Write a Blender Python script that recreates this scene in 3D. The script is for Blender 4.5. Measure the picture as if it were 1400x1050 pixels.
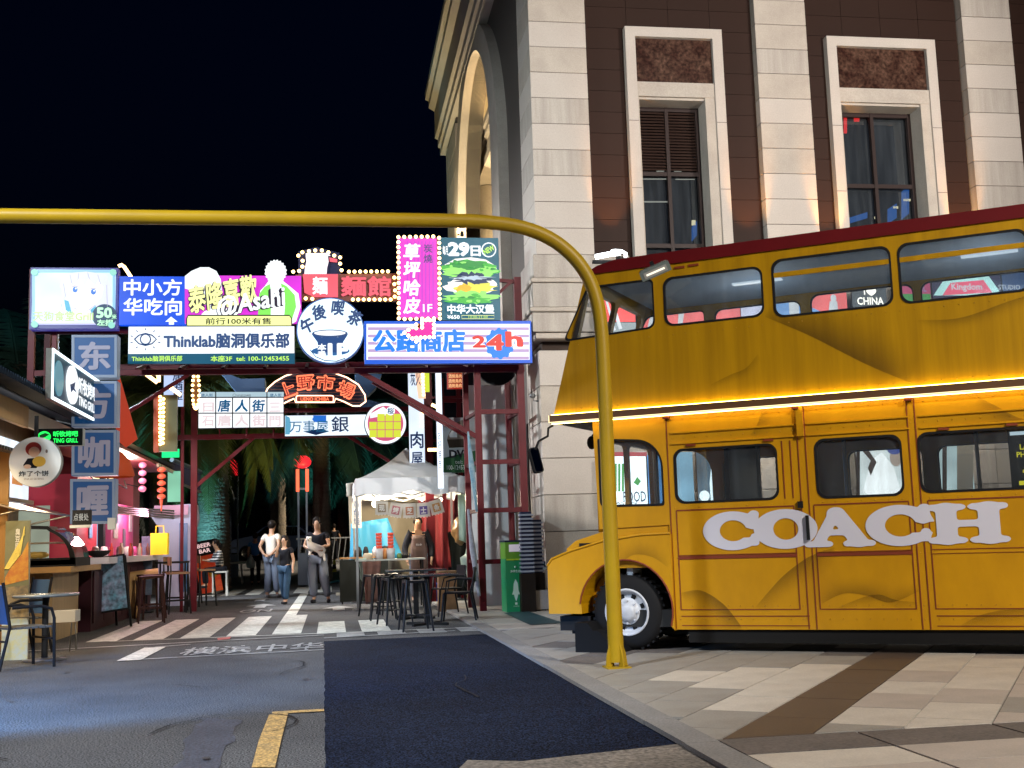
import bpy, math, random
import numpy as np
from mathutils import Vector, Matrix
random.seed(7)
for o in list(bpy.data.objects): bpy.data.objects.remove(o)
sc = bpy.context.scene
COL = sc.collection
# ---------------------------------------------------------------- camera
FOC, HC = 1600.0, 1.2
_a, _p, _r = math.radians(8.9), math.radians(7.6), 0.031
R0 = Vector((math.cos(_a), -math.sin(_a), 0))
FW = Vector((math.sin(_a)*math.cos(_p), math.cos(_a)*math.cos(_p), math.sin(_p)))
U0 = R0.cross(FW)
RV = math.cos(_r)*R0 - math.sin(_r)*U0
UV = math.sin(_r)*R0 + math.cos(_r)*U0
CAM = Vector((0, 0, HC)); PZ = .03; KB = 1.083   # pavement height; bus distance factor
cd = bpy.data.cameras.new('camera'); cam = bpy.data.objects.new('camera', cd); COL.objects.link(cam)
m = Matrix((RV, UV, -FW)).transposed().to_4x4(); m.translation = CAM
cam.matrix_world = m
cd.sensor_width = 36; cd.lens = 36*FOC/1400; cd.clip_end = 2000; cd.clip_start = .05
sc.camera = cam
# ---------------------------------------------------------------- world, exposure
w = bpy.data.worlds.new('World'); sc.world = w; w.use_nodes = True
wn = w.node_tree.nodes; wl = w.node_tree.links
sky = wn.new('ShaderNodeTexSky'); sky.sky_type = 'NISHITA'; sky.sun_disc = False
sky.sun_elevation = math.radians(-2.5); sky.sun_rotation = math.radians(200); sky.air_density = 1.0; sky.dust_density = .3; sky.ozone_density = 4
bg = wn['Background']; bg.inputs['Strength'].default_value = 0.05
tint = wn.new('ShaderNodeMix'); tint.data_type = 'RGBA'; tint.blend_type = 'MULTIPLY'; tint.inputs[0].default_value = 1; tint.inputs[7].default_value = (.22, .75, .9, 1)
wl.new(sky.outputs[0], tint.inputs[6]); wl.new(tint.outputs[2], bg.inputs['Color'])
sun = bpy.data.lights.new('dim_sun_fill', 'SUN'); sun.energy = 0.05; sun.angle = math.radians(15); sun.color = (.75, .85, 1)  # dim wide sun added as ambient fill
so = bpy.data.objects.new('dim_sun_fill', sun); COL.objects.link(so)
so.rotation_euler = Vector((-.35, -.75, .62)).to_track_quat('Z', 'Y').to_euler()
sc.view_settings.view_transform = 'Standard'; sc.view_settings.look = 'None'
sc.view_settings.exposure = 0.0; sc.view_settings.gamma = 1.0
sc.view_settings.use_curve_mapping = False
sc.cycles.use_denoising = True
sc.cycles.max_bounces = 6; sc.cycles.diffuse_bounces = 3; sc.cycles.glossy_bounces = 3
sc.cycles.transparent_max_bounces = 16; sc.cycles.transmission_bounces = 4
sc.cycles.sample_clamp_indirect = 4
sc.cycles.use_light_tree = True

def lamp(name, kind, loc, energy, color=(1, 1, 1), size=.3, aim=None, spot=None, parent=None, blend=.6):
    l = bpy.data.lights.new(name, kind); l.energy = energy; l.color = color
    if kind == 'AREA': l.size = size
    else: l.shadow_soft_size = size
    if spot: l.spot_size = math.radians(spot); l.spot_blend = blend
    o = bpy.data.objects.new(name, l); COL.objects.link(o); o.location = loc
    if aim is not None: o.rotation_euler = (Vector(loc)-Vector(aim)).to_track_quat('Z', 'Y').to_euler()
    if parent: o.parent = parent
    return o

# ---------------------------------------------------------------- picture <-> place helpers
def ray(x, y): return (x-700)/FOC*RV - (y-525)/FOC*UV + FW
def onZ(x, y, z=0.0):
    d = ray(x, y); return CAM + d*((z-HC)/d.z)
def onY(x, y, Y):
    d = ray(x, y); return CAM + d*(Y/d.y)
def onX(x, y, X):
    d = ray(x, y); return CAM + d*(X/d.x)

# ---------------------------------------------------------------- materials
_mc = {}
def mat(name, col, rough=.6, metal=0., em=None, st=1., noise=None, bump=None, spec=.5, coat=0., alpha=None, grain=None):
    if name in _mc: return _mc[name]
    if spec == .5 and max(col) < .07 and not metal and rough > .2: spec = .12
    m = bpy.data.materials.new(name); m.use_nodes = True; _mc[name] = m
    nt = m.node_tree; b = nt.nodes['Principled BSDF']
    b.inputs['Base Color'].default_value = (*col, 1)
    b.inputs['Roughness'].default_value = rough; b.inputs['Metallic'].default_value = metal
    b.inputs['Specular IOR Level'].default_value = spec
    b.inputs['Coat Weight'].default_value = coat; b.inputs['Coat Roughness'].default_value = .12
    if em is not None:
        b.inputs['Emission Color'].default_value = (*em, 1); b.inputs['Emission Strength'].default_value = st
    tc = nt.nodes.new('ShaderNodeTexCoord')
    if noise:                                   # (scale, amount 0..1, second colour or None, stretch)
        s, amt = noise[0], noise[1]; c2 = noise[2] if len(noise) > 2 and noise[2] else tuple(c*.35 for c in col)
        stv = noise[3] if len(noise) > 3 else (1, 1, 1)
        mp = nt.nodes.new('ShaderNodeMapping'); mp.inputs['Scale'].default_value = stv
        nz = nt.nodes.new('ShaderNodeTexNoise'); nz.inputs['Scale'].default_value = s; nz.inputs['Detail'].default_value = 7; nz.inputs['Roughness'].default_value = .65
        rmp = nt.nodes.new('ShaderNodeMapRange'); rmp.inputs[1].default_value = .35; rmp.inputs[2].default_value = .75; rmp.inputs[4].default_value = amt
        mx = nt.nodes.new('ShaderNodeMix'); mx.data_type = 'RGBA'; mx.inputs[6].default_value = (*col, 1); mx.inputs[7].default_value = (*c2, 1)
        nt.links.new(tc.outputs['Object'], mp.inputs[0]); nt.links.new(mp.outputs[0], nz.inputs['Vector'])
        nt.links.new(nz.outputs[0], rmp.inputs[0]); nt.links.new(rmp.outputs[0], mx.inputs[0])
        out = mx.outputs[2]
        if grain:
            g = nt.nodes.new('ShaderNodeTexNoise'); g.inputs['Scale'].default_value = grain[0]; g.inputs['Detail'].default_value = 2
            nt.links.new(tc.outputs['Object'], g.inputs['Vector'])
            r2 = nt.nodes.new('ShaderNodeMapRange'); r2.inputs[1].default_value = .5-(grain[2] if len(grain) > 2 else .2); r2.inputs[2].default_value = .5+(grain[2] if len(grain) > 2 else .2)
            r2.inputs[3].default_value = 1-grain[1]; r2.inputs[4].default_value = 1+grain[1]
            nt.links.new(g.outputs[0], r2.inputs[0])
            vm = nt.nodes.new('ShaderNodeVectorMath'); vm.operation = 'SCALE'
            nt.links.new(out, vm.inputs[0]); nt.links.new(r2.outputs[0], vm.inputs['Scale']); out = vm.outputs[0]
        nt.links.new(out, b.inputs['Base Color'])
    if bump:
        nb = nt.nodes.new('ShaderNodeTexNoise'); nb.inputs['Scale'].default_value = bump[0]; nb.inputs['Detail'].default_value = 5
        nt.links.new(tc.outputs['Object'], nb.inputs['Vector'])
        bp = nt.nodes.new('ShaderNodeBump'); bp.inputs['Strength'].default_value = bump[1]; bp.inputs['Distance'].default_value = bump[2] if len(bump) > 2 else .01
        nt.links.new(nb.outputs[0], bp.inputs['Height']); nt.links.new(bp.outputs[0], b.inputs['Normal'])
    return m
def em(name, col, st=1.2, var=.0):
    if name in _mc: return _mc[name]
    m = mat(name, tuple(min(c, .9)*.10 for c in col), .4, em=col, st=st, spec=.3)
    if var:
        nt = m.node_tree; b = nt.nodes['Principled BSDF']; tc = nt.nodes.new('ShaderNodeTexCoord')
        nz = nt.nodes.new('ShaderNodeTexNoise'); nz.inputs['Scale'].default_value = 1.6; nz.inputs['Detail'].default_value = 1
        r = nt.nodes.new('ShaderNodeMapRange'); r.inputs[1].default_value = .3; r.inputs[2].default_value = .7; r.inputs[3].default_value = st*(1-var); r.inputs[4].default_value = st*(1+var)
        nt.links.new(tc.outputs['Object'], nz.inputs['Vector']); nt.links.new(nz.outputs[0], r.inputs[0]); nt.links.new(r.outputs[0], b.inputs['Emission Strength'])
    return m
def glass(name, tint=(.93, .95, .96), gl=.12):
    if name in _mc: return _mc[name]
    m = bpy.data.materials.new(name); m.use_nodes = True; _mc[name] = m; nt = m.node_tree
    nt.nodes.remove(nt.nodes['Principled BSDF'])
    t = nt.nodes.new('ShaderNodeBsdfTransparent'); t.inputs[0].default_value = (*tint, 1)
    g = nt.nodes.new('ShaderNodeBsdfGlossy'); g.inputs['Roughness'].default_value = .04; g.inputs[0].default_value = (.9, .95, 1, 1)
    d = nt.nodes.new('ShaderNodeBsdfDiffuse'); d.inputs[0].default_value = (.35, .4, .45, 1)
    tc = nt.nodes.new('ShaderNodeTexCoord'); nz = nt.nodes.new('ShaderNodeTexNoise'); nz.inputs['Scale'].default_value = 3; nz.inputs['Detail'].default_value = 6
    mp = nt.nodes.new('ShaderNodeMapping'); mp.inputs['Scale'].default_value = (3, 3, .4)
    nt.links.new(tc.outputs['Object'], mp.inputs[0]); nt.links.new(mp.outputs[0], nz.inputs['Vector'])
    r = nt.nodes.new('ShaderNodeMapRange'); r.inputs[1].default_value = .4; r.inputs[2].default_value = .8; r.inputs[3].default_value = .06; r.inputs[4].default_value = .13
    nt.links.new(nz.outputs[0], r.inputs[0])
    lw = nt.nodes.new('ShaderNodeFresnel'); lw.inputs[0].default_value = 1.5
    ad = nt.nodes.new('ShaderNodeMath'); ad.inputs[1].default_value = gl*.4; nt.links.new(lw.outputs[0], ad.inputs[0])
    m1 = nt.nodes.new('ShaderNodeMixShader'); m2 = nt.nodes.new('ShaderNodeMixShader')
    nt.links.new(r.outputs[0], m1.inputs[0]); nt.links.new(t.outputs[0], m1.inputs[1]); nt.links.new(d.outputs[0], m1.inputs[2])
    nt.links.new(ad.outputs[0], m2.inputs[0]); nt.links.new(m1.outputs[0], m2.inputs[1]); nt.links.new(g.outputs[0], m2.inputs[2])
    nt.links.new(m2.outputs[0], nt.nodes['Material Output'].inputs[0])
    return m

# ---------------------------------------------------------------- object helpers
def tag(o, label=None, cat=None, group=None, kind=None):
    if label: o['label'] = label
    if cat: o['category'] = cat
    if group: o['group'] = group
    if kind: o['kind'] = kind
    return o
def thing(name, label, cat, loc=(0, 0, 0), rz=0., group=None):
    o = bpy.data.objects.new(name, None); COL.objects.link(o); o.location = loc; o.rotation_euler = (0, 0, rz); o.empty_display_size = .1
    return tag(o, label, cat, group)
def copy_tree(o, parent=None):
    c = o.copy(); COL.objects.link(c); c.parent = parent
    for ch in list(o.children): copy_tree(ch, c)
    return c
def link(name, me, material, parent=None, loc=None, kind=None):
    o = bpy.data.objects.new(name, me); COL.objects.link(o)
    if material is not None and not me.materials: me.materials.append(material)
    if parent: o.parent = parent
    if loc is not None: o.location = loc
    if kind: o['kind'] = kind
    return o
class MB:
    def __init__(s): s.v = []; s.f = []; s.sm = []
    def add(s, vs, fs, smooth=False):
        n = len(s.v); s.v += [tuple(v) for v in vs]; s.f += [tuple(i+n for i in f) for f in fs]; s.sm += [smooth]*len(fs); return s
    def box(s, x0, x1, y0, y1, z0, z1, M=None):
        vs = [Vector((x, y, z)) for z in (z0, z1) for y in (y0, y1) for x in (x0, x1)]
        if M: vs = [M @ v for v in vs]
        return s.add(vs, [(0, 2, 3, 1), (4, 5, 7, 6), (0, 1, 5, 4), (2, 6, 7, 3), (0, 4, 6, 2), (1, 3, 7, 5)])
    def prism(s, pts, y0, y1):               # outline in x,z pushed along y (y0 = front)
        n = len(pts)
        a = sum(pts[i][0]*pts[(i+1) % n][1]-pts[(i+1) % n][0]*pts[i][1] for i in range(n))
        if a < 0: pts = pts[::-1]
        vs = [(x, y0, z) for x, z in pts]+[(x, y1, z) for x, z in pts]
        return s.add(vs, [tuple(range(n)), tuple(range(2*n-1, n-1, -1))]+[(i+n, (i+1) % n+n, (i+1) % n, i) for i in range(n)])
    def cyl(s, p0, p1, r0, r1=None, n=10, cap=True):
        r1 = r0 if r1 is None else r1; p0 = Vector(p0); p1 = Vector(p1); d = (p1-p0).normalized()
        u = d.orthogonal().normalized(); w_ = d.cross(u)
        vs = [p0+(u*math.cos(t)+w_*math.sin(t))*r0 for t in [2*math.pi*i/n for i in range(n)]]
        vs += [p1+(u*math.cos(t)+w_*math.sin(t))*r1 for t in [2*math.pi*i/n for i in range(n)]]
        s.add(vs, [(i, (i+1) % n, (i+1) % n+n, i+n) for i in range(n)], True)
        if cap: s.add(vs, [tuple(range(n-1, -1, -1)), tuple(range(n, 2*n))])
        return s
    def tube(s, path, r, n=10, cap=True):
        P = [Vector(p) for p in path]; rs = r if isinstance(r, (list, tuple)) else [r]*len(P)
        ref = None; vs = []
        for i, p in enumerate(P):
            d = (P[min(i+1, len(P)-1)]-P[max(i-1, 0)]).normalized()
            if ref is None: ref = d.orthogonal().normalized()
            u = (ref-d*ref.dot(d)).normalized(); ref = u; w_ = d.cross(u)
            vs += [p+(u*math.cos(2*math.pi*k/n)+w_*math.sin(2*math.pi*k/n))*rs[i] for k in range(n)]
        fs = [(i*n+k, i*n+(k+1) % n, (i+1)*n+(k+1) % n, (i+1)*n+k) for i in range(len(P)-1) for k in range(n)]
        s.add(vs, fs, True)
        if cap: s.add(vs[:n], [tuple(range(n-1, -1, -1))]); s.add(vs[-n:], [tuple(range(n))])
        return s
    def lathe(s, prof, n=24, c=(0, 0, 0), axis='z'):
        vs = []
        for r, h in prof:
            for k in range(n):
                t = 2*math.pi*k/n; a, b = r*math.cos(t), r*math.sin(t)
                v = (a, b, h) if axis == 'z' else ((a, h, b) if axis == 'y' else (h, a, b))
                vs.append((v[0]+c[0], v[1]+c[1], v[2]+c[2]))
        fs = []
        for i in range(len(prof)-1):
            for k in range(n):
                q = (i*n+k, i*n+(k+1) % n, (i+1)*n+(k+1) % n, (i+1)*n+k); fs.append(q if axis != 'y' else q[::-1])
        return s.add(vs, fs, True)
    def ball(s, c, r, n=10, sc_=(1, 1, 1)):
        prof = [(math.sin(math.pi*i/(n//2+1)), -math.cos(math.pi*i/(n//2+1))) for i in range(n//2+2)]
        k = len(s.v); s.lathe([(max(a, .002), b) for a, b in prof], n)
        s.v[k:] = [(c[0]+x*r*sc_[0], c[1]+y*r*sc_[1], c[2]+z*r*sc_[2]) for x, y, z in s.v[k:]]
        return s
    def quad(s, *p): return s.add(p, [tuple(range(len(p)))])
    def mesh(s, name):
        me = bpy.data.meshes.new(name); me.from_pydata(s.v, [], s.f); me.polygons.foreach_set('use_smooth', s.sm); me.update(); return me
    def build(s, name, material, parent=None, loc=None, kind=None): return link(name, s.mesh(name), material, parent, loc, kind)

def plate(name, outer, holes, th, material, parent=None, loc=None, y=0., bevel=0.):
    """flat panel in the x,z plane, thickness th behind y, with real openings"""
    c = bpy.data.curves.new(name, 'CURVE'); c.dimensions = '2D'; c.fill_mode = 'BOTH'; c.extrude = th/2; c.bevel_depth = bevel
    for pts in [outer]+list(holes):
        s = c.splines.new('POLY'); s.points.add(len(pts)-1)
        for i, p in enumerate(pts): s.points[i].co = (p[0], p[1], 0, 1)
        s.use_cyclic_u = True
    t = bpy.data.objects.new('t', c); me = bpy.data.meshes.new_from_object(t); bpy.data.objects.remove(t)
    me.transform(Matrix.Translation((0, y+th/2, 0)) @ Matrix.Rotation(math.pi/2, 4, 'X')); me.name = name
    me.materials.clear()
    return link(name, me, material, parent, loc)
def rr(x0, x1, z0, z1, r, n=6):              # rounded rectangle outline
    pts = []
    for cx, cz, a in ((x1-r, z1-r, 0), (x0+r, z1-r, 90), (x0+r, z0+r, 180), (x1-r, z0+r, 270)):
        for i in range(n+1):
            t = math.radians(a+90*i/n); pts.append((cx+r*math.cos(t), cz+r*math.sin(t)))
    return pts
def rpoly(pts, r, n=5):                      # polygon with rounded corners
    out = []; N = len(pts)
    for i in range(N):
        p = Vector(pts[i]); a = (Vector(pts[i-1])-p).normalized(); b = (Vector(pts[(i+1) % N])-p).normalized()
        rad = r[i] if isinstance(r, (list, tuple)) else r
        p0 = p+a*rad; p1 = p+b*rad
        for k in range(n+1):
            t = k/n; q = p0*(1-t)**2+p*2*t*(1-t)+p1*t*t; out.append((q.x, q.y))
    return out
def ell(cx, cz, rx, rz, n=40): return [(cx+rx*math.cos(2*math.pi*i/n), cz+rz*math.sin(2*math.pi*i/n)) for i in range(n)]

_texts = []
def txt(parent, s, cx, cz, w_, h, material, y=-.004, bold=.0, rot=0., shear=0., space=1., line=1., ext=.001, name='lettering'):
    c = bpy.data.curves.new(name, 'FONT'); c.body = s; c.align_x = 'CENTER'; c.shear = shear
    c.space_character = space; c.space_line = line; c.resolution_u = 2
    o = bpy.data.objects.new(name, c); COL.objects.link(o)
    _texts.append((o, parent, cx, cz, w_, h, y, rot, bold, material)); return o
def fit_texts():
    """turn each text into a mesh of its own, thickened by stacked shifted copies, fitted to its place"""
    dg = bpy.context.evaluated_depsgraph_get(); dg.update()
    for o, parent, cx, cz, w_, h, y, rot, bold, material in _texts:
        me = bpy.data.meshes.new_from_object(o.evaluated_get(dg)); n = len(me.vertices)
        co = np.empty(n*3); me.vertices.foreach_get('co', co); co = co.reshape(-1, 3)[:, :2]
        fs = [tuple(p.vertices) for p in me.polygons]
        bpy.data.objects.remove(o); bpy.data.meshes.remove(me)
        K = 0 if bold < .004 else (4 if bold < .02 else 8)
        lo, hi = co.min(0)-bold, co.max(0)+bold; c = (lo+hi)/2; sx = w_/(hi[0]-lo[0]); sz = h/(hi[1]-lo[1])
        if w_ <= 0: sx = sz
        if h <= 0: sz = sx
        V = []; F = []; cr, sr = math.cos(rot), math.sin(rot)
        for k in range(K+1):
            d = np.array([0, 0]) if k == 0 else bold*np.array([math.cos(2*math.pi*k/K+.3), math.sin(2*math.pi*k/K+.3)])
            q = (co+d-c)*np.array([sx, sz]); b = len(V)
            V += [(cr*u-sr*v, -.00025*k, sr*u+cr*v) for u, v in q]; F += [tuple(i+b for i in f) for f in fs]
        m2 = bpy.data.meshes.new('lettering'); m2.from_pydata(V, [], F); m2.materials.append(material)
        t = bpy.data.objects.new('lettering', m2); COL.objects.link(t); t.parent = parent; t.location = (cx, y, cz)
        _done.append(t)
    _texts.clear()
_done = []
# ================================================================ ground
asph = mat('asphalt', (.082, .083, .088), .85, spec=.2, noise=(.8, .85, (.04, .041, .046)), grain=(85, .85, .09), bump=(110, .8, .006))
patchm = mat('fresh_asphalt', (.0095, .0145, .031), .85, spec=.04, noise=(1.3, .8, (.0055, .008, .017)), grain=(85, .95, .07), bump=(90, .8, .006))
repair = mat('old_repair_asphalt', (.05, .056, .08), .7, noise=(1.5, .8, (.025, .03, .045)), grain=(60, .6), bump=(80, .7, .01))
MB().box(-400, 400, -200, 900, -.5, -.012).build('ground', mat('far_ground', (.02, .022, .024), .9), kind='structure')
road = MB().quad((-9, -14, 0), (2.15, -14, 0), (2.15, 19.9, 0), (2.15, 120, 0), (-9, 120, 0)).build('road', asph, kind='structure')
def sheet(name, pts, z, m, parent=None, kind=None):
    return MB().quad(*[(p[0], p[1], z) for p in pts]).build(name, m, parent, kind=kind)
def jag(p, q, n, a):
    P = Vector(p); Q = Vector(q); nrm = Vector((-(Q-P).y, (Q-P).x)).normalized()
    return [tuple(P.lerp(Q, i/n)+nrm*random.uniform(-a, a)) for i in range(n)]
pp = jag((-.03, 3.5), (1.9, 3.5), 4, .0)+jag((1.9, 3.5), (2.0, 8), 4, 0)+jag((2.0, 8), (2.12, 15.35), 6, 0)+jag((2.12, 15.35), (-.11, 15.35), 10, .012)+jag((-.11, 15.35), (-.03, 3.5), 60, .008)
o = sheet('asphalt_patch', pp, .004, patchm, kind='structure')
q = [onZ(x, y) for x, y in ((275, 982), (327, 985), (300, 1052), (235, 1052))]
sheet('asphalt_repair', jag((q[0].x, q[0].y), (q[1].x, q[1].y), 8, .02)+jag((q[1].x, q[1].y), (q[2].x, q[2].y), 12, .03)+[(q[2].x-.05, 5.5), (q[3].x-.1, 5.5)]+jag((q[3].x, q[3].y), (q[0].x, q[0].y), 12, .04), .004, repair, kind='structure')
gritm = mat('broken_kerb_concrete', (.2, .17, .14), .9, noise=(3, .8, (.08, .07, .06)), grain=(40, .5), bump=(40, .8, .02))
sheet('concrete_verge', jag((.72, 6.62), (1.1, 6.45), 4, .02)+[(2.0, 6.75), (2.0, 5.0), (.2, 5.0)], .008, gritm, kind='structure')
paintm = mat('worn_white_paint', (.66, .67, .62), .6, noise=(7, .9, (.2, .2, .2)), grain=(50, .25))
paintd = mat('faded_white_paint', (.4, .41, .42), .6, noise=(4, .9, (.1, .1, .11)), grain=(50, .3))
yelm = mat('faded_yellow_paint', (.5, .31, .1), .6, noise=(9, .9, (.2, .15, .08)), grain=(60, .5, .1))
for i in range(8):                                              # near crossing
    x0 = -3.32+.62*i; x1 = x0+.40
    pts = [(x0, 16.9), (x1, 16.9), (x1, 21.4), (x0, 21.4)]
    if x1 > 0.1: pts = [(x0, 16.6), (x1, 16.6), (x1, 19.2), (x0, 19.2)]
    if i < 7: sheet('zebra_stripe', pts, .006, paintm, road)
for i in range(4): sheet('zebra_stripe', [(.05+.55*i, 15.95), (.42+.55*i, 15.95), (.42+.55*i, 16.75), (.05+.55*i, 16.75)], .006, paintd, road)
def pline(p, q_, wd, m, name='painted_line', z=.008):
    a = onZ(*p); b = onZ(*q_); d = (b-a).normalized(); n = Vector((-d.y, d.x, 0))*wd/2
    return sheet(name, [a-n, b-n, b+n, a+n], z, m, road)
pline((0, 893), (443, 869), .10, paintd, z=.009); pline((443, 873), (622, 863), .10, paintd, z=.009); pline((150, 878), (640, 859), .07, paintm, z=.011)
pline((176, 903), (443, 889), .08, paintd); pline((176, 904), (212, 886), .26, paintm, z=.010); pline((212, 886), (260, 882), .07, paintd, z=.0125)
pline((395, 845), (416, 812), .2, paintm); pline((250, 812), (470, 808), .09, paintd)
for i in range(8): sheet('zebra_stripe', [(-3.5+.62*i, 31.5), (-3.12+.62*i, 31.5), (-3.12+.62*i, 35.8), (-3.5+.62*i, 35.8)], .006, paintm, road)
MB().add([(-14, 40, .012), (9, 40, .012), (9, 54, .62), (-14, 54, .62), (9, 110, .9), (-14, 110, .9)], [(0, 1, 2, 3), (3, 2, 4, 5)]).build('rising_road', asph, kind='structure')
pline((443, 972), (372, 976), .12, yelm)
q = [onZ(x, y) for x, y in ((368, 979), (394, 977), (385, 1012), (376, 1052), (344, 1052), (354, 1014))]
sheet('painted_line', q, .0115, yelm, road)
mk = MB().quad(onZ(297, 874), onZ(316, 872), onZ(314, 875), onZ(298, 877)); mk.v = [(a, b, .016) for a, b, c in mk.v]
mk.build('painted_dash', mat('red_paint', (.4, .03, .02), .6), road)
fw = bpy.data.objects.new('road_text_holder', None)
a = onZ(248, 893); b = onZ(443, 884)
def groundtext(s, p, wd, hg, m, z=.010):
    c = bpy.data.curves.new('road_lettering', 'FONT'); c.body = s; c.align_x = 'CENTER'; c.align_y = 'CENTER'; c.offset = .012
    t = bpy.data.objects.new('road_lettering', c); me = bpy.data.meshes.new_from_object(t); bpy.data.objects.remove(t); me.materials.clear()
    xs = [v.co.x for v in me.vertices]; ys = [v.co.y for v in me.vertices]; o = link('road_lettering', me, m, road)
    o.location = (p[0], p[1], z); o.scale = (wd/(max(xs)-min(xs)), hg/(max(ys)-min(ys)), 1); return o
groundtext('横滨中华', ((a.x+b.x)/2, 14.55), b.x-a.x, 1.05, paintd)
bpy.data.objects.remove(fw)
for x, y, s in ((357, 829, 1), (357, 820, 1), (463, 832, 1)):
    p = onZ(x, y); a = .45
    MB().quad(*[(p.x+u*a, p.y+v*1.6, .01) for u, v in ((-.25, -.5), (.25, -.5), (.25, 0), (.7, 0), (0, .55), (-.7, 0), (-.25, 0))]).build('painted_arrow', paintd, road)
groundtext('ON', (onZ(350, 836).x, onZ(350, 836).y), .6, .9, paintd)
for k, (x, y) in enumerate(((455, 790), (462, 781), (458, 774))): pline((x, y), (x+12, y+1), .5, paintd)
crk = mat('crack_tar', (.012, .012, .014), .8)
def crack(x, y, ang, n, w_=.012):
    P = []; 
    for i in range(n): P.append((x, y)); ang += random.uniform(-.5, .5); x += .14*math.cos(ang); y += .2*math.sin(ang)
    mb = MB()
    for i, (a, b) in enumerate(P): k = w_*random.uniform(.3, 1); mb.v += [(a-k, b, .0135), (a+k, b, .0135)]
    for i in range(n-1): mb.f.append((2*i, 2*i+1, 2*i+3, 2*i+2)); mb.sm.append(False)
    mb.build('crack', crk, road)
for a in ((-1.2, 8.2, 1.4, 14), (-2.6, 11, .5, 16), (-.5, 11.5, 1.9, 12), (-1.9, 7.5, 2.2, 9), (1.1, 9.2, 1.2, 9)): crack(*a)
for k in range(9):                                              # oil and gum spots
    x, y = random.uniform(-3.5, 1.8), random.uniform(7, 15); r_ = random.uniform(.015, .05)
    MB().add([(x+r_*random.uniform(.6, 1.2)*math.cos(t*.7), y+r_*1.3*math.sin(t*.7), .0145) for t in range(9)], [tuple(range(9))]).build('oil_spot', mat('oil_stain', (.045, .045, .05), .6), road)
# pavement ---------------------------------------------------------
pave = MB().box(2.15, 40, -14, 24, -.011, PZ-.015).build('pavement', mat('mortar', (.09, .085, .08), .9), kind='structure')
kerbm = mat('kerb_granite', (.22, .21, .2), .75, noise=(2.5, .6, (.12, .115, .11)), grain=(60, .25), bump=(50, .3, .004))
kb = MB().box(0, .2, .004, .896, -.011, PZ+.004).mesh('kerb_stone'); kb.materials.append(kerbm)
for i in range(26): link('kerb_stone', kb, kerbm, pave, (1.96+random.uniform(-.004, .004), .3+.9*i, 0))
mats = dict(
 l=mat('cream_paving', (.54, .49, .42), .55, noise=(2.6, .6, (.34, .3, .26)), grain=(90, .1), bump=(40, .15, .003)),
 g=mat('grey_paving', (.28, .265, .24), .55, noise=(2.5, .6, (.18, .16, .14)), grain=(90, .12), bump=(40, .15, .003)),
 p=mat('pink_paving', (.42, .365, .32), .55, noise=(2.4, .6, (.28, .25, .22)), grain=(90, .1), bump=(40, .15, .003)),
 d=mat('brown_paving', (.085, .058, .042), .5, noise=(2, .5, (.06, .042, .034)), grain=(90, .15), bump=(40, .2, .003)),
 b=mat('border_granite', (.13, .11, .1), .7, noise=(3, .7, (.07, .065, .06)), grain=(50, .3), bump=(40, .4, .004)))
# slabs laid on a grid turned to the bus; brown band runs through it
tv = Vector((2.4, 3.38, 0)).normalized(); uvv = Vector((tv.y, -tv.x, 0)); org = Vector((2.20, 6.69, 0))
from mathutils.geometry import delaunay_2d_cdt
def clip(poly, ax, val, keep_gt):
    out = []; n = len(poly)
    for i in range(n):
        A, B = poly[i], poly[(i+1) % n]; ia = (A[ax] > val) == keep_gt; ib = (B[ax] > val) == keep_gt
        if ia: out.append(A)
        if ia != ib:
            t = (val-A[ax])/(B[ax]-A[ax]); out.append(tuple(A[k]+t*(B[k]-A[k]) for k in (0, 1)))
    return out
spots = 0
def slab(poly, m, z=None):
    if len(poly) < 3: return
    n = len(poly); a = sum(poly[i][0]*poly[(i+1) % n][1]-poly[(i+1) % n][0]*poly[i][1] for i in range(n))
    if abs(a) < .01: return
    if a < 0: poly = poly[::-1]
    c = (sum(p[0] for p in poly)/n, sum(p[1] for p in poly)/n); z = PZ+random.uniform(-.0015, .0015)
    top = [(p[0]-c[0], p[1]-c[1], z) for p in poly]; bot = [(p[0]-c[0], p[1]-c[1], PZ-.02) for p in poly]
    MB().add(bot+top, [tuple(range(n, 2*n))]+[(i, (i+1) % n, (i+1) % n+n, i+n) for i in range(n)]).build('paving_slab', m, pave, (c[0], c[1], 0))
XK = 2.165
g_ = .006
def grid_slab(u0, u1, v0, v1, m, ylo=6.70):
    if u1 < -8: return
    poly = [org+uvv*u+tv*v for u, v in ((u0+g_, v0+g_), (u1-g_, v0+g_), (u1-g_, v1-g_), (u0+g_, v1-g_))]
    poly = [(p.x, p.y) for p in poly]
    poly = clip(poly, 0, XK, True)
    if len(poly) > 2: poly = clip(poly, 1, ylo, True)
    if len(poly) > 2: poly = clip(poly, 1, 15.7, False)
    if len(poly) > 2: slab(poly, m)
BW = .455
for j in range(-3, 13):                                          # brown band
    grid_slab(0, BW, j*.9, j*.9+.9, mats['d'])
cols = [('p', 'l', 'p', 'l', 'p'), ('p', 'p', 'l', 'g', 'l')]
for k in range(0, 12):                                           # right of the band
    u0 = BW+k*.46
    for j in range(-8, 14):
        v0 = j*.72+(k % 2)*.36
        grid_slab(u0, u0+.46, v0, v0+.72, mats[random.choice('llpppg' if j < 3 else 'llp')])
for k in range(1, 12):                                          # left of the band
    u0 = -k*.46
    for j in range(-1, 15):
        v0 = j*.72+(k % 2)*.36
        c = org+uvv*(u0+.2)+tv*(v0+.3)
        lit = 7.9 < c.y < 10.2 and c.x > 2.7  # paler slabs laid here as a lit patch, light put into the colour
        mm = 'g' if not lit else random.choice('llp')
        if c.y > 10.4: mm = random.choice('ggb')
        grid_slab(u0, u0+.46, v0, v0+.72, mats[mm])
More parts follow.
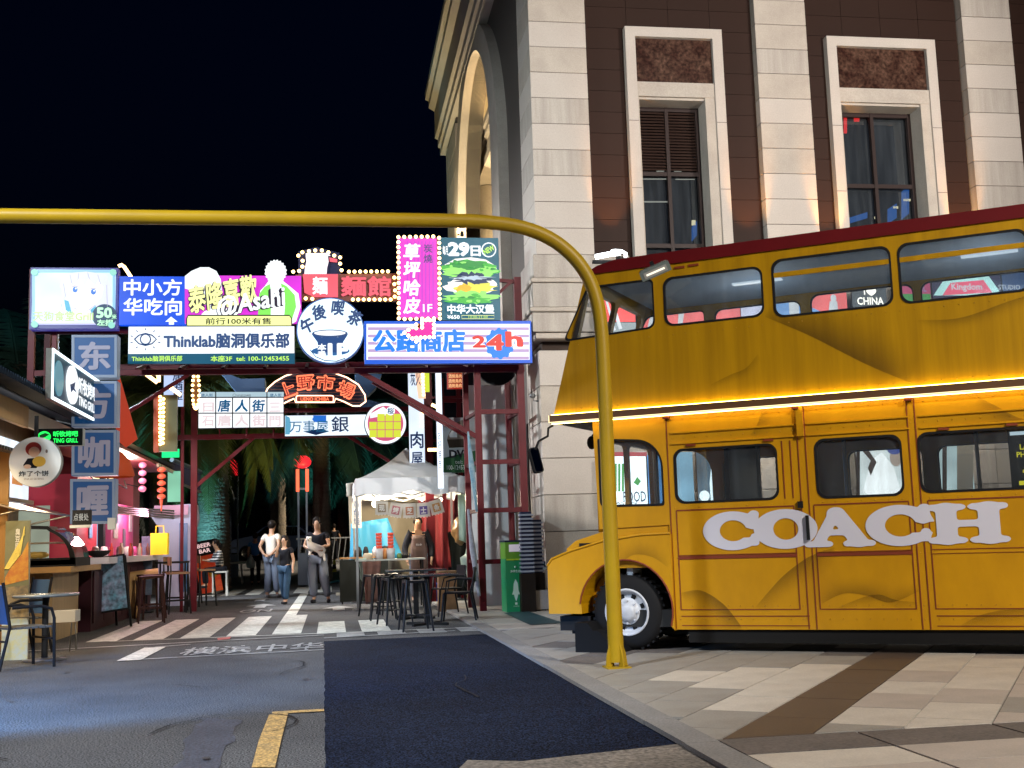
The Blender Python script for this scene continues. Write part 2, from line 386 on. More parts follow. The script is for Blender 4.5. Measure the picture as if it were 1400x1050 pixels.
for i in range(12):                                              # border course towards the camera
    slab([(XK+.85*i+.01, 6.2), (XK+.85*i+.84, 6.2), (XK+.85*i+.84, 6.67), (XK+.85*i+.01, 6.67)], mats['b'])
for j in range(10):
    for i in range(12):
        slab([(XK+.85*i+.01, 6.18-.46*(j+1)+.01), (XK+.85*i+.84, 6.18-.46*(j+1)+.01), (XK+.85*i+.84, 6.18-.46*j), (XK+.85*i+.01, 6.18-.46*j)], mats['p' if (i+j) % 3 else 'l'])
for i in range(14):
    for j in range(7):
        slab([(XK+.9*i+.01, 15.72+1.15*j), (XK+.9*i+.89, 15.72+1.15*j), (XK+.9*i+.89, 15.72+1.15*j+1.13), (XK+.9*i+.01, 15.72+1.15*j+1.13)], mats['g' if (i*7+j*3) % 4 else 'p'])
mk = MB().quad(*[(p.x, p.y, PZ+.006) for p in (onZ(688, 838, PZ), onZ(722, 836, PZ), onZ(770, 852, PZ), onZ(725, 855, PZ))]); mk.build('dark_mat', mat('teal_mat', (.02, .05, .06), .4), pave)
# ================================================================ stone building
stone = mat('limestone', (.48, .425, .375), .75, noise=(1.1, .4, (.36, .29, .25)), grain=(50, .07), bump=(30, .15, .004))
stone2 = mat('limestone_cool', (.45, .39, .33), .75, noise=(1.9, .7, (.3, .25, .21)), grain=(50, .08), bump=(30, .15, .004))
stone3 = mat('limestone_streaked', (.45, .40, .35), .75, noise=(1.6, .85, (.24, .20, .17), (2.6, 2.6, .25)), grain=(50, .08), bump=(30, .15, .004))
joint = mat('joint_mortar', (.1, .085, .075), .9)
brown = mat('brown_cladding', (.026, .011, .007), .6, spec=.15, noise=(.8, .5, (.017, .008, .005)), bump=(8, .05, .004))
marble = mat('brown_marble', (.028, .010, .007), .3, noise=(4.5, .8, (.11, .06, .04)), grain=(18, .5))
darkfr = mat('window_metal', (.035, .022, .02), .45)
wglass = mat('dark_window_glass', (.006, .007, .009), .06, spec=.6)
bld = thing('stone_building', 'tall stone and brown panelled building with pilasters and an arched side bay behind the bus', 'building', (3.3, 18, .12))
B0 = Vector((3.3, 18, .12))
def bpart(mb, name, m, kind=None): 
    o = mb.build(name, m, bld, kind=kind); o.location = -B0; return o
core = MB(); core.box(3.36, 4.9, 18.22, 19.2, 0, 15); core.box(6.6, 8.46, 18.22, 19.2, 0, 15); core.box(10.45, 12.5, 18.22, 19.2, 0, 15); core.box(14.2, 22, 18.22, 19.2, 0, 15); core.box(4.9, 14.2, 18.9, 19.19, 0, 15); core.box(4.9, 14.2, 18.23, 18.8, 9.5, 15); core.box(3.42, 22, 19.21, 21.05, 0, 14.6)
core.box(6, 22, 21.06, 31.5, 0, 13.4)
bpart(core, 'wall', mat('wall_core', (.05, .035, .028), .8))
def block(x0, x1, y0, y1, z0, z1, m, bev=.006):
    b = bev
    vs = []
    for z, e in ((z0, b), (z0+b, 0), (z1-b, 0), (z1, b)):
        vs += [(x0+e, y0+e, z), (x1-e, y0+e, z), (x1-e, y1-e, z), (x0+e, y1-e, z)]
    fs = [(3, 2, 1, 0), (12, 13, 14, 15)]
    for i in range(3):
        for k in range(4): fs.append((i*4+k, i*4+(k+1) % 4, i*4+4+(k+1) % 4, i*4+4+k))
    cx, cy, cz = (x0+x1)/2, (y0+y1)/2, (z0+z1)/2
    o = MB().add([(a-cx, b_-cy, c-cz) for a, b_, c in vs], fs).build('stone_block', m, bld)
    o.location = Vector((cx, cy, cz))-B0; return o
sm = [stone, stone, stone2, stone3]
def pilaster(x0, x1, z0, z1, h, y0=18.0, y1=18.35, off=0., inset=.0):
    z = z0+off
    bpart(MB().box(x0+.012, x1-.012, y0+.012, y1, z0, z1), 'mortar_core', joint)
    while z < z1-.02:
        block(x0, x1, y0, y1+.01, z+.004, min(z+h, z1)-.004, random.choice(sm)); z += h
H_ = .437
pilaster(3.28, 4.23, 5.72, 12.6, H_, 18.0, 19.15)
pilaster(7.18, 8.09, 3.0, 12.6, H_, off=.2)
pilaster(10.98, 11.9, 3.0, 12.6, H_, off=.05)
pilaster(14.8, 15.7, 3.0, 12.6, H_, off=.05)
# moulded band at the top of the ground floor
for z0, z1, e in ((5.32, 5.70, .03), (5.24, 5.31, .08), (4.84, 5.23, .06), (4.76, 4.83, .12), (4.44, 4.75, .08), (4.34, 4.43, .03)):
    block(3.24-e, 4.75+e, 17.95-e, 19.18, z0, z1, stone3 if z1-z0 > .2 else stone2, .012)
    block(4.85+e, 22, 18.02-e, 18.3, z0, z1, stone3 if z1-z0 > .2 else stone2, .012)
z = .14
row = 0
for hgt in [.30, .30, .57, .57, .57, .57, .57, .57]:
    e = .12 if row < 2 else 0
    if row == 0: e = .22
    xs = [3.26-e, 4.9, 6.1, 7.3, 8.5, 9.7, 10.9, 12.1, 13.3]
    for i in range(len(xs)-1): block(xs[i]+(.0 if i == 0 else .004), xs[i+1]-.004, 17.97-e, 19.05 if i == 0 else 18.3, z+.004, z+hgt-.004, random.choice(sm), .008)
    z += hgt; row += 1
# brown cladding between the pilasters
pm = None
for bx0, bx1, fx0, fx1 in ((4.25, 7.17, 4.93, 6.6), (8.11, 10.96, 8.46, 10.45), (11.92, 14.78, 12.5, 14.2)):
    n = 4; wd = (bx1-bx0)/n
    for r_ in range(22):
        z0 = 5.72+r_*.368-.1; z1 = z0+.362
        if z1 > 12.6: break
        for k in range(n):
            a, b = bx0+wd*k+.003, bx0+wd*(k+1)-.003
            segs = [(a, b)]
            if z0 < 9.62:
                segs = []
                if a < fx0-.02: segs.append((a, min(b, fx0+.05)))
                if b > fx1+.02: segs.append((max(a, fx1-.05), b))
            for s0, s1 in segs:
                cx, cz = (s0+s1)/2, (z0+z1)/2
                MB().box(s0-cx, s1-cx, -.015, .02, z0-cz, z1-cz).build('cladding_panel', brown, bld, Vector((cx, 18.19, cz))-B0)
gW = em('room_light', (.8, .75, .6), .8); gY = em('room_light_warm', (1, .85, .5), 1.6); gB = em('room_blue', (.02, .15, .5), 1.0); gR = em('room_red', (1, .02, .02), 1.6)
def win(x0, x1, ztop, louver):
    fr = MB()
    f = bpart(MB(), 'window', stone) if False else None
    zb = 3.6; t = .17
    fm = stone
    o = MB(); pts = [(x0, zb), (x0, ztop), (x1, ztop), (x1, zb), (x1-t, zb), (x1-t, ztop-t), (x0+t, ztop-t), (x0+t, zb)]
    o.prism(pts, 18.02, 18.3); win_o = bpart(o, 'window_surround', fm)
    o2 = MB(); o2.box(x0+t, x1-t, 18.05, 18.31, 8.44, 8.69); o2.box(x1-t-.17, x1-t-.001, 18.06, 18.62, zb, 8.44); o2.box(x0+t, x0+t+.03, 18.06, 18.62, zb, 8.44); o2.box(x0+t, x1-t-.17, 18.1, 18.62, 8.40, 8.439)
    l = o2.build('window_lintel', stone2, win_o)
    for zz in (8.0, 6.85, 5.7): MB().box(x0-.001, x0+t, 18.016, 18.02, zz, zz+.008).build('joint', joint, win_o); MB().box(x1-t, x1+.001, 18.016, 18.02, zz, zz+.008).build('joint', joint, win_o)
    MB().box(x0+t+.003, x1-t-.003, 18.1, 18.2, 8.695, ztop-t-.003).build('marble_panel', marble, win_o)
    a, b = x0+t+.03, x1-t-.17
    MB().quad((a, 18.56, zb), (b, 18.56, zb), (b, 18.56, 8.4), (a, 18.56, 8.4)).build('pane', glass('facade_glass', (.45, .5, .55), .3), win_o)
    MB().box(a, b, 18.84, 18.86, zb, 8.4).build('room_back', mat('room_dark', (.02, .025, .035), .8, noise=(1.2, .6)), win_o)
    G = lambda l, t_, r, q, m_: MB().prism([(lambda p_: (p_.x, p_.z))(onY(u, v, 18.7)) for u, v in ((l, t_), (r, t_+(-8 if m_ is gB else 0)), (r, q+(-8 if m_ is gB else 0)), (l, q))], 18.7, 18.72).build('interior_glint', m_, win_o)
    if louver:
        for q in ((898, 233, 908, 234.5), (922, 233, 932, 234.5), (878, 244, 914, 245.2), (924, 244.5, 950, 245.5), (880, 275, 916, 276.5)): G(*q, gW)
        G(946, 301, 951, 308, gY); G(946, 310, 953, 330, gB)
    elif x0 < 9:
        G(1154, 160, 1158, 182, gR); G(1168, 158, 1175, 166, gR); G(1233, 262, 1243, 300, gB); G(1160, 298, 1186, 306, gB); G(1214, 286, 1226, 306, gB)
        for q in ((1221, 282, 1228, 285), (1235, 272, 1245, 275), (1196, 296, 1200, 299)): G(*q, gY)
    fr = MB(); mid = (a+b)/2-.03
    for xx in (a, mid, b-.06): fr.box(xx, xx+.06, 18.44, 18.52, zb, 8.4)
    for zz in ((8.33, 7.2, 5.96, 4.6) if louver else (8.33, 7.05, 5.75, 4.5)): fr.box(a+.06, mid, 18.45, 18.51, zz, zz+.07); fr.box(mid+.06, b-.06, 18.45, 18.51, zz, zz+.07)
    fr.build('window_frame', darkfr, win_o)
    if louver:
        lv = MB()
        for k in range(20):
            zz = 7.3+k*.052
            for u0, u1 in ((a+.062, mid-.002), (mid+.062, b-.062)):
                lv.add([(u0, 18.44, zz), (u1, 18.44, zz), (u1, 18.5, zz+.045), (u0, 18.5, zz+.045), (u0, 18.455, zz-.006), (u1, 18.455, zz-.006), (u1, 18.515, zz+.039), (u0, 18.515, zz+.039)], [(0, 1, 2, 3), (7, 6, 5, 4), (0, 4, 5, 1), (2, 6, 7, 3)])
        lv.build('louver_slats', mat('louver_brown', (.06, .035, .028), .5), win_o, kind='stuff')
    return win_o
win(4.91, 6.59, 9.64, True); win(8.46, 10.45, 9.6, False); win(12.5, 14.2, 9.6, False)
# street side: recessed dark wall, arched bay, far pier, cornice
side = mat('grey_brown_wall', (.085, .07, .06), .7, noise=(1.2, .4, (.06, .05, .045)), bump=(10, .1, .005))
arch = [(19.17, 0.12), (19.17, 13.0), (30.9, 13.0), (30.9, .12)]
ay, az, ar = 25.3, 9.05, 3.0
hole = [(ay-ar, 5.2)]+[(ay-ar*math.cos(math.radians(t)), az+ar*math.sin(math.radians(t))) for t in range(0, 181, 6)]+[(ay+ar, 5.2)]
def xwall(name, outer, holes, th, m, X):
    o = plate(name, outer, holes, th, m, bld); o.rotation_euler = (0, 0, -math.pi/2)
    o.location = Vector((X, 0, 0))-Vector((B0.x, B0.y, B0.z)); return o
# plate x -> world +y needs a quarter turn; mirrored so it faces the street
def side_plate(name, outer, holes, th, m, X):
    c = plate(name, outer, holes, th, m, bld); me = c.data
    me.transform(Matrix(((0, 1, 0, X), (1, 0, 0, 0), (0, 0, 1, 0), (0, 0, 0, 1)))); me.flip_normals(); me.update()
    c.location = -B0; return c
side_plate('wall', arch, [hole], .35, side, 3.40)
rim_o = [(ay-ar-1.1, 5.2)]+[(ay-(ar+.75)*math.cos(math.radians(t))-(.35 if t in (0,) else 0), az+(ar+.55)*math.sin(math.radians(t))) for t in range(0, 181, 6)]+[(ay+ar+.75, 5.2)]
side_plate('arch_surround', rim_o, [[(y, z+.001) if i not in (0, len(hole)-1) else (y, z-.0) for i, (y, z) in enumerate(hole)]] if False else [hole[:1]+hole[1:-1]+hole[-1:]], .3, stone2, 3.22) if False else None
ring = [(ay-ar-1.0, 5.2)]+[(ay-(ar+1.0-.45*math.sin(math.radians(t)))*math.cos(math.radians(t)), az+(ar+.55)*math.sin(math.radians(t))) for t in range(0, 181, 6)]+[(ay+ar+.8, 5.2)]+hole[::-1]
side_plate('arch_surround', ring, [], .2, stone2, 3.2)
warmst = mat('warm_limestone', (.5, .42, .3), .8, noise=(1.2, .3, (.4, .33, .24)))
rev = MB()                                                       # deep reveal of the arch
n = len(hole)
for i in range(n-1):
    (y0, z0), (y1, z1) = hole[i], hole[i+1]
    rev.quad((3.39, y0, z0), (3.39, y1, z1), (3.74, y1, z1), (3.74, y0, z0))
bpart(rev, 'arch_reveal', warmst)
bk = MB(); bk.box(5.3, 5.5, 21.5, 31.5, .1, 14); bk.box(3.6, 5.29, 31.3, 31.5, .1, 14); bk.box(3.75, 5.29, 21.3, 31.29, 13.6, 13.8); bpart(bk, 'bay_wall', warmst)
en = MB()
for z0, z1, x in ((10.5, 10.7, 3.86), (10.701, 11.1, 3.92), (11.101, 11.25, 3.82), (11.251, 11.4, 3.76)): en.box(x, 4.6, 22.5, 31.28, z0, z1)
bpart(en, 'bay_cornice', stone2)
for yy in (24.8, 29.9): bpart(MB().lathe([(.30, .2), (.28, 10.0), (.33, 10.1), (.36, 10.48)], 20, (4.22, yy, 0)), 'bay_column', stone2)
z = 5.6
pier = MB().box(3.32, 3.58, 29.22, 31.6, .12, 12.2); bpart(pier, 'mortar_core', joint)
z = .14
while z < 12.0:
    block(3.28, 3.6, 29.2, 31.64, z, z+.62, random.choice(sm), .01); z += .626
cz = MB()
prof = [(3.6, 12.2), (3.18, 12.2), (3.18, 12.4), (3.12, 12.44), (3.12, 12.65), (3.04, 12.7), (3.04, 13.5), (2.88, 13.6), (2.88, 13.8), (2.78, 13.85), (2.78, 14.05), (3.6, 14.05)]
for yy in (19.3, 32.3): cz.v += [(x, yy, z) for x, z in prof]
n = len(prof)
cz.f += [(i, (i+1) % n, (i+1) % n+n, i+n) for i in range(n)]+[tuple(range(n-1, -1, -1)), tuple(range(n, 2*n))]; cz.sm += [False]*(n+2)
bpart(cz, 'cornice', stone)
# side doorway surround beside the tower
dw = MB(); dw.box(3.38, 3.56, 19.3, 19.9, .13, 5.1); bpart(dw, 'door_pier', stone2)
bpart(MB().box(3.37, 3.395, 20.0, 21.0, .13, 3.2), 'side_door', mat('bronze_door', (.045, .04, .04), .35, metal=.3))
# wall floods: small fixtures at the foot of the brown bays and inside the arch
fx = mat('fixture_black', (.02, .02, .02), .4)
for x in (4.55, 6.9, 8.28, 10.7):
    t = thing('wall_uplight', {4.55: 'small uplight at the foot of the brown bay, left of the louvered window', 6.9: 'small uplight at the foot of the brown bay, right of the louvered window', 8.28: 'small uplight left of the plain tall window', 10.7: 'small uplight right of the plain tall window'}[x], 'uplight', (x*1.09, 19.22, 5.85), 0, 'uplights on the stone ledge')
    MB().lathe([(.05, 0), (.07, .1), (.07, .14)], 12).build('housing', fx, t)
    lamp('uplight_bulb', 'SPOT', (0, 0, .16), 300, (1, .45, .1), .06, (0.0, .62, 1.7), 42, t)
    MB().lathe([(.0, .141), (.06, .141)], 12).build('lens', em('uplight_lens', (1, .7, .35), 8), t)
t = thing('arch_floodlight', 'warm floodlight tucked inside the arched bay of the stone building', 'floodlight', (4.7, 29.0, 12.6))
MB().box(-.1, .1, -.1, .1, 0, .12).build('housing', fx, t)
lamp('flood_bulb', 'POINT', (0, 0, .45), 900, (1, .78, .42), .15, parent=t)
t = thing('arch_floodlight', 'warm floodlight low in the arched bay below its cornice', 'floodlight', (4.9, 30.5, 6.0))
MB().box(-.15, .15, -.2, .2, 0, .12).build('housing', fx, t)
lamp('flood_bulb', 'POINT', (0, 0, .6), 900, (1, .78, .42), .15, parent=t)
t = thing('cornice_floodlight', 'warm floodlight on the far pier washing the cornice', 'floodlight', (3.3, 30.6, 9.0))
MB().box(-.05, .3, -.06, .06, -.05, .05).build('housing', fx, t)
lamp('flood_bulb', 'SPOT', (-.1, 0, .1), 500, (1, .82, .5), .1, (0, 0.2, 5), 150, t)
bld.scale = (1.09, 1.09, 1.09); bld.location = (3.597, 19.62, .024)
# ================================================================ double-decker bus
busang = math.radians(56.2)
wp = onZ(857, 890, .12); P0 = Vector((wp.x, wp.y, 0))*KB; P0.z = HC*(1-KB)
bus = thing('double_decker_bus', 'yellow double decker bus with dark red roof and white COACH lettering on the paving', 'bus', P0, -(math.pi/2-busang)); bus.scale = (KB, KB, KB)
def paint(name, c, **k): return mat(name, c, .4, coat=.06, spec=.35, **k)
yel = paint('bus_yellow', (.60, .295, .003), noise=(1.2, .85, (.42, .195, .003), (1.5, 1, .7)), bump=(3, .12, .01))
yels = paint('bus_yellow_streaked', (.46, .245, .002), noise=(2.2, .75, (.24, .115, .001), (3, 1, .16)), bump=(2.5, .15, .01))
redp = mat('bus_roof_red', (.12, .003, .005), .6, spec=.2, noise=(2, .5, (.07, .002, .004)))
trim = mat('bus_red_seam', (.2, .03, .004), .6)
blackr = mat('black_rubber', (.010, .010, .011), .75, spec=.2, bump=(30, .2, .004))
gl = glass('bus_glass')
inner = mat('bus_lining', (.4, .47, .54), .6, noise=(1.5, .3))
W = 1.86; L = 7.3
# upper deck side with windows
uw = [rpoly([(-.53, 3.17), (.43, 3.21), (.43, 3.69), (-.25, 3.69)], [.07, .08, .06, .06]),
      rr(.54, 1.5, 3.21, 3.68, .09)]
x = 1.6
while x < 6.6: uw.append(rr(x, x+1.06, 3.18, 3.72, .09)); x += 1.13
outer = [(-.69, 2.36), (L-.2, 2.36), (L, 3.4), (L-.1, 3.83), (.0, 3.83), (-.28, 3.81)]
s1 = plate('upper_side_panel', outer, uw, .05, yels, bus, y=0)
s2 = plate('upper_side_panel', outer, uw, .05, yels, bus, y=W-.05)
def ring_of(poly, g): 
    c = (sum(p[0] for p in poly)/len(poly), sum(p[1] for p in poly)/len(poly))
    xs = [p[0] for p in poly]; zs = [p[1] for p in poly]; hx = (max(xs)-min(xs))/2; hz = (max(zs)-min(zs))/2
    return [(c[0]+(p[0]-c[0])*(1-g/hx), c[1]+(p[1]-c[1])*(1-g/hz)) for p in poly]
def window(poly, rows=None, far=False):
    y = 0.0 if not far else W-.05
    w_ = plate('window', ring_of(poly, -.006), [ring_of(poly, .012)], .03, blackr, bus, y=y-.006 if not far else y+.02)
    g = plate('pane', ring_of(poly, .004), [], .004, gl, w_, y=y+.02)
    if rows:
        xs = [p[0] for p in poly]; MB().box(min(xs)-.0, max(xs), y-.004, y+.012, rows, rows+.045).build('glazing_bar', yels, w_)
    return w_
for i, p in enumerate(uw):
    window(p, 3.555 if i >= 2 else None); window(p, None, True)
# lower side with cab window, arch and doors
cabw = rpoly([(-.215, 1.50), (.43, 1.49), (.43, 1.95), (.30, 2.12), (-.215, 2.16)], [.06, .03, .1, .12, .01])
lw = [rr(.55, 1.53, 1.50, 2.01, .09), rr(1.88, 2.63, 1.49, 2.02, .09), rr(2.77, 4.3, 1.5, 2.02, .09), rr(4.5, 5.6, 1.5, 2.02, .09), rr(5.75, 6.85, 1.5, 2.02, .09)]
archp = [(-.74, .46), (-.42, .56)]+[(.0+.46*math.cos(math.radians(t)), .52+.46*math.sin(math.radians(t))) for t in range(160, -31, -10)]
low = [(.47, .32), (L-.1, .32), (L-.1, 2.35), (-.27, 2.35), (-.24, 1.28), (.47, 1.30)]
rear_arch = [(5.0+.5*math.cos(math.radians(t)), .33+.52*math.sin(math.radians(t))) for t in range(180, -1, -15)]
low = [(.47, .32)]+rear_arch+[(L-.1, .32), (L-.1, 2.35), (-.27, 2.35), (-.24, 1.28), (.47, 1.30)]
plate('lower_side_panel', low, [cabw]+lw, .05, yel, bus, y=.03)
plate('lower_side_panel', low, [cabw]+lw, .05, yel, bus, y=W-.08)
for far in (False, True):
    for p in [cabw]+lw:
        window([(a, b) for a, b in p], None, far) if far else None
for p in [cabw]+lw:
    w_ = plate('window', ring_of(p, -.006), [ring_of(p, .014)], .03, blackr, bus, y=.024)
    plate('pane', ring_of(p, .004), [], .004, gl, w_, y=.05)
# floors, ceilings, front and rear ends
MB().box(-.2, L-.15, .08, W-.08, .34, .5).build('floor', mat('bus_floor', (.03, .03, .03), .8), bus)
MB().box(-.5, L-.2, .06, W-.06, 2.38, 2.44).build('deck', inner, bus)
MB().box(-.15, L-.2, .06, W-.06, 3.74, 3.80).build('ceiling', inner, bus)
fp = []
fr_out = [(0, 0), (W-.1, 0), (W-.1, 1.5), (0, 1.5)]
fo = plate('front_panel', [(.05, 2.37), (W-.05, 2.37), (W-.05, 3.82), (.05, 3.82)], [rr(.12, W/2-.04, 3.16, 3.68, .07), rr(W/2+.04, W-.12, 3.16, 3.68, .07)], .05, yels, bus)
me = fo.data; me.transform(Matrix.Rotation(math.pi/2, 4, 'Z'))
for v in me.vertices: v.co.x += -.66+(v.co.z-2.37)/1.45*.40+.03
fo2 = plate('front_panel', [(.08, 1.25), (W-.08, 1.25), (W-.08, 2.35), (.08, 2.35)], [rr(.14, W/2-.03, 1.5, 2.15, .07), rr(W/2+.03, W-.14, 1.5, 2.15, .07)], .05, yel, bus)
fo2.data.transform(Matrix.Translation((-.22, 0, 0)) @ Matrix.Rotation(math.pi/2, 4, 'Z'))
MB().box(-.67, -.2, .06, W-.06, 2.345, 2.37).build('overhang_underside', mat('black_paint', (.015, .014, .014), .5), bus)
MB().box(L-.16, L-.1, .04, W-.04, .34, 3.8).build('rear_panel', yel, bus)
MB().box(.0, .06, .1, W-.1, .5, 1.4).build('bulkhead', inner, bus)
# red roof with a curved section
rf = MB(); prof = []
secs = [(-.32, .0), (-.24, .35), (-.1, .7), (.1, .95), (.4, 1.0), (L-.4, 1.0), (L-.1, .6), (L, .0)]
K = 12
for s, h in secs:
    for k in range(K+1):
        t = k/K; yy = -.015+(W+.03)*t; ed = min(t, 1-t)*2
        zz = 3.815+h*(.115+.11*math.sin(math.pi*t)**.8*1.0) if 0 < k < K else 3.815
        rf.v.append((s, yy if 0 < k < K else yy, zz))
n = K+1
for i in range(len(secs)-1):
    for k in range(K): rf.f.append((i*n+k, (i+1)*n+k, (i+1)*n+k+1, i*n+k+1)); rf.sm.append(True)
# upright edge so the red shows as a band along the side
o = rf.build('roof', redp, bus)
ed = MB()
ed.prism([(-.30, 3.815), (L-.1, 3.815), (L-.1, 3.93), (.4, 3.935), (.05, 3.93), (-.14, 3.89)], -.018, .03); ed.build('roof_edge', redp, bus)
# LED ledge between the decks
MB().box(-.70, L-.1, -.045, .0, 2.345, 2.425).build('ledge', mat('ledge_brown', (.12, .055, .02), .5), bus)
ledm = em('led_strip', (1, .80, .42), 2.0)
MB().box(-.70, L-.1, -.050, -.0455, 2.350, 2.358).build('led_strip', ledm, bus)
MB().box(-.68, L-.1, -.040, -.010, 2.4265, 2.432).build('led_strip', em('led_strip_up', (1, .70, .18), 15), bus)
MB().box(-.68, L-.1, -.036, -.012, 2.337, 2.343).build('led_strip', em('led_strip_up', (1, .70, .18), 15), bus)
MB().box(-.706, -.700, -.05, .02, 2.35, 2.425).build('led_strip', ledm, bus)
# fender, bonnet
fen = [(-.79, .47), (-.44, .47)]+[(.01+.46*math.cos(math.radians(t)), .50+.47*math.sin(math.radians(t))) for t in range(172, -24, -9)]+[(.49, .315), (.49, 1.215), (.2, 1.21), (-.2, 1.16), (-.55, 1.07), (-.74, 1.0), (-.79, .93)]
def fender(y0, y1):
    MB().prism(fen, y0, y1).build('fender', yel, bus)
fender(-.012, .36); fender(W-.36, W+.01)
bn = MB(); Ks = 8
for s, z, yi in ((-.62, 1.02, .5), (-.6, 1.12, .48), (-.45, 1.19, .45), (-.05, 1.30, .42), (.47, 1.395, .38)):
    for k in range(Ks+1):
        t = k/Ks; a = math.pi*t; yy = W/2-(W/2-yi+.1)*math.cos(a)
        bn.v.append((s, yy, .95+(z-.95)*min(1, math.sin(a)**.28)+.07*math.sin(a)))
for i in range(4):
    for k in range(Ks): bn.f.append((i*(Ks+1)+k, (i+1)*(Ks+1)+k, (i+1)*(Ks+1)+k+1, i*(Ks+1)+k+1)); bn.sm.append(True)
bn.add([bn.v[k] for k in range(Ks+1)], [tuple(range(Ks+1))])
bn.build('bonnet', yel, bus)
MB().prism([(-.60, .9), (-.6, 1.1), (-.5, 1.175), (-.25, 1.245), (.1, 1.335), (.46, 1.40), (.46, .9)], .045, .5).build('bonnet_side', yel, bus)
MB().box(-.78, -.2, .3, W-.3, .48, 1.0).build('front_apron', yel, bus); MB().box(-.5, .5, .37, .39, .3, 1.1).box(-.46, .48, .03, .38, 1.0, 1.15).build('wheel_well', blackr, bus)
# bright rolled edges
MB().tube([(-.79, -.012, .94), (-.74, -.014, 1.005), (-.55, -.014, 1.075), (-.2, -.014, 1.165), (.2, -.014, 1.215), (.49, -.014, 1.22)], .012, 6).build('fender_bead', yel, bus)
MB().tube([(.01+.47*math.cos(math.radians(t))-.0, -.014, .50+.48*math.sin(math.radians(t))) for t in range(172, -24, -9)], .009, 6).build('arch_bead', trim, bus)
# raised panels and seams
def strip(x0, x1, z0, z1, m, y=-.0, th=.012): MB().box(x0, x1, y+.03-th*.5, y+.029, z0, z1).build('seam' if m is trim else 'bead', m, bus)
for a, b in ((.55, 1.66), (1.84, 2.66), (2.82, 4.4)):
    strip(a, b, .975, 1.0, trim if a < 1.9 else yel, th=.014)
    for z_ in (.97, 1.005): strip(a, b, z_, z_+.006, trim)
    strip(a, b, 1.425, 1.437, trim, th=.01)
    strip(a, b, .50, .508, trim, th=.01)
    for xx in (a, b): strip(xx-.006, xx+.004, .50, 1.43, trim, th=.01)
    if a != 1.84:
        strip(a, b+.08, .44, .448, trim, th=.01); strip(a, b+.08, .355, .362, trim, th=.01)
    strip(a-.02, b+.05, 2.06, 2.075, yel, th=.03); strip(a-.02, b+.05, 2.058, 2.062, trim, th=.02)
    strip(a-.02, b+.05, 2.165, 2.18, yel, th=.035)
for xx in (1.73, 1.80, 2.70, 2.765, .49, 1.66, 1.585):
    z1 = 2.33 if xx not in (1.66, 1.585) else 2.03
    z0 = .33 if xx not in (1.66, 1.585) else 1.5
    strip(xx-.005, xx+.005, z0, z1, trim, th=.012)
MB().box(1.735, 1.795, -.012, .028, 2.06, 2.33).build('door_jamb', yel, bus)
MB().box(1.765, 1.79, -.012, .028, 1.12, 1.34).build('door_handle', blackr, bus)
MB().box(1.70, 1.745, .0, .028, 1.41, 1.47).build('latch', blackr, bus)
for xx in (.68, 1.42, 2.95, 3.5): MB().box(xx, xx+.09, .012, .03, 2.035, 2.055).build('reflector', trim, bus)
for xx, zz in ((.8, 3.765), (.66, 3.76)): MB().box(xx, xx+.1, -.012, 0, zz, zz+.02).build('reflector', trim, bus)
rv = MB()
for z_ in (.415, .535, .985, 1.455, 2.12, 2.30):
    s_ = .54
    while s_ < 6.6:
        if not (z_ < .6 and 4.4 < s_ < 5.6): rv.lathe([(.0, .0), (.006, 0), (.004, -.004), (0, -.005)], 6, (s_, .0285, z_), 'y')
        s_ += .115
rv.build('rivets', yel, bus, kind='stuff')
rv = MB(); s_ = -.5
while s_ < 6.6: rv.lathe([(.0, .0), (.006, 0), (.004, -.004), (0, -.005)], 6, (s_, -.0015, 2.47), 'y'); rv.lathe([(.0, .0), (.006, 0), (.004, -.004), (0, -.005)], 6, (s_*.95+.1, -.0015, 3.12), 'y'); s_ += .13
rv.build('rivets', yels, bus, kind='stuff')
for xx in (.50, 1.735, 2.72): MB().box(xx-.03, xx+.03, -.028, .03, 2.31, 2.345).build('gutter_bracket', trim, bus)
MB().lathe([(0, -.0), (.055, 0), (.06, .02), (.0, .03)], 16, (-.80, .18, .72), 'x').build('headlamp', mat('lamp_glass', (.3, .3, .28), .1), bus)
# wheels
def wheel(s, y, out):
    w_ = MB().lathe([(.22, 0), (.30, 0), (.345, .03), (.36, .07), (.36, .2), (.34, .25), (.2, .26)], 40, (0, 0, 0), 'y').build('wheel', blackr, bus, (s, y, .48))
    tr = MB()
    for k in range(36):
        t = 2*math.pi*k/36
        M = Matrix.Rotation(t, 4, 'Y'); tr.box(-.012, .012, .05, .2, .352, .372, M)
    tr.build('tyre_tread', blackr, w_, kind='stuff')
    rim = mat('grey_wheel_paint', (.6, .62, .66), .4, noise=(6, .4, (.2, .2, .21)))
    MB().lathe([(.226, -.004), (.222, -.014), (.205, -.012), (.195, .03), (.16, .055), (.12, .03), (.09, .02), (.085, -.01), (.05, -.025), (.0, -.028)], 36, (0, 0, 0), 'y').build('rim', rim, w_)
    ho = MB()
    for k in range(8):
        t = 2*math.pi*(k+.5)/8; M = Matrix.Rotation(t, 4, 'Y'); ho.box(-.022, .022, .040, .046, .135, .175, M)
    ho.build('rim_slots', blackr, w_, kind='stuff')
    for k in range(8):
        t = 2*math.pi*k/8; c, s_ = math.cos(t)*.105, math.sin(t)*.105
        MB().cyl((c, .03, s_), (c, -.002, s_), .011, n=6).build('wheel_nut', rim, w_)
    return w_
wheel(0, .05, 1); wheel(5.0, .05, 1)
for s in (0, 5.0): MB().lathe([(0, .0), (.36, 0), (.36, .25), (0, .25)], 30, (s, W-.32, .48), 'y').build('wheel', blackr, bus)
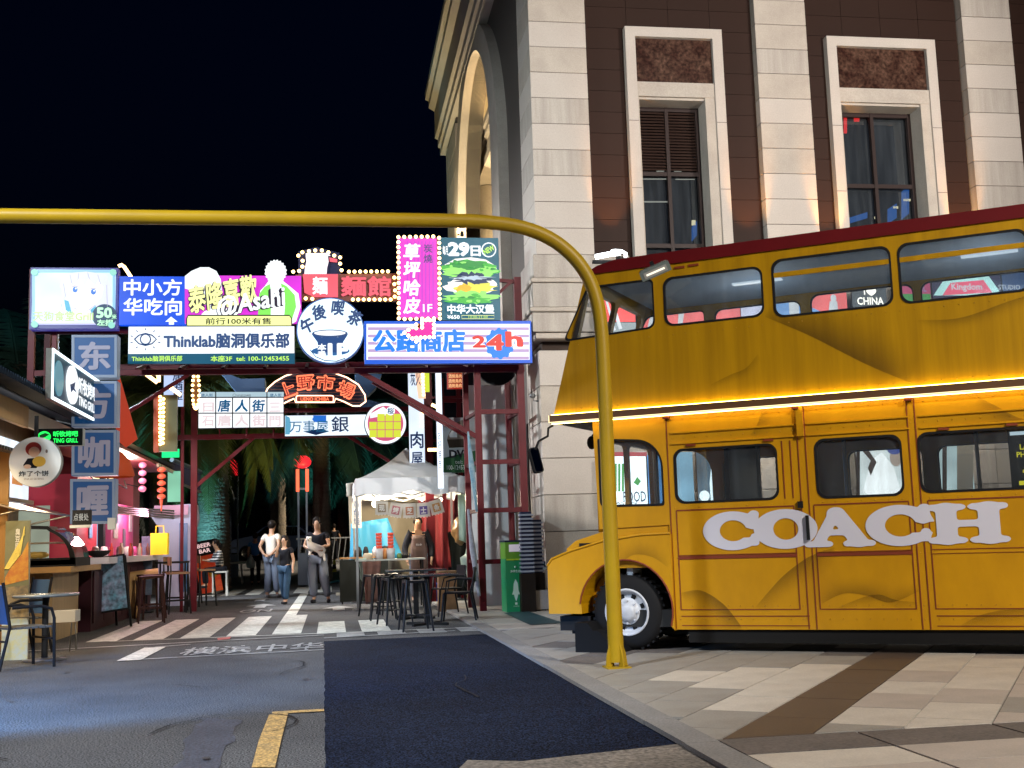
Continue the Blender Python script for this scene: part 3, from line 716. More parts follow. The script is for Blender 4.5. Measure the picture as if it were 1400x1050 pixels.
MB().box(-.7, L-.4, .35, W-.35, .25, .47).build('chassis', mat('underbody_black', (.012, .012, .012), .8), bus)
MB().box(-.72, -.4, .1, 1.9, .30, .44).build('bumper', mat('black_paint', (.015, .014, .014), .5), bus)
MB().box(.6, L-.3, .06, .1, .20, .33).build('skirt', mat('underbody_black', (.012, .012, .012), .8), bus)
# mirror on its arm, small lamp under the overhang
mr = MB().tube([(-.68, .0, 2.33), (-.72, -.03, 2.30), (-.72, -.05, 2.22), (-.80, -.10, 2.17), (-.83, -.12, 2.09)], .012, 8).build('mirror_arm', blackr, bus)
M = Matrix.Translation((-.83, -.12, 1.98)) @ Matrix.Rotation(math.radians(-14), 4, 'Y') @ Matrix.Rotation(math.radians(55), 4, 'Z')
mm = MB(); mm.v = [tuple(M @ Vector((a, b, c))) for a, b, c in [(x_, yv, z_) for yv in (-.02, .02) for x_, z_ in rr(-.055, .055, -.13, .13, .03, 3)]]
k = len(mm.v)//2; mm.f = [tuple(range(k-1, -1, -1)), tuple(range(k, 2*k))]+[(i, (i+1) % k, (i+1) % k+k, i+k) for i in range(k)]; mm.sm = [False]*len(mm.f)
mm.build('mirror', blackr, mr)
mg = MB(); mg.v = [tuple(M @ Vector((a, -.022, c))) for a, c in rr(-.045, .045, -.12, .12, .025, 3)]; mg.f = [tuple(range(len(mg.v)-1, -1, -1))]; mg.sm = [False]
mg.build('mirror_glass', mat('mirror_glass', (.6, .65, .7), .04, metal=1), mr)
hl = MB().tube([(-.45, .5, 2.345), (-.42, .5, 2.27), (-.45, .48, 2.24)], .012, 6).build('hanging_lamp_bracket', blackr, bus); MB().ball((-.46, .48, 2.17), .05, 10, (1, 1, 1.4)).build('hanging_lamp', blackr, hl)
# flood light fixed to the roof edge
fl = thing('floodlight', 'grey box floodlight on a bracket at the roof edge of the yellow bus', 'floodlight')
fl.parent = None
p = onY(896, 371, 11.38); fl.location = p; fl.rotation_euler = (math.radians(18), math.radians(-20), -.35)
MB().prism([(-.16, -.05), (.16, -.05), (.16, .045), (.14, .06), (-.14, .06), (-.16, .045)], -.02, .12).build('housing', mat('floodlight_grey', (.12, .15, .14), .4), fl)
MB().box(-.125, .125, -.026, -.021, -.035, .03).build('lens', mat('lamp_glass', (.3, .3, .28), .1), fl)
MB().box(-.10, .10, -.030, -.027, -.012, .008).build('tube', em('floodlight_tube', (1, .93, .75), 1.2), fl)
MB().box(-.02, .02, .12, .2, -.02, .1).build('bracket', blackr, fl)
# white neon piece glowing on the roof front
p = onY(834, 349, 11.9*KB); nt_ = thing('neon_sign', 'bright white neon shape glowing at the front edge of the red bus roof', 'neon sign', p)
wn_ = em('white_neon', (.9, .95, 1), 9)
MB().tube([(-.17, 0, -.02), (.0, 0, .015), (.12, 0, .03)], .03, 10).build('neon_tube', wn_, nt_)
MB().tube([(.02, 0, .045), (.06, 0, .055), (.14, -.0, .05), (.19, 0, .02), (.18, 0, -.02)], .018, 8).build('neon_tube', wn_, nt_)
MB().box(-.2, .2, .03, .06, -.09, -.05).build('backing', blackr, nt_)
MB().cyl((0, .05, -.09), (0, .05, -.16), .015).build('foot', blackr, nt_)
# ---- COACH lettering from a distance field so the fat round serifs blend
def cap(px, pz, ax, az, bx, bz, r):
    dx, dz = bx-ax, bz-az; t = np.clip(((px-ax)*dx+(pz-az)*dz)/(dx*dx+dz*dz+1e-9), 0, 1)
    return np.hypot(px-ax-t*dx, pz-az-t*dz)-r
def smin(a, b, k):
    h = np.clip(.5+.5*(b-a)/k, 0, 1); return b*(1-h)+a*h-k*h*(1-h)
def ring(px, pz, cx, cz, rx, rz, ix, iz):
    o_ = (np.sqrt(((px-cx)/rx)**2+((pz-cz)/rz)**2)-1)*min(rx, rz); i_ = (np.sqrt(((px-cx-.01)/ix)**2+((pz-cz)/iz)**2)-1)*min(ix, iz)
    return np.maximum(o_, -i_)
def L_O(x, z): return ring(x, z, .5, .5, .56, .52, .22, .28)
def L_C(x, z):
    d = ring(x, z, .52, .5, .56, .52, .25, .28)
    d = np.maximum(d, -(np.maximum(np.abs(x-1.0)-.36, np.abs(z-.44)-.13)))
    d = smin(d, cap(x, z, .90, .62, .93, .93, .095), .05); d = smin(d, cap(x, z, .93, .16, .93, .34, .075), .05); return d
def L_A(x, z):
    d = smin(cap(x, z, .50, .86, .22, .12, .10), cap(x, z, .52, .86, .86, .12, .145), .05)
    d = smin(d, cap(x, z, .3, .36, .76, .36, .075), .04)
    d = smin(d, cap(x, z, .05, .07, .37, .07, .075), .05); return smin(d, cap(x, z, .68, .07, 1.05, .07, .075), .05)
def L_H(x, z):
    d = smin(cap(x, z, .26, .12, .26, .88, .15), cap(x, z, .86, .12, .86, .88, .15), .02)
    d = smin(d, cap(x, z, .26, .5, .86, .5, .085), .06)
    for c in (.26, .86):
        for zz in (.08, .92): d = smin(d, cap(x, z, c-.2, zz, c+.2, zz, .08), .07)
    return d
def march(f, x0, x1, z0, z1, n, m_):
    X = np.linspace(x0, x1, n+1); Z = np.linspace(z0, z1, m_+1); gx, gz = np.meshgrid(X, Z, indexing='ij'); D = f(gx, gz)
    vid = {}; vs = []; fs = []
    def V(key, p):
        if key not in vid: vid[key] = len(vs); vs.append(p)
        return vid[key]
    for i in range(n):
        for j in range(m_):
            c = [(i, j), (i+1, j), (i+1, j+1), (i, j+1)]; d = [D[a] for a in c]
            if min(d) >= 0: continue
            poly = []
            for k in range(4):
                a, b = c[k], c[(k+1) % 4]; da, db = d[k], d[(k+1) % 4]
                if da < 0: poly.append(V(a, (X[a[0]], Z[a[1]])))
                if (da < 0) != (db < 0):
                    t = da/(da-db); key = (min(a, b), max(a, b)); poly.append(V(key, (X[a[0]]+t*(X[b[0]]-X[a[0]]), Z[a[1]]+t*(Z[b[1]]-Z[a[1]]))))
            if len(poly) > 2: fs.append(tuple(poly))
    return vs, fs
white = mat('white_lettering', (.62, .62, .70), .55)
z0, z1 = 1.045, 1.405
for k, (f, a, b) in enumerate(((L_C, .80, 1.36), (L_O, 1.28, 1.86), (L_A, 1.735, 2.36), (L_C, 2.28, 2.86), (L_H, 2.80, 3.46))):
    vs, fs = march(f, -.2, 1.25, -.1, 1.1, 70, 60)
    xs = [v[0] for v in vs]; zs = [v[1] for v in vs]; lo, hi = min(xs), max(xs); l2, h2 = min(zs), max(zs)
    y = .0228-.0005*k
    me = MB(); me.v = [(a+(v[0]-lo)/(hi-lo)*(b-a), y, z0+(v[1]-l2)/(h2-l2)*(z1-z0)) for v in vs]; me.f = fs; me.sm = [False]*len(fs)
    me.build('letter', white, bus)
# printed folds of drapery along the side (flat print, fading out on one edge)
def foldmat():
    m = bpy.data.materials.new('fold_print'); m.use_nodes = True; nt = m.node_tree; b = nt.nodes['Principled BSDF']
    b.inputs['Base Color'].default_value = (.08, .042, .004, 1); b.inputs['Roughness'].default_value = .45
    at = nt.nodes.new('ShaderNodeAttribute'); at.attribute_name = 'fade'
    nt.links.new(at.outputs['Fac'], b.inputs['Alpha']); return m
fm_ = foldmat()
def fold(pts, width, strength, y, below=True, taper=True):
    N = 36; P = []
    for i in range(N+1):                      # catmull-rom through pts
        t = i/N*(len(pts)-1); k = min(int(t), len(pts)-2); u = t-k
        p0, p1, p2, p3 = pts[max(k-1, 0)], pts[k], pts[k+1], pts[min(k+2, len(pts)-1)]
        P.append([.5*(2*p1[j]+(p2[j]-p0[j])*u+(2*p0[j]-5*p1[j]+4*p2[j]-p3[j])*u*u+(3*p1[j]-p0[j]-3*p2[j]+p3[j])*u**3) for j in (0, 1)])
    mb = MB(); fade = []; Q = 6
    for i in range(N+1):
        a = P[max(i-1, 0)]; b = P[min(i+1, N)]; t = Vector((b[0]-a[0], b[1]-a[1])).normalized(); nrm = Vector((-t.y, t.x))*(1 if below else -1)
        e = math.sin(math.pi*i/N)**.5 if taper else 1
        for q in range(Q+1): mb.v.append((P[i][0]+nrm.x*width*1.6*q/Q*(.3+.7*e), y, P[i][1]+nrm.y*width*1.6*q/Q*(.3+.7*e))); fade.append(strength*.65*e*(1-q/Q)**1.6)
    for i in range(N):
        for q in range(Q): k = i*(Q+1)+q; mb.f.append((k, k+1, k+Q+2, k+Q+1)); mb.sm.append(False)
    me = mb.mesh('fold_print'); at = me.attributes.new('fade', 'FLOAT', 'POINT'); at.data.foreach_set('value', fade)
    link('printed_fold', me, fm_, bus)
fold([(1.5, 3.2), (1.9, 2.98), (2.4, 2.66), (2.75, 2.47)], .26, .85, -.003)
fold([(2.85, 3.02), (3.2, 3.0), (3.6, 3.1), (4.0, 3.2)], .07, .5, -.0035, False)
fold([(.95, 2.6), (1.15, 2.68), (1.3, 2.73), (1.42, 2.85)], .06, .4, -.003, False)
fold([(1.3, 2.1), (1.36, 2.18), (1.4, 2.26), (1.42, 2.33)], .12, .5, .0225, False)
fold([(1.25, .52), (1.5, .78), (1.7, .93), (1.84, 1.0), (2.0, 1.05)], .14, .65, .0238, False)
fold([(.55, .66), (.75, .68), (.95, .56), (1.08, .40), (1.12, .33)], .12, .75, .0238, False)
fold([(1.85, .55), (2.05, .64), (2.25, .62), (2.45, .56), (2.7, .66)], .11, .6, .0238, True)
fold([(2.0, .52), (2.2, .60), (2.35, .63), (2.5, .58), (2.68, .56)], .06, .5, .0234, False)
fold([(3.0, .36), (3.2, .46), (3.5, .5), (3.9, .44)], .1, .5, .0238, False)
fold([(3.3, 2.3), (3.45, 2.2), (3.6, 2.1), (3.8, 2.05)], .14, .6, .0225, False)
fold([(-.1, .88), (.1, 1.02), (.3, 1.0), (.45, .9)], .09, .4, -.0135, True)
for k in range(3):  # ceiling panels and point lamps added to brighten the upper deck
    MB().box(1.0+k*2.2, 1.5+k*2.2, .85, .95, 3.725, 3.738).build('added_ceiling_light', em('added_ceiling_light', (.75, .88, 1), .9), bus)
    lamp('deck_fill_light', 'POINT', (1.25+k*2.2, .9, 3.3), 9, (.7, .85, 1), .2, parent=bus)
# inside: seats, poles, poster
seatm = mat('seat_blue', (.03, .06, .12), .7)
for k in range(5):
    for z in (2.44, .5):
        s = MB(); s.box(-.22, .22, 0, .75, .0, .12); s.box(.16, .24, 0, .75, .12, .58); s.build('seat', seatm, bus, (1.2+k*1.05, 1.2, z))
for x_ in (.95, 1.15, 2.0, 3.2, 4.3): MB().cyl((x_, .9, .5), (x_, .9, 2.38), .018, n=8).build('grab_pole', mat('steel', (.5, .5, .52), .3, metal=1), bus)
MB().box(1.02, 1.06, .1, 1.4, .5, 2.36).build('partition', mat('dark_partition', (.03, .012, .01), .4), bus)
pst = MB().box(3.50, 3.95, .060, .07, 1.5, 2.0).build('poster', mat('poster_black', (.01, .01, .01), .4), bus)
gy = em('poster_yellow', (.8, .75, .02), .9); gw = em('poster_white', (.7, .9, 1), .9)
txt(pst, 'LADY\nPHOTO', 3.66, 1.82, .2, .11, gy, .057, bold=.02); txt(pst, '4', 3.64, 1.66, .09, .14, gy, .057, bold=.03)
MB().box(3.56, 3.76, .056, .059, 1.53, 1.565).build('price_strip', gy, pst); MB().box(3.52, 3.9, .056, .059, 1.955, 1.985).build('header_strip', gw, pst)
# wedge behind the wheel
q = onZ(787, 892, PZ); wd = thing('wheel_chock', 'black ramp wedge on the paving in front of the bus front wheel', 'chock', (q.x, q.y, PZ), bus.rotation_euler.z)
MB().prism([(0, 0), (.0, .30), (.14, .30), (.2, .22), (.26, .22), (.34, .13), (.42, .13), (.52, 0)], 0, .5).build('ramp', mat('rubber_ramp', (.007, .007, .008), .7), wd)
# ================================================================ yellow height bar in front
barm = mat('bar_yellow', (.40, .25, .004), .45, spec=.3, noise=(1.6, .6, (.24, .15, .012)), bump=(12, .12, .004))
bar = thing('height_barrier', 'tall yellow tube height barrier bending from the paving over the street', 'barrier', (2.52, 10.55, PZ))
pix = [(843, 905), (837, 780), (831, 640), (826, 520), (821, 440), (812, 398), (796, 366), (772, 340), (742, 321), (705, 309), (655, 303), (600, 301.5), (400, 299), (200, 297), (0, 295), (-220, 293)]
P = [onY(x, y, 10.55) for x, y in pix]
# smooth the bend
S = []
for i in range(len(P)-1):
    a, b, c, d = P[max(i-1, 0)], P[i], P[i+1], P[min(i+2, len(P)-1)]
    for k in range(4):
        u = k/4; S.append(.5*(2*b+(c-a)*u+(2*a-5*b+4*c-d)*u*u+(3*b-a-3*c+d)*u**3))
S.append(P[-1]); bl = Vector((2.52, 10.55, PZ))
MB().tube([p-bl for p in S], [(.066+.006*max(0, 1-i/12)) for i in range(len(S))], 16).build('tube', barm, bar)
b2 = MB(); b2.box(-.11, .11, -.11, .11, 0, .015)
base = b2.build('base_plate', barm, bar, (P[0].x-bl.x, 0, 0))
for k in range(4):
    a = math.pi/2*k+.35; M = Matrix.Rotation(a, 4, 'Z'); g = MB(); g.prism([(.05, .015), (.115, .015), (.10, .12), (.06, .24), (.05, .24)], -.008, .008); g.v = [tuple(M @ Vector(v)) for v in g.v]
    g.build('gusset', barm, base)
# ================================================================ sign gantries
steelr = mat('maroon_steel', (.10, .004, .009), .5, spec=.25, noise=(3, .5, (.05, .003, .006)))
steeld = mat('maroon_steel_dark', (.05, .004, .007), .6)
def beam(p, q, s=.08, mb=None, round_=False):
    mb = mb or MB(); p = Vector(p); q = Vector(q); d = q-p; l = d.length; d.normalize()
    if round_: return mb.cyl(p, q, s/2, n=10)
    up = Vector((0, 1, 0)) if abs(d.y) < .9 else Vector((1, 0, 0)); u = d.cross(up).normalized(); v = d.cross(u)
    M = Matrix((u, v, d)).transposed().to_4x4(); M.translation = p
    return mb.box(-s/2, s/2, -s/2, s/2, 0, l, M)
GY = 19.9
gan = thing('sign_gantry', 'dark red steel gantry carrying the near row of lit signs across the street', 'gantry', (0, GY, 0))
def gp(n, m, *bs):
    for b in bs:
        o = beam(*b[:2], s=b[2] if len(b) > 2 else .08, round_=len(b) > 3).build(n, m, gan); o.location = (0, -GY, 0)
gp('post', steelr, ((2.52, 20.0, PZ), (2.52, 20.0, 6.3), .11), ((3.28, 20.0, PZ), (3.28, 20.0, 5.8), .12), ((2.44, 21.1, PZ), (2.44, 21.1, 5.0), .1), ((3.22, 21.1, PZ), (3.22, 21.1, 5.0), .1))
for z in (.83+.02, 1.72, 2.55, 3.42, 3.5+.75): gp('rung', steelr, ((2.57, 20.0, z), (3.22, 20.0, z), .08)); gp('rung', steeld, ((2.52, 20.06, z), (2.44, 21.05, z), .06), ((3.28, 20.06, z), (3.22, 21.05, z), .06))
gp('post', steelr, ((-4.86, 20.0, 0), (-4.86, 20.0, 5.9), .1), ((-4.5, 20.0, 0), (-4.5, 20.0, 5.9), .07), ((-4.86, 21.1, 0), (-4.86, 21.1, 5), .1))
gp('beam', steelr, ((-4.86, 20.02, 4.16), (3.36, 20.02, 4.16), .09), ((-4.86, 21.1, 4.42), (3.36, 21.1, 4.42), .09), ((-4.8, 20.04, 4.86), (3.3, 20.04, 4.86), .08), ((-4.8, 20.0, 5.6), (1.3, 20.0, 5.6), .06))
gp('brace', steelr, ((-3.58, 20.0, 3.33), (-2.35, 20.02, 4.12), .07, 1), ((.5, 20.0, 4.14), (2.5, 20.0, 2.98), .08), ((.75, 21.0, 4.1), (2.44, 21.1, 3.1), .07), ((2.57, 20, 5.78), (3.27, 20, 5.72), .06), ((2.6, 20, 5.2), (3.2, 20, 5.75), .05), ((-4.8, 20, 3.6), (-4.3, 20, 4.1), .04), ((2.6, 20, 4.98), (3.3, 20, 4.98), .06))
for k in range(12): gp('walkway_slat', steeld, ((-4.6+.7*k, 20.06, 4.22), (-4.6+.7*k, 21.05, 4.44), .05))
# helper: a sign placed in a frontal plane from its outline in the picture
wht = em('sign_white', (.90, .96, 1.0), 1.18, .12); whb = em('sign_white_blue', (.72, .9, 1), 1.5, .15); navy = mat('navy_ink', (.004, .03, .11), .5, em=(.0, .02, .09), st=.6)
blk = mat('black_ink', (.006, .008, .012), .5); case = mat('sign_case', (.02, .03, .05), .5)
cBlue = em('sign_blue', (.0, .075, .75), 1.0, .15); cBlueD = em('sign_teal', (.0, .09, .17), .9, .1); cLime = em('ink_lime', (.55, .95, .12), 1.1); cMag = em('sign_magenta', (.72, .03, .70), 1.0, .12)
cGreen = em('ink_green', (.25, .85, .12), 1.0); cYel = em('ink_yellow', (.9, .93, .35), 1.2); cRed = em('ink_red', (.75, .03, .02), 1.0); cPinkR = em('sign_coral', (.9, .12, .17), 1.0, .1)
cSky = em('ink_blue', (.0, .22, .9), 1.0); cLil = em('ink_lilac', (.5, .34, .62), 1.0); bulbm = em('warm_bulb', (1, .62, .22), 8); ptea = em('pale_sky', (.35, .75, .95), 1.1, .3)
class Sign:
    def __init__(s, name, label, l, t, r, b, Y, d=.16, cat='sign', facemat=None, casem=case, frame=.0, face=True, group=None):
        s.Y = Y; s.k = 1/FOC
        cx, cy = (l+r)/2, (t+b)/2
        A = onY(l, cy, Y); B = onY(r, cy, Y); T = onY(cx, t, Y); D = onY(cx, b, Y)
        s.c = Vector(((A.x+B.x)/2, Y, (T.z+D.z)/2)); s.W = (B.x-A.x)/2; s.H = (T.z-D.z)/2
        s.o = thing(name, label, cat, s.c, 0, group); s.sc = (B.x-A.x)/(r-l)
        if face:
            MB().box(-s.W, s.W, 0, d, -s.H, s.H).build('case', casem, s.o)
            f = frame*s.sc
            s.f = MB().box(-s.W+f, s.W-f, -.006, -.0005, -s.H+f, s.H-f).build('face', facemat, s.o)
    def p(s, x, y): q = onY(x, y, s.Y)-s.c; return q.x, q.z
    def t(s, body, l, t_, r, b, m, y=-.012, **k):
        cx, cz = s.p((l+r)/2, (t_+b)/2); return txt(s.o, body, cx, cz, (r-l)*s.sc, (b-t_)*s.sc, m, y, **k)
    def poly(s, pts, m, y=-.010, th=.003, name='print'):
        return MB().prism([s.p(*q) for q in pts], y, y+th).build(name, m, s.o)
    def disc(s, x, y, rx, ry, m, yy=-.010, th=.003, name='print', n=32):
        cx, cz = s.p(x, y); return MB().prism(ell(cx, cz, rx*s.sc, ry*s.sc, n), yy, yy+th).build(name, m, s.o)
    def line(s, pts, m, r=.012, y=-.012, name='line'):
        return MB().tube([(a, y, b) for a, b in [s.p(*q) for q in pts]], r, 6).build(name, m, s.o)
bulb_me = MB().ball((0, 0, 0), .030, 8).mesh('bulb'); bulb_me.materials.append(bulbm)
def bulbs(sg, pts, y=-.03):
    for q in pts:
        a, b = sg.p(*q); link('bulb', bulb_me, None, sg.o, (a, y, b))
def along(p, q, n): return [(p[0]+(q[0]-p[0])*i/n, p[1]+(q[1]-p[1])*i/n) for i in range(n)]
Y1 = 19.75
# 1 pale portrait board
s = Sign('lit_sign', 'pale blue lit board with a drawn face and round 50 badge, leftmost on the gantry', 41, 366, 161, 450, Y1, .2, facemat=em('board_pale', (.62, .88, 1), 1.15, .2), casem=em('board_violet', (.06, .05, .35), .6), frame=3)
s.poly([(41, 442), (161, 444), (161, 450), (41, 449)], em('board_violet', (.06, .05, .35), .6), -.012)
fr = em('edge_pale', (.28, .55, .95), 1)
s.poly([(44, 369), (158, 369), (158, 373), (44, 373)], fr); s.poly([(44, 373), (48, 373), (48, 441), (44, 441)], fr, -.0105); s.poly([(154, 373), (158, 373), (158, 441), (154, 441)], fr, -.0105); s.poly([(44, 441.2), (158, 441.2), (158, 444), (44, 444)], em('edge_lilac', (.6, .6, 1), 1), -.016)
skin_ = em('print_pale_skin', (1, .90, .88), 1.12)
hair_ = em('print_hair', (.72, .74, .93), 1.0)
hd = em('print_hair_line', (.45, .42, .62), .9)
s.poly([(86, 374), (118, 371.5), (146, 375), (152, 392), (154, 412), (150, 432), (138, 438), (96, 438), (84, 424), (90, 404), (82, 392)], hair_, -.011)
s.poly([(72, 438), (78, 424), (92, 414), (98, 424), (104, 438)], em('print_collar', (.85, .93, 1), 1.1), -.0115)
s.poly([(101, 424), (122, 424), (128, 438), (98, 438)], skin_, -.0125)
s.poly([(90, 388), (96, 382), (118, 378), (134, 382), (142, 392), (139, 406), (130, 417), (119, 425), (111, 427), (102, 420), (94, 408)], skin_, -.0135)
s.poly([(86, 376), (118, 372), (146, 378), (148, 404), (142, 412), (141, 392), (134, 384), (130, 392), (122, 381), (116, 390), (108, 381), (101, 391), (95, 385), (91, 402), (86, 410), (84, 390)], hair_, -.0165)
for q in (((96, 376), (99, 390)), ((108, 374), (107, 383)), ((120, 373), (124, 386)), ((134, 376), (138, 390)), ((87, 388), (90, 406)), ((146, 390), (147, 420)), ((84, 416), (88, 432)), ((102, 421), (111, 427), (120, 425), (130, 417))): s.line(q, hd, .0035, -.02)
for x, y in ((103, 396), (128, 399)):
    s.disc(x, y, 4.4, 4.6, em('print_eye_white', (.9, .95, 1), 1), -.018); s.disc(x, y+.3, 3.4, 4.2, em('print_eye', (.02, .16, .65), 1), -.021); s.disc(x+1, y-1.2, 1.1, 1.2, wht, -.024); s.line([(x-4.6, y-3.4), (x, y-5), (x+4.6, y-3.2)], hd, .006, -.024)
s.line([(113, 415), (116, 416), (119, 415)], em('print_lip', (.8, .4, .42), 1), .004, -.02)
s.poly([(88, 410), (94, 412), (99, 430), (90, 424)], em('print_teal', (.05, .4, .62), 1), -.0125); s.poly([(124, 424), (131, 418), (132, 432), (127, 434)], em('print_teal', (.05, .4, .62), 1), -.017)
s.t('天狗食堂Grill', 46, 425, 128, 440, em('ink_pale_lime', (.55, .8, .3), 1), -.022, bold=.03)
s.disc(143, 432, 17, 17, em('badge_dark', (.0, .03, .1), 1), -.020); s.t('50', 132, 420, 154, 436, em('ink_mint', (.5, .95, .6), 1.1), -.030, bold=.05); s.t('左拐', 133, 437, 155, 446, em('ink_mint', (.5, .95, .6), 1.1), -.030, bold=.04); s.t('米', 153, 430, 160, 437, em('ink_mint', (.5, .95, .6), 1.1), -.030, bold=.03)
for q in ((48, 373), (155, 373), (48, 444), (153, 445)): s.disc(*q, 4.6, 4.6, em('bolt_mint', (.3, .75, .62), .9), -.05, .045, 'corner_boss', 16)
# 2 blue direction sign
s = Sign('lit_sign', 'square bright blue sign with white characters and an upward arrow', 163, 378, 254, 444, Y1+.02, .14, facemat=cBlue, casem=cBlue)
s.t('中小方', 169, 381, 249, 405, wht, bold=.025); s.t('华吃向', 169, 407, 249, 432, wht, bold=.025)
s.poly([(226, 440), (234, 433), (243, 440), (238, 440), (238, 444), (231, 444), (231, 440)], wht)
# 3 green-jacket beer board
s = Sign('lit_sign', 'magenta and green board with white dome and white spiky head rising above it', 254, 377, 412, 443, Y1+.04, .14, facemat=cMag, casem=mat('board_back', (.05, .01, .05), .5))
top = [(253, 443), (253, 378), (262, 371), (274, 366), (286, 366), (296, 371), (302, 382), (304, 400), (303, 420), (302, 443)]
MB().prism([s.p(*q) for q in top], -.03, .05).build('cutout_dome', wht, s.o)
s.poly([(253, 395), (264, 398), (275, 408), (290, 430), (300, 443), (253, 443)], cMag, -.034)
s.poly([(264, 443), (280, 426), (300, 420), (320, 424), (320, 443)], wht, -.038)
sp = []
for k in range(40):
    t = 2*math.pi*k/40; r_ = 13.8+(1.3 if k % 2 else -.4); sp.append((377+r_*math.cos(t), 372-r_*1.08*math.sin(t)))
MB().prism([s.p(*q) for q in sp], -.05, .03).build('cutout_head', wht, s.o)
s.poly([(368, 384), (386, 384), (396, 392), (408, 402), (411, 420), (405, 440), (400, 443), (352, 443), (356, 398), (362, 392)], wht, -.040)
s.poly([(352, 443), (355, 402), (362, 393), (369, 389), (371, 400), (370, 443)], cGreen, -.044); s.poly([(384, 388), (392, 392), (403, 404), (405, 420), (398, 441), (388, 443), (390, 415)], cGreen, -.044)
ok = em('outline_ink', (.05, .02, .08), .3)
for dx in ((-1.0, .6), (0, 0)):
    s.t('泰隆喜歡', 257+dx[0], 383+dx[1], 354+dx[0], 423+dx[1], ok if dx[0] else cYel, -.060 if dx[0] else -.066, bold=.085 if dx[0] else .025, rot=.20, shear=.2)
    s.t('@Asahi', 296+dx[0], 398+dx[1], 393+dx[0], 434+dx[1], ok if dx[0] else wht, -.062 if dx[0] else -.068, bold=.085 if dx[0] else .025, rot=.19, shear=.2)
a = s.poly([(256, 446), (256, 437), (258, 433), (396, 433), (399, 437), (399, 446)], cYel, -.074); s.line([(256, 446), (256, 437), (258, 432.5), (396, 432.5), (399, 437), (399, 446)], blk, .010, -.08)
s.t('前行100米有售', 282, 435.5, 371, 445, blk, -.082, bold=.015)
# 4 eye sign
s = Sign('lit_sign', 'long white sign with a blue eye drawing and dark lettering, green strip beneath', 175, 446, 403, 497, Y1-.2, .14, facemat=wht, casem=case, frame=.6)
s.poly([(175, 484), (403, 483), (403, 497.5), (175, 497.5)], cBlueD, -.012)
s.t('Thinklab脑洞俱乐部', 224, 455, 397, 477, navy, -.016, bold=.042)
s.t('Thinklab脑洞俱乐部', 181, 486.5, 249, 494.5, cLime, -.022, bold=.02); s.t('本座3F  tel: 100-12453455', 288, 486, 396, 494.5, cLime, -.022, bold=.02)
eye = [(184, 464), (190, 458.5), (199, 456), (208, 458.5), (214, 464), (208, 470), (199, 472.5), (190, 470), (184, 464)]
s.line(eye, navy, .011); s.line([(199+7*math.cos(t), 464-7*math.sin(t)) for t in [i*.45 for i in range(15)]], navy, .011)
for k in range(10):
    t = 2*math.pi*k/10+.31; s.line([(199+16.5*math.cos(t)*1.1, 464-12.5*math.sin(t)), (199+19.5*math.cos(t)*1.1, 464-15*math.sin(t))], navy, .008)
# 5 round tea sign
s = Sign('round_sign', 'round white lit sign with a dark blue tea bowl in the middle of the gantry', 405, 407, 498, 497, Y1-.3, face=False)
R_ = s.W; MB().prism(ell(0, 0, R_, R_, 48), 0, .14).build('case', mat('round_case', (.03, .09, .3), .5), s.o); MB().prism(ell(0, 0, R_*.965, R_*.965, 48), -.006, -.001).build('face', whb, s.o)
for ch, x, y, r_ in (('午', 420, 445, .5), ('後', 436, 427, .2), ('喫', 462, 421, -.05), ('茶', 485, 435, -.35)): s.t(ch, x-9.5, y-11, x+9.5, y+11, navy, bold=.04, rot=r_, shear=.1)
s.disc(451, 456, 24.5, 5.5, navy); s.disc(451, 455.5, 21.5, 3.6, wht, -.014); s.poly([(426, 457), (434, 468), (436, 482), (468, 482), (469, 468), (476, 457), (462, 461), (440, 461)], em('bowl_blue', (.01, .07, .26), .8), -.0115); s.disc(452, 480, 26, 6.5, em('bowl_blue2', (.02, .14, .4), .8), -.0112)
s.t('本', 434, 470, 446, 480, wht, -.020, bold=.04); s.t('番', 434, 480, 446, 489, wht, -.020, bold=.04); s.t('1F', 448, 469, 476, 489, wht, -.020, bold=.05)
s.line([(424+3*math.sin(i*.3), 478+i*1.4) for i in range(3)]+[(432, 488), (444, 493), (460, 494), (472, 490)], navy, .008)
# 6 noodle sign with bulbs
s = Sign('bulb_sign', 'red noodle restaurant sign edged with warm bulbs, hanging noodles above its box', 404, 376, 545, 408, Y1+.1, face=False)
MB().prism([s.p(*q) for q in ((404, 375), (545, 373), (546, 411), (404, 411))], .03, .12).build('case', mat('noodle_case', (.10, .02, .012), .5), s.o)
MB().prism([s.p(*q) for q in ((408, 343), (432, 337), (464, 345), (466, 376), (408, 376))], .04, .1).build('case', mat('noodle_case2', (.012, .016, .05), .5), s.o)
s.poly([(414, 375), (462, 375), (462, 406), (430, 406), (416, 400)], cPinkR, -.02, .045); s.t('麺', 427, 378.5, 448, 403.5, wht, -.03, bold=.03)
nd = em('noodle_white', (1, .86, .95), 1.3)
for k in range(13): 
    x = 419+k*2.35; s.line([(x, 350), (x+1.0, 358), (x-1.0, 366), (x-1.8, 375)], nd, .0135, -.01, 'noodle')
s.poly([(418, 346.5), (448, 346), (452, 350), (418, 351)], nd, -.012); s.poly([(450, 352), (461, 354.5), (461, 359), (451, 358)], cPinkR)
s.t('麵', 466, 377, 501, 406, cPinkR, -.012, bold=.035); s.t('館', 502, 377, 535, 406, cPinkR, -.012, bold=.035)
bp = [(413.8, 357), (413.5, 365), (408, 350), (413.5, 345.5), (422.5, 344), (431, 343), (440, 343), (449, 345.5), (457, 350), (465, 352.5), (465, 361), (467, 370), (409, 371), (401, 372)]
bp += along((477, 372), (538, 371.5), 8)+[(539, 380), (539, 389), (540, 397.5), (539.5, 406)]+along((534, 410), (475, 410), 8)+[(418, 408.5), (427, 409)]
bulbs(s, bp)
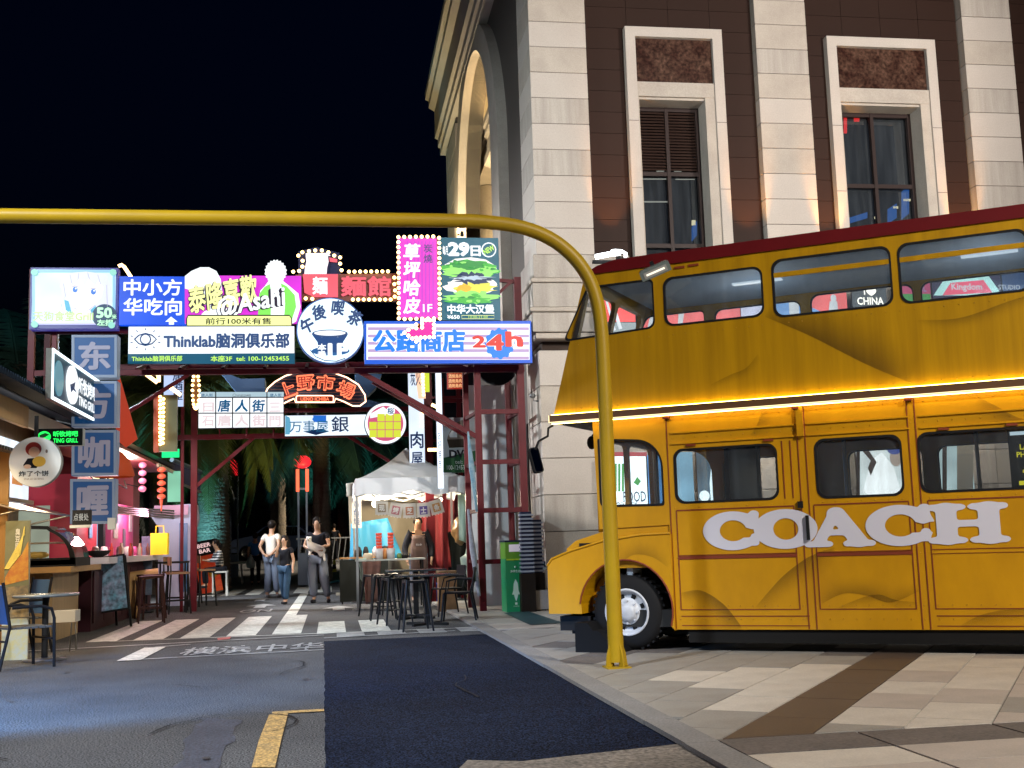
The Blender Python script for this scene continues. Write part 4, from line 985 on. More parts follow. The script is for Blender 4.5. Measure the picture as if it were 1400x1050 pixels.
# 7 pink vertical sign
s = Sign('bulb_sign', 'tall magenta sign with white brush characters inside a border of small bulbs', 544, 324, 600, 436, Y1-.15, .14, facemat=em('sign_hot_pink', (.82, .04, .62), 1, .1), casem=mat('pink_case', (.12, .02, .08), .5), frame=2)
for k in range(8): s.poly([(556+k*5, 330), (557.6+k*5, 330), (558+k*5, 431), (556.4+k*5, 431)], em('pink_rib', (.6, .04, .62), 1), -.0105)
for i, ch in enumerate('草坪哈皮'): s.t(ch, 551, 333+i*24.5, 575, 356+i*24.5, wht, -.02, bold=.035, shear=.12)
s.t('炭', 579, 334, 591, 346, navy, -.02, bold=.01); s.t('燒', 579, 348, 591, 360, navy, -.02, bold=.01); s.t('1F', 578, 416, 591, 427, wht, -.02, bold=.02)
bulbs(s, along((544.5, 325), (600, 324), 7)+along((600, 326), (601, 437), 16)+along((601, 436), (545, 437), 7)+along((545, 436), (544.5, 325), 16), -.045)
# 8 burger sign
s = Sign('lit_sign', 'tall teal sign with a green leafy burger, right end of the upper row', 602, 325, 683, 438, Y1, .16, facemat=em('burger_teal', (.0, .12, .19), .9, .1), casem=mat('teal_case', (.01, .06, .1), .5), frame=.5)
s.t('每月', 605, 336, 612, 349, wht, -.02, bold=.03); s.t('29', 612, 331, 642, 351, wht, -.02, bold=.06); s.t('日', 643, 336, 657, 351, wht, -.02, bold=.04)
s.line([(668+9.5*math.cos(t*.42), 342-9.5*math.sin(t*.42)) for t in range(16)], wht, .011, -.02); s.t('NEW', 660, 338, 676, 346, cLime, -.02, bold=.03, rot=.5)
rnd = random.Random(3); lg = [em('leaf_a', (.06, .5, .06), 1), em('leaf_b', (.3, .85, .16), 1.1), em('leaf_c', (.02, .3, .05), 1)]
def rag(cx, cy, rx, ry, m, y, n=30, j=.16): s.poly([(cx+rx*(1+rnd.uniform(-j, j))*math.cos(2*math.pi*i/n), cy-ry*(1+rnd.uniform(-j, j))*math.sin(2*math.pi*i/n)) for i in range(n)], m, y)
s.poly([(606, 372), (608, 362), (622, 354), (644, 352), (664, 355), (678, 364), (680, 374)], em('bun', (.95, .96, .9), 1.1), -.011)
rag(643, 368, 38, 12, lg[0], -.014); rag(643, 372, 34, 11, lg[1], -.017, 40, .25); rag(640, 362, 26, 6, lg[2], -.020, 30, .3)
rag(643, 392, 34, 13, em('bun', (.95, .96, .9), 1.1), -.022); rag(652, 394, 26, 9, em('egg_yellow', (.8, .75, .08), 1.1), -.025, 26, .3); rag(634, 396, 10, 7, em('egg_orange', (.9, .5, .03), 1), -.028)
rag(644, 381, 26, 7, em('beef_navy', (.01, .04, .14), .7), -.031, 44, .45); rag(644, 380, 22, 2.6, em('beef_pale', (.55, .68, .8), 1), -.034, 40, .7)
rag(643, 408, 36, 9, lg[1], -.036, 40, .3); rag(640, 411, 28, 5, lg[0], -.039, 40, .35)
for k in range(26): 
    x = rnd.uniform(612, 674); y = rnd.choice([rnd.uniform(358, 374), rnd.uniform(404, 414)]); rag(x, y, rnd.uniform(2, 5), rnd.uniform(1, 2.4), rnd.choice(lg), -.042-.0003*k, 9, .4)
s.t('中华大汉堡', 611, 417, 675, 430, wht, -.06, bold=.045); s.t('¥650', 611, 431.5, 628, 437, wht, -.06, bold=.04); s.line([(631, 432), (675, 432), (675, 436.5), (631, 436.5), (631, 432)], cYel, .004, -.05); s.t('10:00-21:00', 640, 432.7, 666, 435.8, cLime, -.06)
# 9 road store sign
s = Sign('lit_sign', 'long lilac striped sign with blue characters and red 24h in a blue cog', 498, 439, 727, 497, Y1-.25, .16, facemat=em('sign_rim_blue', (.0, .1, .7), 1.0), casem=mat('blue_case', (.01, .05, .35), .5))
s.poly([(501, 443), (724, 443), (724, 492), (501, 492)], wht, -.0085, .002)
for k in range(5): s.poly([(503, 447.5+k*10), (723, 447.5+k*10), (723, 451.5+k*10), (503, 451.5+k*10)], cLil, -.0115)
for m_, b, y in ((wht, .085, -.018), (cSky, .045, -.024)): s.t('公路商店', 510, 450, 636, 482, m_, y, bold=b)
cog = []
for k in range(48):
    t = 2*math.pi*k/48; r_ = 20.5 if k % 4 < 2 else 18.3; cog.append((683+r_*math.cos(t), 470-r_*1.06*math.sin(t)))
s.poly(cog, cSky, -.018)
for m_, b, y in ((wht, .09, -.026), (cRed, .04, -.034)): s.t('2', 645, 459, 664, 476, m_, y, bold=b); s.t('4', 664, 457, 689, 480, m_, y, bold=b); s.t('h', 690, 453, 715, 475, m_, y, bold=b)
# arrow with bulbs
s = Sign('arrow_sign', 'hot pink arrow edged with bulbs pointing left over the blue characters', 552, 438, 594, 468, Y1-.42, face=False)
ar = [(553, 455), (569, 444), (569, 449), (577, 448), (577, 438), (593, 438), (593, 461), (569, 462), (569, 467)]
MB().prism([s.p(*q) for q in ar], 0, .08).build('arrow', em('arrow_pink', (.85, .01, .38), 1), s.o); 
MB().box(-.03, .03, .08, .3, -.02, .15).build('bracket', steelr, s.o)
bs = []
for i in range(len(ar)): bs += along(ar[i], ar[(i+1) % len(ar)], max(1, round(math.dist(ar[i], ar[(i+1) % len(ar)])/6)))
bulbs(s, bs, -.02)
# small spot on the burger sign
t = thing('sign_spotlight', 'small warm spotlight standing on top of the teal burger sign', 'spotlight', onY(627, 322, Y1)); MB().cyl((0, 0, 0), (0, 0, .06), .02).build('stem', blackr, t); MB().ball((0, -.02, .06), .035, 8).build('lens', bulbm, t); MB().box(.03, .09, -.03, .06, -.01, .07).build('housing', blackr, t)
# ================================================================ second gantry
G2 = 24.2
g2 = thing('sign_gantry', 'dark red steel frame farther back holding the gridded board and the fan shaped sign', 'gantry', (0, G2, 0))
def g2p(n, *bs):
    for b in bs:
        o = beam(b[0], b[1], s=b[2] if len(b) > 2 else .08, round_=len(b) > 3).build(n, steelr, g2); o.location = (0, -G2, 0)
g2p('beam', ((-3.1, G2, 3.45), (1.7, G2, 3.45), .1), ((-3.1, G2+.2, 4.95), (2.2, G2+.2, 4.95), .08), ((-1, G2+.3, 4.0), (2, G2+.3, 4.0), .09))
g2p('post', ((-2.72, G2, 0), (-2.72, G2, 5.0), .12), ((-2.95, G2, 0), (-2.95, G2, 4.6), .06), ((2.0, G2, 0), (2.0, G2, 5.2), .17), ((2.3, G2, 0), (2.3, G2, 4.6), .08))
g2p('brace', ((-2.7, G2, 2.45), (-1.55, G2, 3.42), .07), ((.35, G2, 3.42), (1.35, G2, 2.78), .06))
for k in range(3): g2p('rung', ((2.05, G2, 3.3+k*.45), (2.9, G2, 3.3+k*.45), .05))
cfr = mat('board_bar', (.03, .05, .07), .5)
Y2 = 23.9
s = Sign('lit_sign', 'white gridded street name board with blue brush characters under the eye sign', 271, 536, 388, 585, Y2, .12, facemat=em('board_cool_white', (.92, .96, 1), 1.25), frame=.6, cat='sign')
s.poly([(271, 536), (388, 536), (388, 543.5), (271, 543.5)], em('board_head', (.55, .75, .85), .8), -.0095)
for y in (543.5, 565): s.line([(271, y), (388, y-.2)], cfr, .012)
for x in (295, 318, 341.5, 365): s.line([(x, 543 if x not in (295, 365) else 536), (x, 585)], cfr, .012)
cT = em('ink_teal_blue', (.0, .12, .3), .8); fad = em('ink_faded', (.85, .72, .75), 1.0)
for i, ch in enumerate('唐人街'): s.t(ch, 297.5+i*23.5, 546, 315.5+i*23.5, 563.5, cT, bold=.03, shear=.1); s.t(ch, 297.5+i*23.5, 567, 316.5+i*23.5, 583, fad, bold=.04)
s.t('日', 277, 550, 293, 563.5, fad, bold=.03); s.t('三', 368, 550, 384, 563.5, fad, bold=.03); s.t('石', 276, 568, 293, 583, fad, bold=.03); s.t('門', 368, 568, 384, 583, fad, bold=.03)
s.t('唐人街', 275, 538, 291, 542.5, cT, bold=.01); s.t('唐人街', 369, 538, 385, 542.5, cT, bold=.01); s.t('Chinatown', 318, 538, 343, 542.5, mat('grey_ink', (.2, .25, .28), .6))
for x in (300, 337, 374): s.line([(x, 585), (x, 596)], steelr, .02, .06, 'bracket')
# fan-shaped neon market sign
s = Sign('neon_sign', 'fan shaped neon market sign with orange outlined characters', 361, 506, 501, 560, Y2+.1, face=False)
fan = [(362, 540), (370, 527), (386, 516), (406, 509), (430, 506.5), (456, 509), (478, 517), (494, 529), (500, 543), (497, 553), (486, 556), (470, 552), (456, 546), (404, 546), (392, 551)]
fan = [(362, 540), (366, 531), (376, 522), (390, 514), (408, 508.5), (430, 506.5), (454, 509), (474, 516), (490, 526), (499, 540), (500, 549), (492, 555), (482, 555), (470, 549), (459, 545), (457, 550), (404, 550), (402, 545), (391, 550), (380, 556), (368, 552)]
MB().prism([s.p(*q) for q in fan], .03, .10).build('backing', mat('fan_back', (.012, .03, .07), .4), s.o)
orn = em('neon_orange', (1, .32, .14), 3.2); orw = em('neon_pale_orange', (1, .55, .34), 4.5)
s.line(fan+[fan[0]], orw, .014, -.01, 'neon_tube')
for k in range(9):
    y = 512+k*4.6; hw = [30, 44, 52, 57, 61, 64, 66, 66, 64][k]; s.line([(430-hw, y+2), (430+hw, y+1)], mat('fan_rail', (.25, .12, .12), .4), .007, .02, 'rail')
for ch, x, y, r_ in (('上', 392, 533, .35), ('野', 418, 523.5, .08), ('市', 445, 523.5, -.1), ('場', 473, 533, -.42)):
    s.t(ch, x-13, y-11.5, x+13, y+11.5, em('char_orange', (1, .22, .10), 1.6), -.02, bold=.045, rot=r_); s.t(ch, x-11, y-9, x+11, y+9, mat('char_dark_red', (.15, .01, .01), .5, em=(.35, .03, .02), st=1), -.03, bold=.004, rot=r_)
pl = [(405, 541), (456, 541), (456, 550), (405, 550)]
s.poly(rpoly(pl, 3), mat('plate_red', (.3, .04, .02), .5), -.012, .03); s.line(rpoly(pl, 3)+[rpoly(pl, 3)[0]], orw, .010, -.016, 'neon_tube'); s.t('UENO ICHIBA', 411, 543, 450, 548.5, em('char_orange', (1, .22, .10), 1.6), -.02, bold=.02)
# long white banner sign + round map sign
s = Sign('lit_sign', 'low white banner sign with thin blue characters and a blue cap print', 389, 567, 503, 596, Y2-.1, .1, facemat=em('board_cool_white2', (.8, .9, 1), 1.2, .15), frame=.6)
s.poly([(390, 568), (396, 571), (398, 582), (396, 594), (390, 594)], em('print_sky', (.12, .4, .6), 1)); s.disc(436, 573, 9, 4.5, em('print_eye', (.02, .16, .65), 1)); s.poly([(428, 568), (446, 568), (446, 578), (430, 577)], em('print_eye', (.02, .16, .65), 1), -.0095)
s.poly([(414, 590), (440, 586), (450, 590), (432, 595)], navy, -.0098)
s.t('万事屋', 396, 575, 449, 591, em('ink_teal2', (.02, .16, .32), .9), -.015, bold=.005); s.t('銀', 453, 569, 477, 591, navy, -.015, bold=.012)
s = Sign('round_sign', 'round white sign with a yellow gridded block and pink roof behind the white tent', 498, 550, 556, 608, Y2-.3, face=False)
R_ = s.W; MB().prism(ell(0, 0, R_, R_, 44), 0, .12).build('case', case, s.o); MB().prism(ell(0, 0, R_*.97, R_*.97, 44), -.006, -.001).build('face', wht, s.o); MB().prism(ell(0, 0, R_*.84, R_*.84, 40), -.010, -.008).build('print', em('roof_pink', (.75, .12, .25), .9), s.o)
s.poly([(506, 566), (524, 556), (531, 562), (527, 568), (506, 572)], wht, -.013)
for i in range(4):
    for j in range(3):
        if (i, j) != (0, 0): s.poly([(505+i*11, 566+j*11), (515+i*11, 566+j*11), (515+i*11, 576+j*11), (505+i*11, 576+j*11)], em('lime_block', (.72, .8, .06), 1), -.016-.0003*i)
s.disc(534, 562, 6, 6, wht, -.020); s.t('桜', 529.5, 557.5, 538.5, 566.5, cT, -.027, bold=.02)
# strings of bulbs edge-on, vertical lightboxes, behind and around the second gantry
s = Sign('bulb_column', 'narrow column of warm bulbs on a red post beside an olive panel', 212, 540, 242, 617, 22.3, .1, facemat=mat('olive_panel', (.12, .12, .05), .6, noise=(2, .4)), casem=mat('olive_panel_edge', (.2, .22, .16), .6))
s.poly([(210, 538), (217, 538), (217, 618), (210, 618)], mat('orange_red_post', (.35, .07, .02), .5), -.03, .1, 'post')
bulbs(s, along((219.5, 543), (219.5, 613), 13)+along((224, 546), (223, 612), 11), -.05)
s = Sign('bulb_ring', 'tall narrow oval ring of warm bulbs hanging left of the street name board', 262, 508, 274, 560, 23.5, face=False)
MB().prism(ell(0, 0, s.W*.6, s.H*.95, 24), .0, .06).build('backing', mat('ring_back', (.12, .06, .03), .5), s.o)
bulbs(s, [(268+4.6*math.cos(2*math.pi*k/22), 534-25*math.sin(2*math.pi*k/22)) for k in range(22)], -.03)
s = Sign('lit_sign', 'slanting warm light tubes and a tall white banner behind the left brace', 224, 502, 251, 556, 23.0, .05, facemat=em('banner_blue_white', (.55, .68, 1), 1), casem=case)
s.t('居\n酒\n屋', 236, 508, 250, 548, navy, bold=.02)
for p, q in (((191, 505), (215, 523)), ((207, 503), (217, 514)), ((231, 528), (247, 540)), ((217, 505), (217, 522))):
    t = thing('light_tube', {191: 'longest slanting warm light tube above the left diagonal brace', 207: 'short warm light tube at the top beside the upright one', 231: 'slanting warm tube just right of the diagonal brace', 217: 'short upright warm light tube left of the blue white banner'}[p[0]], 'light tube', onY(*p, 22.6))
    b_ = onY(*q, 22.6)-onY(*p, 22.6); MB().cyl((0, 0, 0), b_, .035, n=8).build('tube', em('warm_tube', (1, .6, .25), 6), t); MB().cyl((0, .05, 0), b_+Vector((0, .05, 0)), .03, n=6).build('backing', steeld, t)
t = thing('light_tube', 'curved warm light tube above the gap between the portrait board and the blue sign', 'light tube', onY(163, 366, 20.6)); 
MB().tube([onY(a, b, 20.6)-onY(163, 366, 20.6) for a, b in ((162, 364), (166, 362), (170, 365), (176, 374), (180, 380))], .03, 8).build('tube', em('warm_tube', (1, .6, .25), 6), t)
# right cluster
s = Sign('lit_sign', 'tall white vertical sign with a big dark meat character right of the round map sign', 559, 500, 580, 655, 23.2, .08, facemat=em('banner_white3', (.75, .86, 1), 1.1, .1), casem=case)
s.t('炭火', 561, 504, 575, 528, navy, bold=.01); s.t('肉', 561, 590, 579, 613, navy, bold=.02); s.t('屋', 562, 618, 578, 636, navy, bold=.02)
s.poly([(566, 497), (580, 497), (582, 545), (572, 545)], em('print_warm', (1, .6, .4), 1.2), -.012)
bulbs(s, along((577, 503), (579, 545), 9)+along((581, 500), (583, 530), 6)+along((576, 560), (577, 588), 5), -.05)
s = Sign('lit_sign', 'slim yellow green lit strip between the warm bulbs and the white column sign', 581, 504, 587, 536, 23.1, .05, facemat=em('strip_lime', (.65, .75, .05), 1.1), casem=case)
s = Sign('lit_sign', 'very tall slim bright white column sign beside the dark red post', 597, 504, 605, 668, 22.0, .06, facemat=em('column_white', (.8, .88, 1), 1.4), casem=case)
for k in range(3): s.t('定食屋', 599, 560+k*30, 603.5, 580+k*30, navy) if False else None
s.t('お\n好\n焼\nき', 599, 590, 603, 640, mat('grey_ink2', (.2, .2, .3), .5))
s = Sign('lit_sign', 'dark red board with rows of small glowing orange characters high behind the gantry', 611, 503, 640, 532, 23.5, .06, facemat=em('board_red_dark', (.35, .02, .01), .9), casem=case)
for k in range(4): s.t('酒焼鳥肉丼', 613, 505+k*6.5, 636, 510.5+k*6.5, em('char_amber', (1, .55, .25), 1), bold=.02)
for k in range(3):
    t = thing('light_tube', ['short horizontal warm tube low on the orange post', 'warm glint tube where the two braces cross', 'short horizontal warm tube under the near sign edge'][k], 'light tube', onY([585, 590, 566][k], [615, 553, 503][k], 21.9)); MB().cyl((0, 0, 0), ([.18, .12, .22][k], 0, [0, -.06, 0][k]), .03, n=8).build('tube', em('warm_tube', (1, .6, .25), 6), t)
s = Sign('hanging_banner', 'grey and dark green banner with a telephone number, right of the tent peak', 606, 571, 650, 646, 21.6, .03, facemat=mat('banner_grey', (.22, .25, .27), .7), casem=mat('banner_grey', (.22, .25, .27), .7), cat='banner')
s.poly([(606, 626), (650, 616), (650, 646), (606, 646)], mat('banner_green', (.012, .05, .02), .6)); s.poly([(611, 601), (640, 600), (642, 612), (614, 613)], mat('banner_dark', (.02, .015, .01), .6)); s.poly([(612, 597), (620, 580), (632, 574), (642, 586), (645, 600), (611, 602)], mat('banner_taupe', (.09, .07, .055), .6), -.0095)
s.poly([(614, 594), (618, 588), (625, 590), (625, 598), (615, 598)], mat('banner_grey2', (.3, .32, .34), .7), -.013)
s.t('DVF', 614, 615, 641, 626, blk, -.016, bold=.04); s.t('tel:', 622, 629, 632, 634, mat('banner_print', (.35, .4, .38), .6), -.016); s.t('100-12453455', 611, 636, 644, 642, mat('banner_print', (.35, .4, .38), .6), -.016)
s.line([(614, 613), (641, 612)], mat('banner_print', (.35, .4, .38), .6), .006, -.016)
t = thing('umbrella_folded', 'slim folded pale blue sunshade leaning on the red tower', 'umbrella', onY(645, 655, 19.8)); MB().tube([onY(a, b, 19.7)-onY(645, 655, 19.8) for a, b in ((640, 590), (645, 640), (652, 700))], [.015, .05, .02], 8).build('cover', mat('blue_cover', (.08, .2, .3), .6, noise=(9, .8, (.3, .4, .45))), t)
t = thing('umbrella_folded', 'slim folded white printed sunshade leaning against the tower foot', 'umbrella', onY(650, 760, 19.8)); MB().tube([onY(a, b, 19.75)-onY(650, 760, 19.8) for a, b in ((640, 696), (646, 750), (655, 815))], [.02, .05, .03], 8).build('cover', mat('white_cover', (.4, .42, .5), .6, noise=(12, .8, (.15, .12, .2))), t)
# blue wing-shaped roofs seen behind the gantry
bw = mat('roof_slate_blue', (.03, .075, .16), .6)
for lab, pts, y in (('slate blue swept canopy behind the street name board', [(300, 507), (330, 518), (362, 517), (362, 540), (330, 545)], 26), ('slate blue pointed canopy tip right of the fan sign', [(486, 508), (522, 512), (514, 530), (498, 545), (540, 556), (486, 560)], 26)):
    c = onY(*pts[0], y); o = MB().prism([(onY(a, b, y).x-c.x, onY(a, b, y).z-c.z) for a, b in pts], 0, .6).build('canopy', bw, None, c); tag(o, lab, 'canopy')
# ================================================================ left row of food stalls
wood = mat('plywood', (.36, .2, .06), .6, noise=(1.3, .5, (.26, .13, .035), (6, 6, .5)), bump=(20, .1, .003))
woodd = mat('plywood_dark', (.2, .1, .03), .6, noise=(1.3, .5, None, (6, 6, .5)))
creamp = mat('cream_board', (.45, .38, .28), .6, noise=(2, .4))
roofm = mat('dark_roof_tiles', (.02, .03, .045), .4)
mtl = mat('brushed_metal', (.4, .38, .34), .3, metal=.9, noise=(8, .4))
A0 = Vector((-4.2, 17, 0))
sa = thing('food_stall', 'wooden food stall with dark tiled roof edge and lit menu window, nearest on the left', 'food stall', A0)
def sp(n, m, mb, parent=None, kind=None):
    o = mb.build(n, m, parent or sa, kind=kind); o.location = -A0 if not parent else (0, 0, 0); return o
sp('wall', woodd, MB().box(-8, -4.75, 12.5, 20.4, 0, 3.2))
for i in range(9):
    y0 = 12.6+i*.42
    if y0 < 15.2: sp('plank', wood, MB().box(-4.75, -4.70, y0, y0+.40, 0, 2.62))
for k in range(5): x0 = -4.9+k*.16; sp('plank', wood, MB().box(x0, x0+.155, 15.9, 15.96, 0, 2.55))
sp('fascia_board', wood, MB().box(-4.16, -4.10, 12.2, 16.8, 2.93, 3.22)); sp('fascia_board', creamp, MB().box(-4.16, -4.11, 16.81, 20.4, 2.95, 3.2))
rf_ = MB(); rf_.add([(-4.0, 12, 3.27), (-4.0, 20.6, 3.27), (-7, 20.6, 4.1), (-7, 12, 4.1), (-4.0, 12, 3.35), (-4.0, 20.6, 3.35), (-7, 20.6, 4.2), (-7, 12, 4.2)], [(0, 1, 2, 3), (7, 6, 5, 4), (0, 4, 5, 1), (1, 5, 6, 2), (0, 3, 7, 4)]); sp('roof', roofm, rf_)
tl = MB()
for k in range(80): tl.lathe([(.05, 0), (.05, .3)], 6, (-4.02, 12.1+k*.106, 3.32), 'x')
sp('roof_tile_ends', roofm, tl, kind='stuff')
al = MB()
for k in range(34): al.box(-4.6, -3.75, 12.0+k*.12, 12.0+k*.12+.06, 2.62, 2.66, None)
al.v = [(x, y, z-(x+4.6)*.22) for x, y, z in al.v]; sp('corrugated_awning', mat('corrugated_steel', (.06, .07, .09), .35, metal=.5), al, kind='stuff')
# lit menu lightboxes
mn = sp('menu_lightbox', em('menu_white', (.8, .9, 1), 1.1, .25), MB().box(-4.72, -4.66, 16.0, 19.2, 2.05, 2.9))
for k in range(3):
    m_ = em('menu_food', (.75, .3, .08), .8, .4); m2 = em('menu_pink', (.6, .35, .6), 1)
    MB().box(-4.655, -4.652, 16.2+k*1.0, 16.8+k*1.0, 2.25, 2.6).build('menu_photo', m_ if k else m2, mn)
sp('header_board', creamp, MB().box(-4.74, -4.60, 16.0, 19.4, 1.92, 2.04)); sp('counter_shelf', wood, MB().box(-4.9, -3.55, 17.0, 19.15, .95, 1.03)); sp('counter_front', mat('counter_wood', (.33, .22, .1), .55, noise=(1.4, .5, None, (5, 5, .6))), MB().box(-4.85, -3.85, 17.3, 19.0, 0, .94))
pi_ = sp('counter_picture', mat('picture_black', (.02, .03, .02), .5), MB().prism([(-4.55, .42), (-4.15, .62), (-4.13, .12), (-4.5, .1)], 17.28, 17.299)); MB().prism([(-4.42, .12), (-4.2, .14), (-4.22, .26), (-4.36, .3)], 17.27, 17.279).build('print', em('flame_print', (.8, .18, .02), .5, .5), pi_)
sp('lit_interior', em('stall_interior', (.65, .75, .6), .35, .3), MB().box(-4.95, -4.3, 19.0, 19.05, 1.1, 1.95))
sp('open_flap', mtl, MB().add([(-4.7, 15.6, 2.02), (-4.7, 18.6, 2.02), (-3.9, 18.6, 1.78), (-3.9, 15.6, 1.78), (-4.7, 15.6, 2.0), (-4.7, 18.6, 2.0), (-3.9, 18.6, 1.76), (-3.9, 15.6, 1.76)], [(3, 2, 1, 0), (4, 5, 6, 7), (0, 4, 7, 3), (2, 3, 7, 6)]))
sp('flap_arm', mtl, MB().cyl((-4.7, 18.5, 1.6), (-3.92, 18.5, 1.77), .015).cyl((-4.7, 15.7, 1.6), (-3.92, 15.7, 1.77), .015))
sp('striplight', em('flap_light', (1, .85, .5), 1.5), MB().cyl((-4.68, 15.8, 1.96), (-4.68, 18.4, 1.96), .015))
lamp('stall_light', 'AREA', (-4.45, 17.0, 1.92), 80, (1, .8, .55), 1.2, (-4.3, 17, 0))
lamp('stall_light', 'AREA', (-4.35, 14.2, 2.5), 110, (1, .75, .4), 1.0, (-4.9, 14.2, 1.0))
# display case on the counter
dc = thing('display_case', 'curved glass warming display case with yellow pastries on the wooden counter', 'display case', (-4.03, 17.7, 1.03)); dc.scale = (1.2, 1, 1.2); lamp('case_fill_light', 'POINT', (-.1, 0, .38), 14, (1, .9, .7), .05, parent=dc)  # point lamp added to brighten the inside of the case
arc = [(-.42, 0), (-.42, .5)]+[(-.42+.84*math.sin(math.radians(t)), .04+.46*math.cos(math.radians(t))) for t in range(0, 91, 10)]
sidep = [(-.42, 0.02), (-.42, .5), (.1, .47)]+[(-.05+.46*math.sin(math.radians(t)), .05+.42*math.cos(math.radians(t))) for t in range(25, 91, 10)]+[(.42, .02)]
for yy in (-.5, .46): plate('side_frame', sidep, [[((a+.0)*.84, .06+b*.80) for a, b in sidep]], .04, blackr, dc, y=yy)
g_m = MB(); cur = sidep[1:]
for i in range(len(cur)-1): g_m.quad((cur[i][0], -.5, cur[i][1]), (cur[i+1][0], -.5, cur[i+1][1]), (cur[i+1][0], .5, cur[i+1][1]), (cur[i][0], .5, cur[i][1]))
g_m.build('curved_glass', glass('case_glass', (.93, .96, .96), .5), dc)
MB().box(-.42, .42, -.5, .5, 0, .1).build('base', blackr, dc); MB().box(-.4, .2, -.46, .46, .27, .285).build('shelf', mtl, dc); MB().box(-.41, -.39, -.46, .46, .1, .48).build('rear_panel', em('case_back_glow', (.75, .7, .5), .6), dc)  # glow put into the rear panel and the pastries to brighten the inside
for k in range(5): MB().ball((-.2+.1*(k % 2), -.36+k*.18, .14), .09, 8, (1.1, 1, .45)).build('pastry', mat('pastry', (.5, .3, .06), .6, em=(.5, .28, .05), st=.2), dc)
MB().cyl((-.3, -.4, .46), (-.3, .4, .46), .012).build('lamp_tube', em('case_tube', (1, .9, .6), 4), dc)
# cloths and leaflets
t = thing('menu_stand', 'small black and white price card standing at the end of the counter', 'price card', onY(112, 705, 17.3)); MB().box(-.13, .13, 0, .03, -.13, .08).build('card', mat('card_black', (.02, .02, .02), .5), t); MB().box(-.16, .12, -.01, .03, -.17, -.13).build('foot', mat('card_white', (.6, .6, .55), .5), t)
txt(t, '点餐处', -.01, -.02, .2, .1, em('card_ink', (.6, .6, .55), .8), -.006)
s = Sign('menu_poster', 'tall poster of orange noodles pinned below the round white sign', 6, 712, 40, 862, 15.6, .03, facemat=mat('poster_olive', (.16, .17, .10), .5, noise=(2, .5)), casem=creamp, cat='poster')
s.poly([(7, 790), (18, 770), (30, 758), (39, 740), (39, 792), (7, 800)], mat('noodle_orange', (.35, .09, .03), .5, noise=(8, .8, (.6, .4, .05)))); 
for k in range(6): s.line([(34, 720+k*2), (28-k*2, 758), (12-k, 778)], mat('noodle_yellow', (.6, .5, .12), .5), .009)
s.t('臭\n豆\n腐', 21, 722, 28, 752, mat('poster_white_ink', (.6, .6, .55), .5), bold=.02)
s.poly([(7, 803), (39, 800), (39, 862), (7, 862)], mat('poster_dark2', (.08, .08, .07), .5, noise=(9, .9, (.4, .3, .15))))
s = Sign('menu_poster', 'low leaflet board with food photos leaning behind the grey outdoor table', 2, 846, 38, 905, 14.6, .03, facemat=mat('leaflet', (.35, .4, .4), .5, noise=(9, .9, (.5, .4, .05))), casem=creamp, cat='poster')
# signs on stall A
dk = mat('lightbox_navy', (.01, .035, .06), .3, em=(.0, .03, .06), st=.6)
bxp = Vector((-3.6, 17.45, 3.55))
t = thing('lightbox_sign', 'dark light box with glowing white outline and grill lettering above the tiled roof', 'sign', bxp, math.pi/2)
MB().box(-1.6, 1.6, 0, .07, -.34, .33).build('case', mtl, t); MB().box(-1.56, 1.56, -.006, -.001, -.31, .30).build('face', dk, t)
o = MB(); 
for a, b, c, d in ((-1.6, 1.6, .29, .33), (-1.6, 1.6, -.34, -.30), (-1.6, -1.54, -.30, .29), (1.54, 1.6, -.30, .29)): o.box(a, b, -.02, -.007, c, d)
o.build('lit_border', em('tube_white', (.8, .95, 1), 2.2), t)
MB().prism(ell(-1.22, -.02, .26, .24, 24), -.02, -.007).build('grey_disc', mat('disc_teal', (.12, .3, .38), .5, em=(.1, .3, .4), st=.5), t)
MB().prism(ell(-.42, 0, .36, .27, 28), -.03, -.007).build('logo_disc', wht, t); MB().prism([(-.62, -.02), (-.4, .03), (-.3, .06), (-.36, -.04), (-.2, -.08), (-.44, -.07), (-.55, -.12)], -.036, -.031).build('logo_print', navy, t)
txt(t, '听牧烤吧', .62, .07, 1.3, .24, wht, -.02, bold=.03); txt(t, 'TING GRILL', .62, -.16, 1.25, .14, wht, -.02, bold=.03)
s = Sign('lit_sign', 'small black box sign with bright green grill lettering and a green leaf disc', 51, 586, 113, 609, 16.2, .16, facemat=mat('box_black', (.006, .01, .01), .4), casem=mat('box_side', (.3, .35, .35), .5))
gn = em('neon_green', (.02, 1, .12), 1.4); s.t('听牧烤吧', 73, 589, 107, 597.5, gn, bold=.04); s.t('TING GRILL', 73, 599, 107, 605.5, gn, bold=.03); s.disc(60.5, 597.5, 9.2, 8.2, gn); s.poly([(54, 595), (62, 592), (68, 594), (62, 598), (55, 599)], mat('leaf_dark', (.0, .1, .02), .5), -.014)
s = Sign('round_sign', 'round white hanging sign with a red haired cook drawing and black brush writing', 12, 599, 84, 664, 14.4, face=False)
R_ = s.W; MB().prism(ell(0, 0, R_, R_, 44), 0, .10).build('case', mat('sign_side', (.3, .32, .3), .5), s.o); MB().prism(ell(0, 0, R_*.985, R_*.985, 44), -.006, -.001).build('face', mat('sign_face_white', (.55, .56, .52), .5, em=(.5, .55, .52), st=.22), s.o)
pr = lambda n, c: mat(n, c, .5)
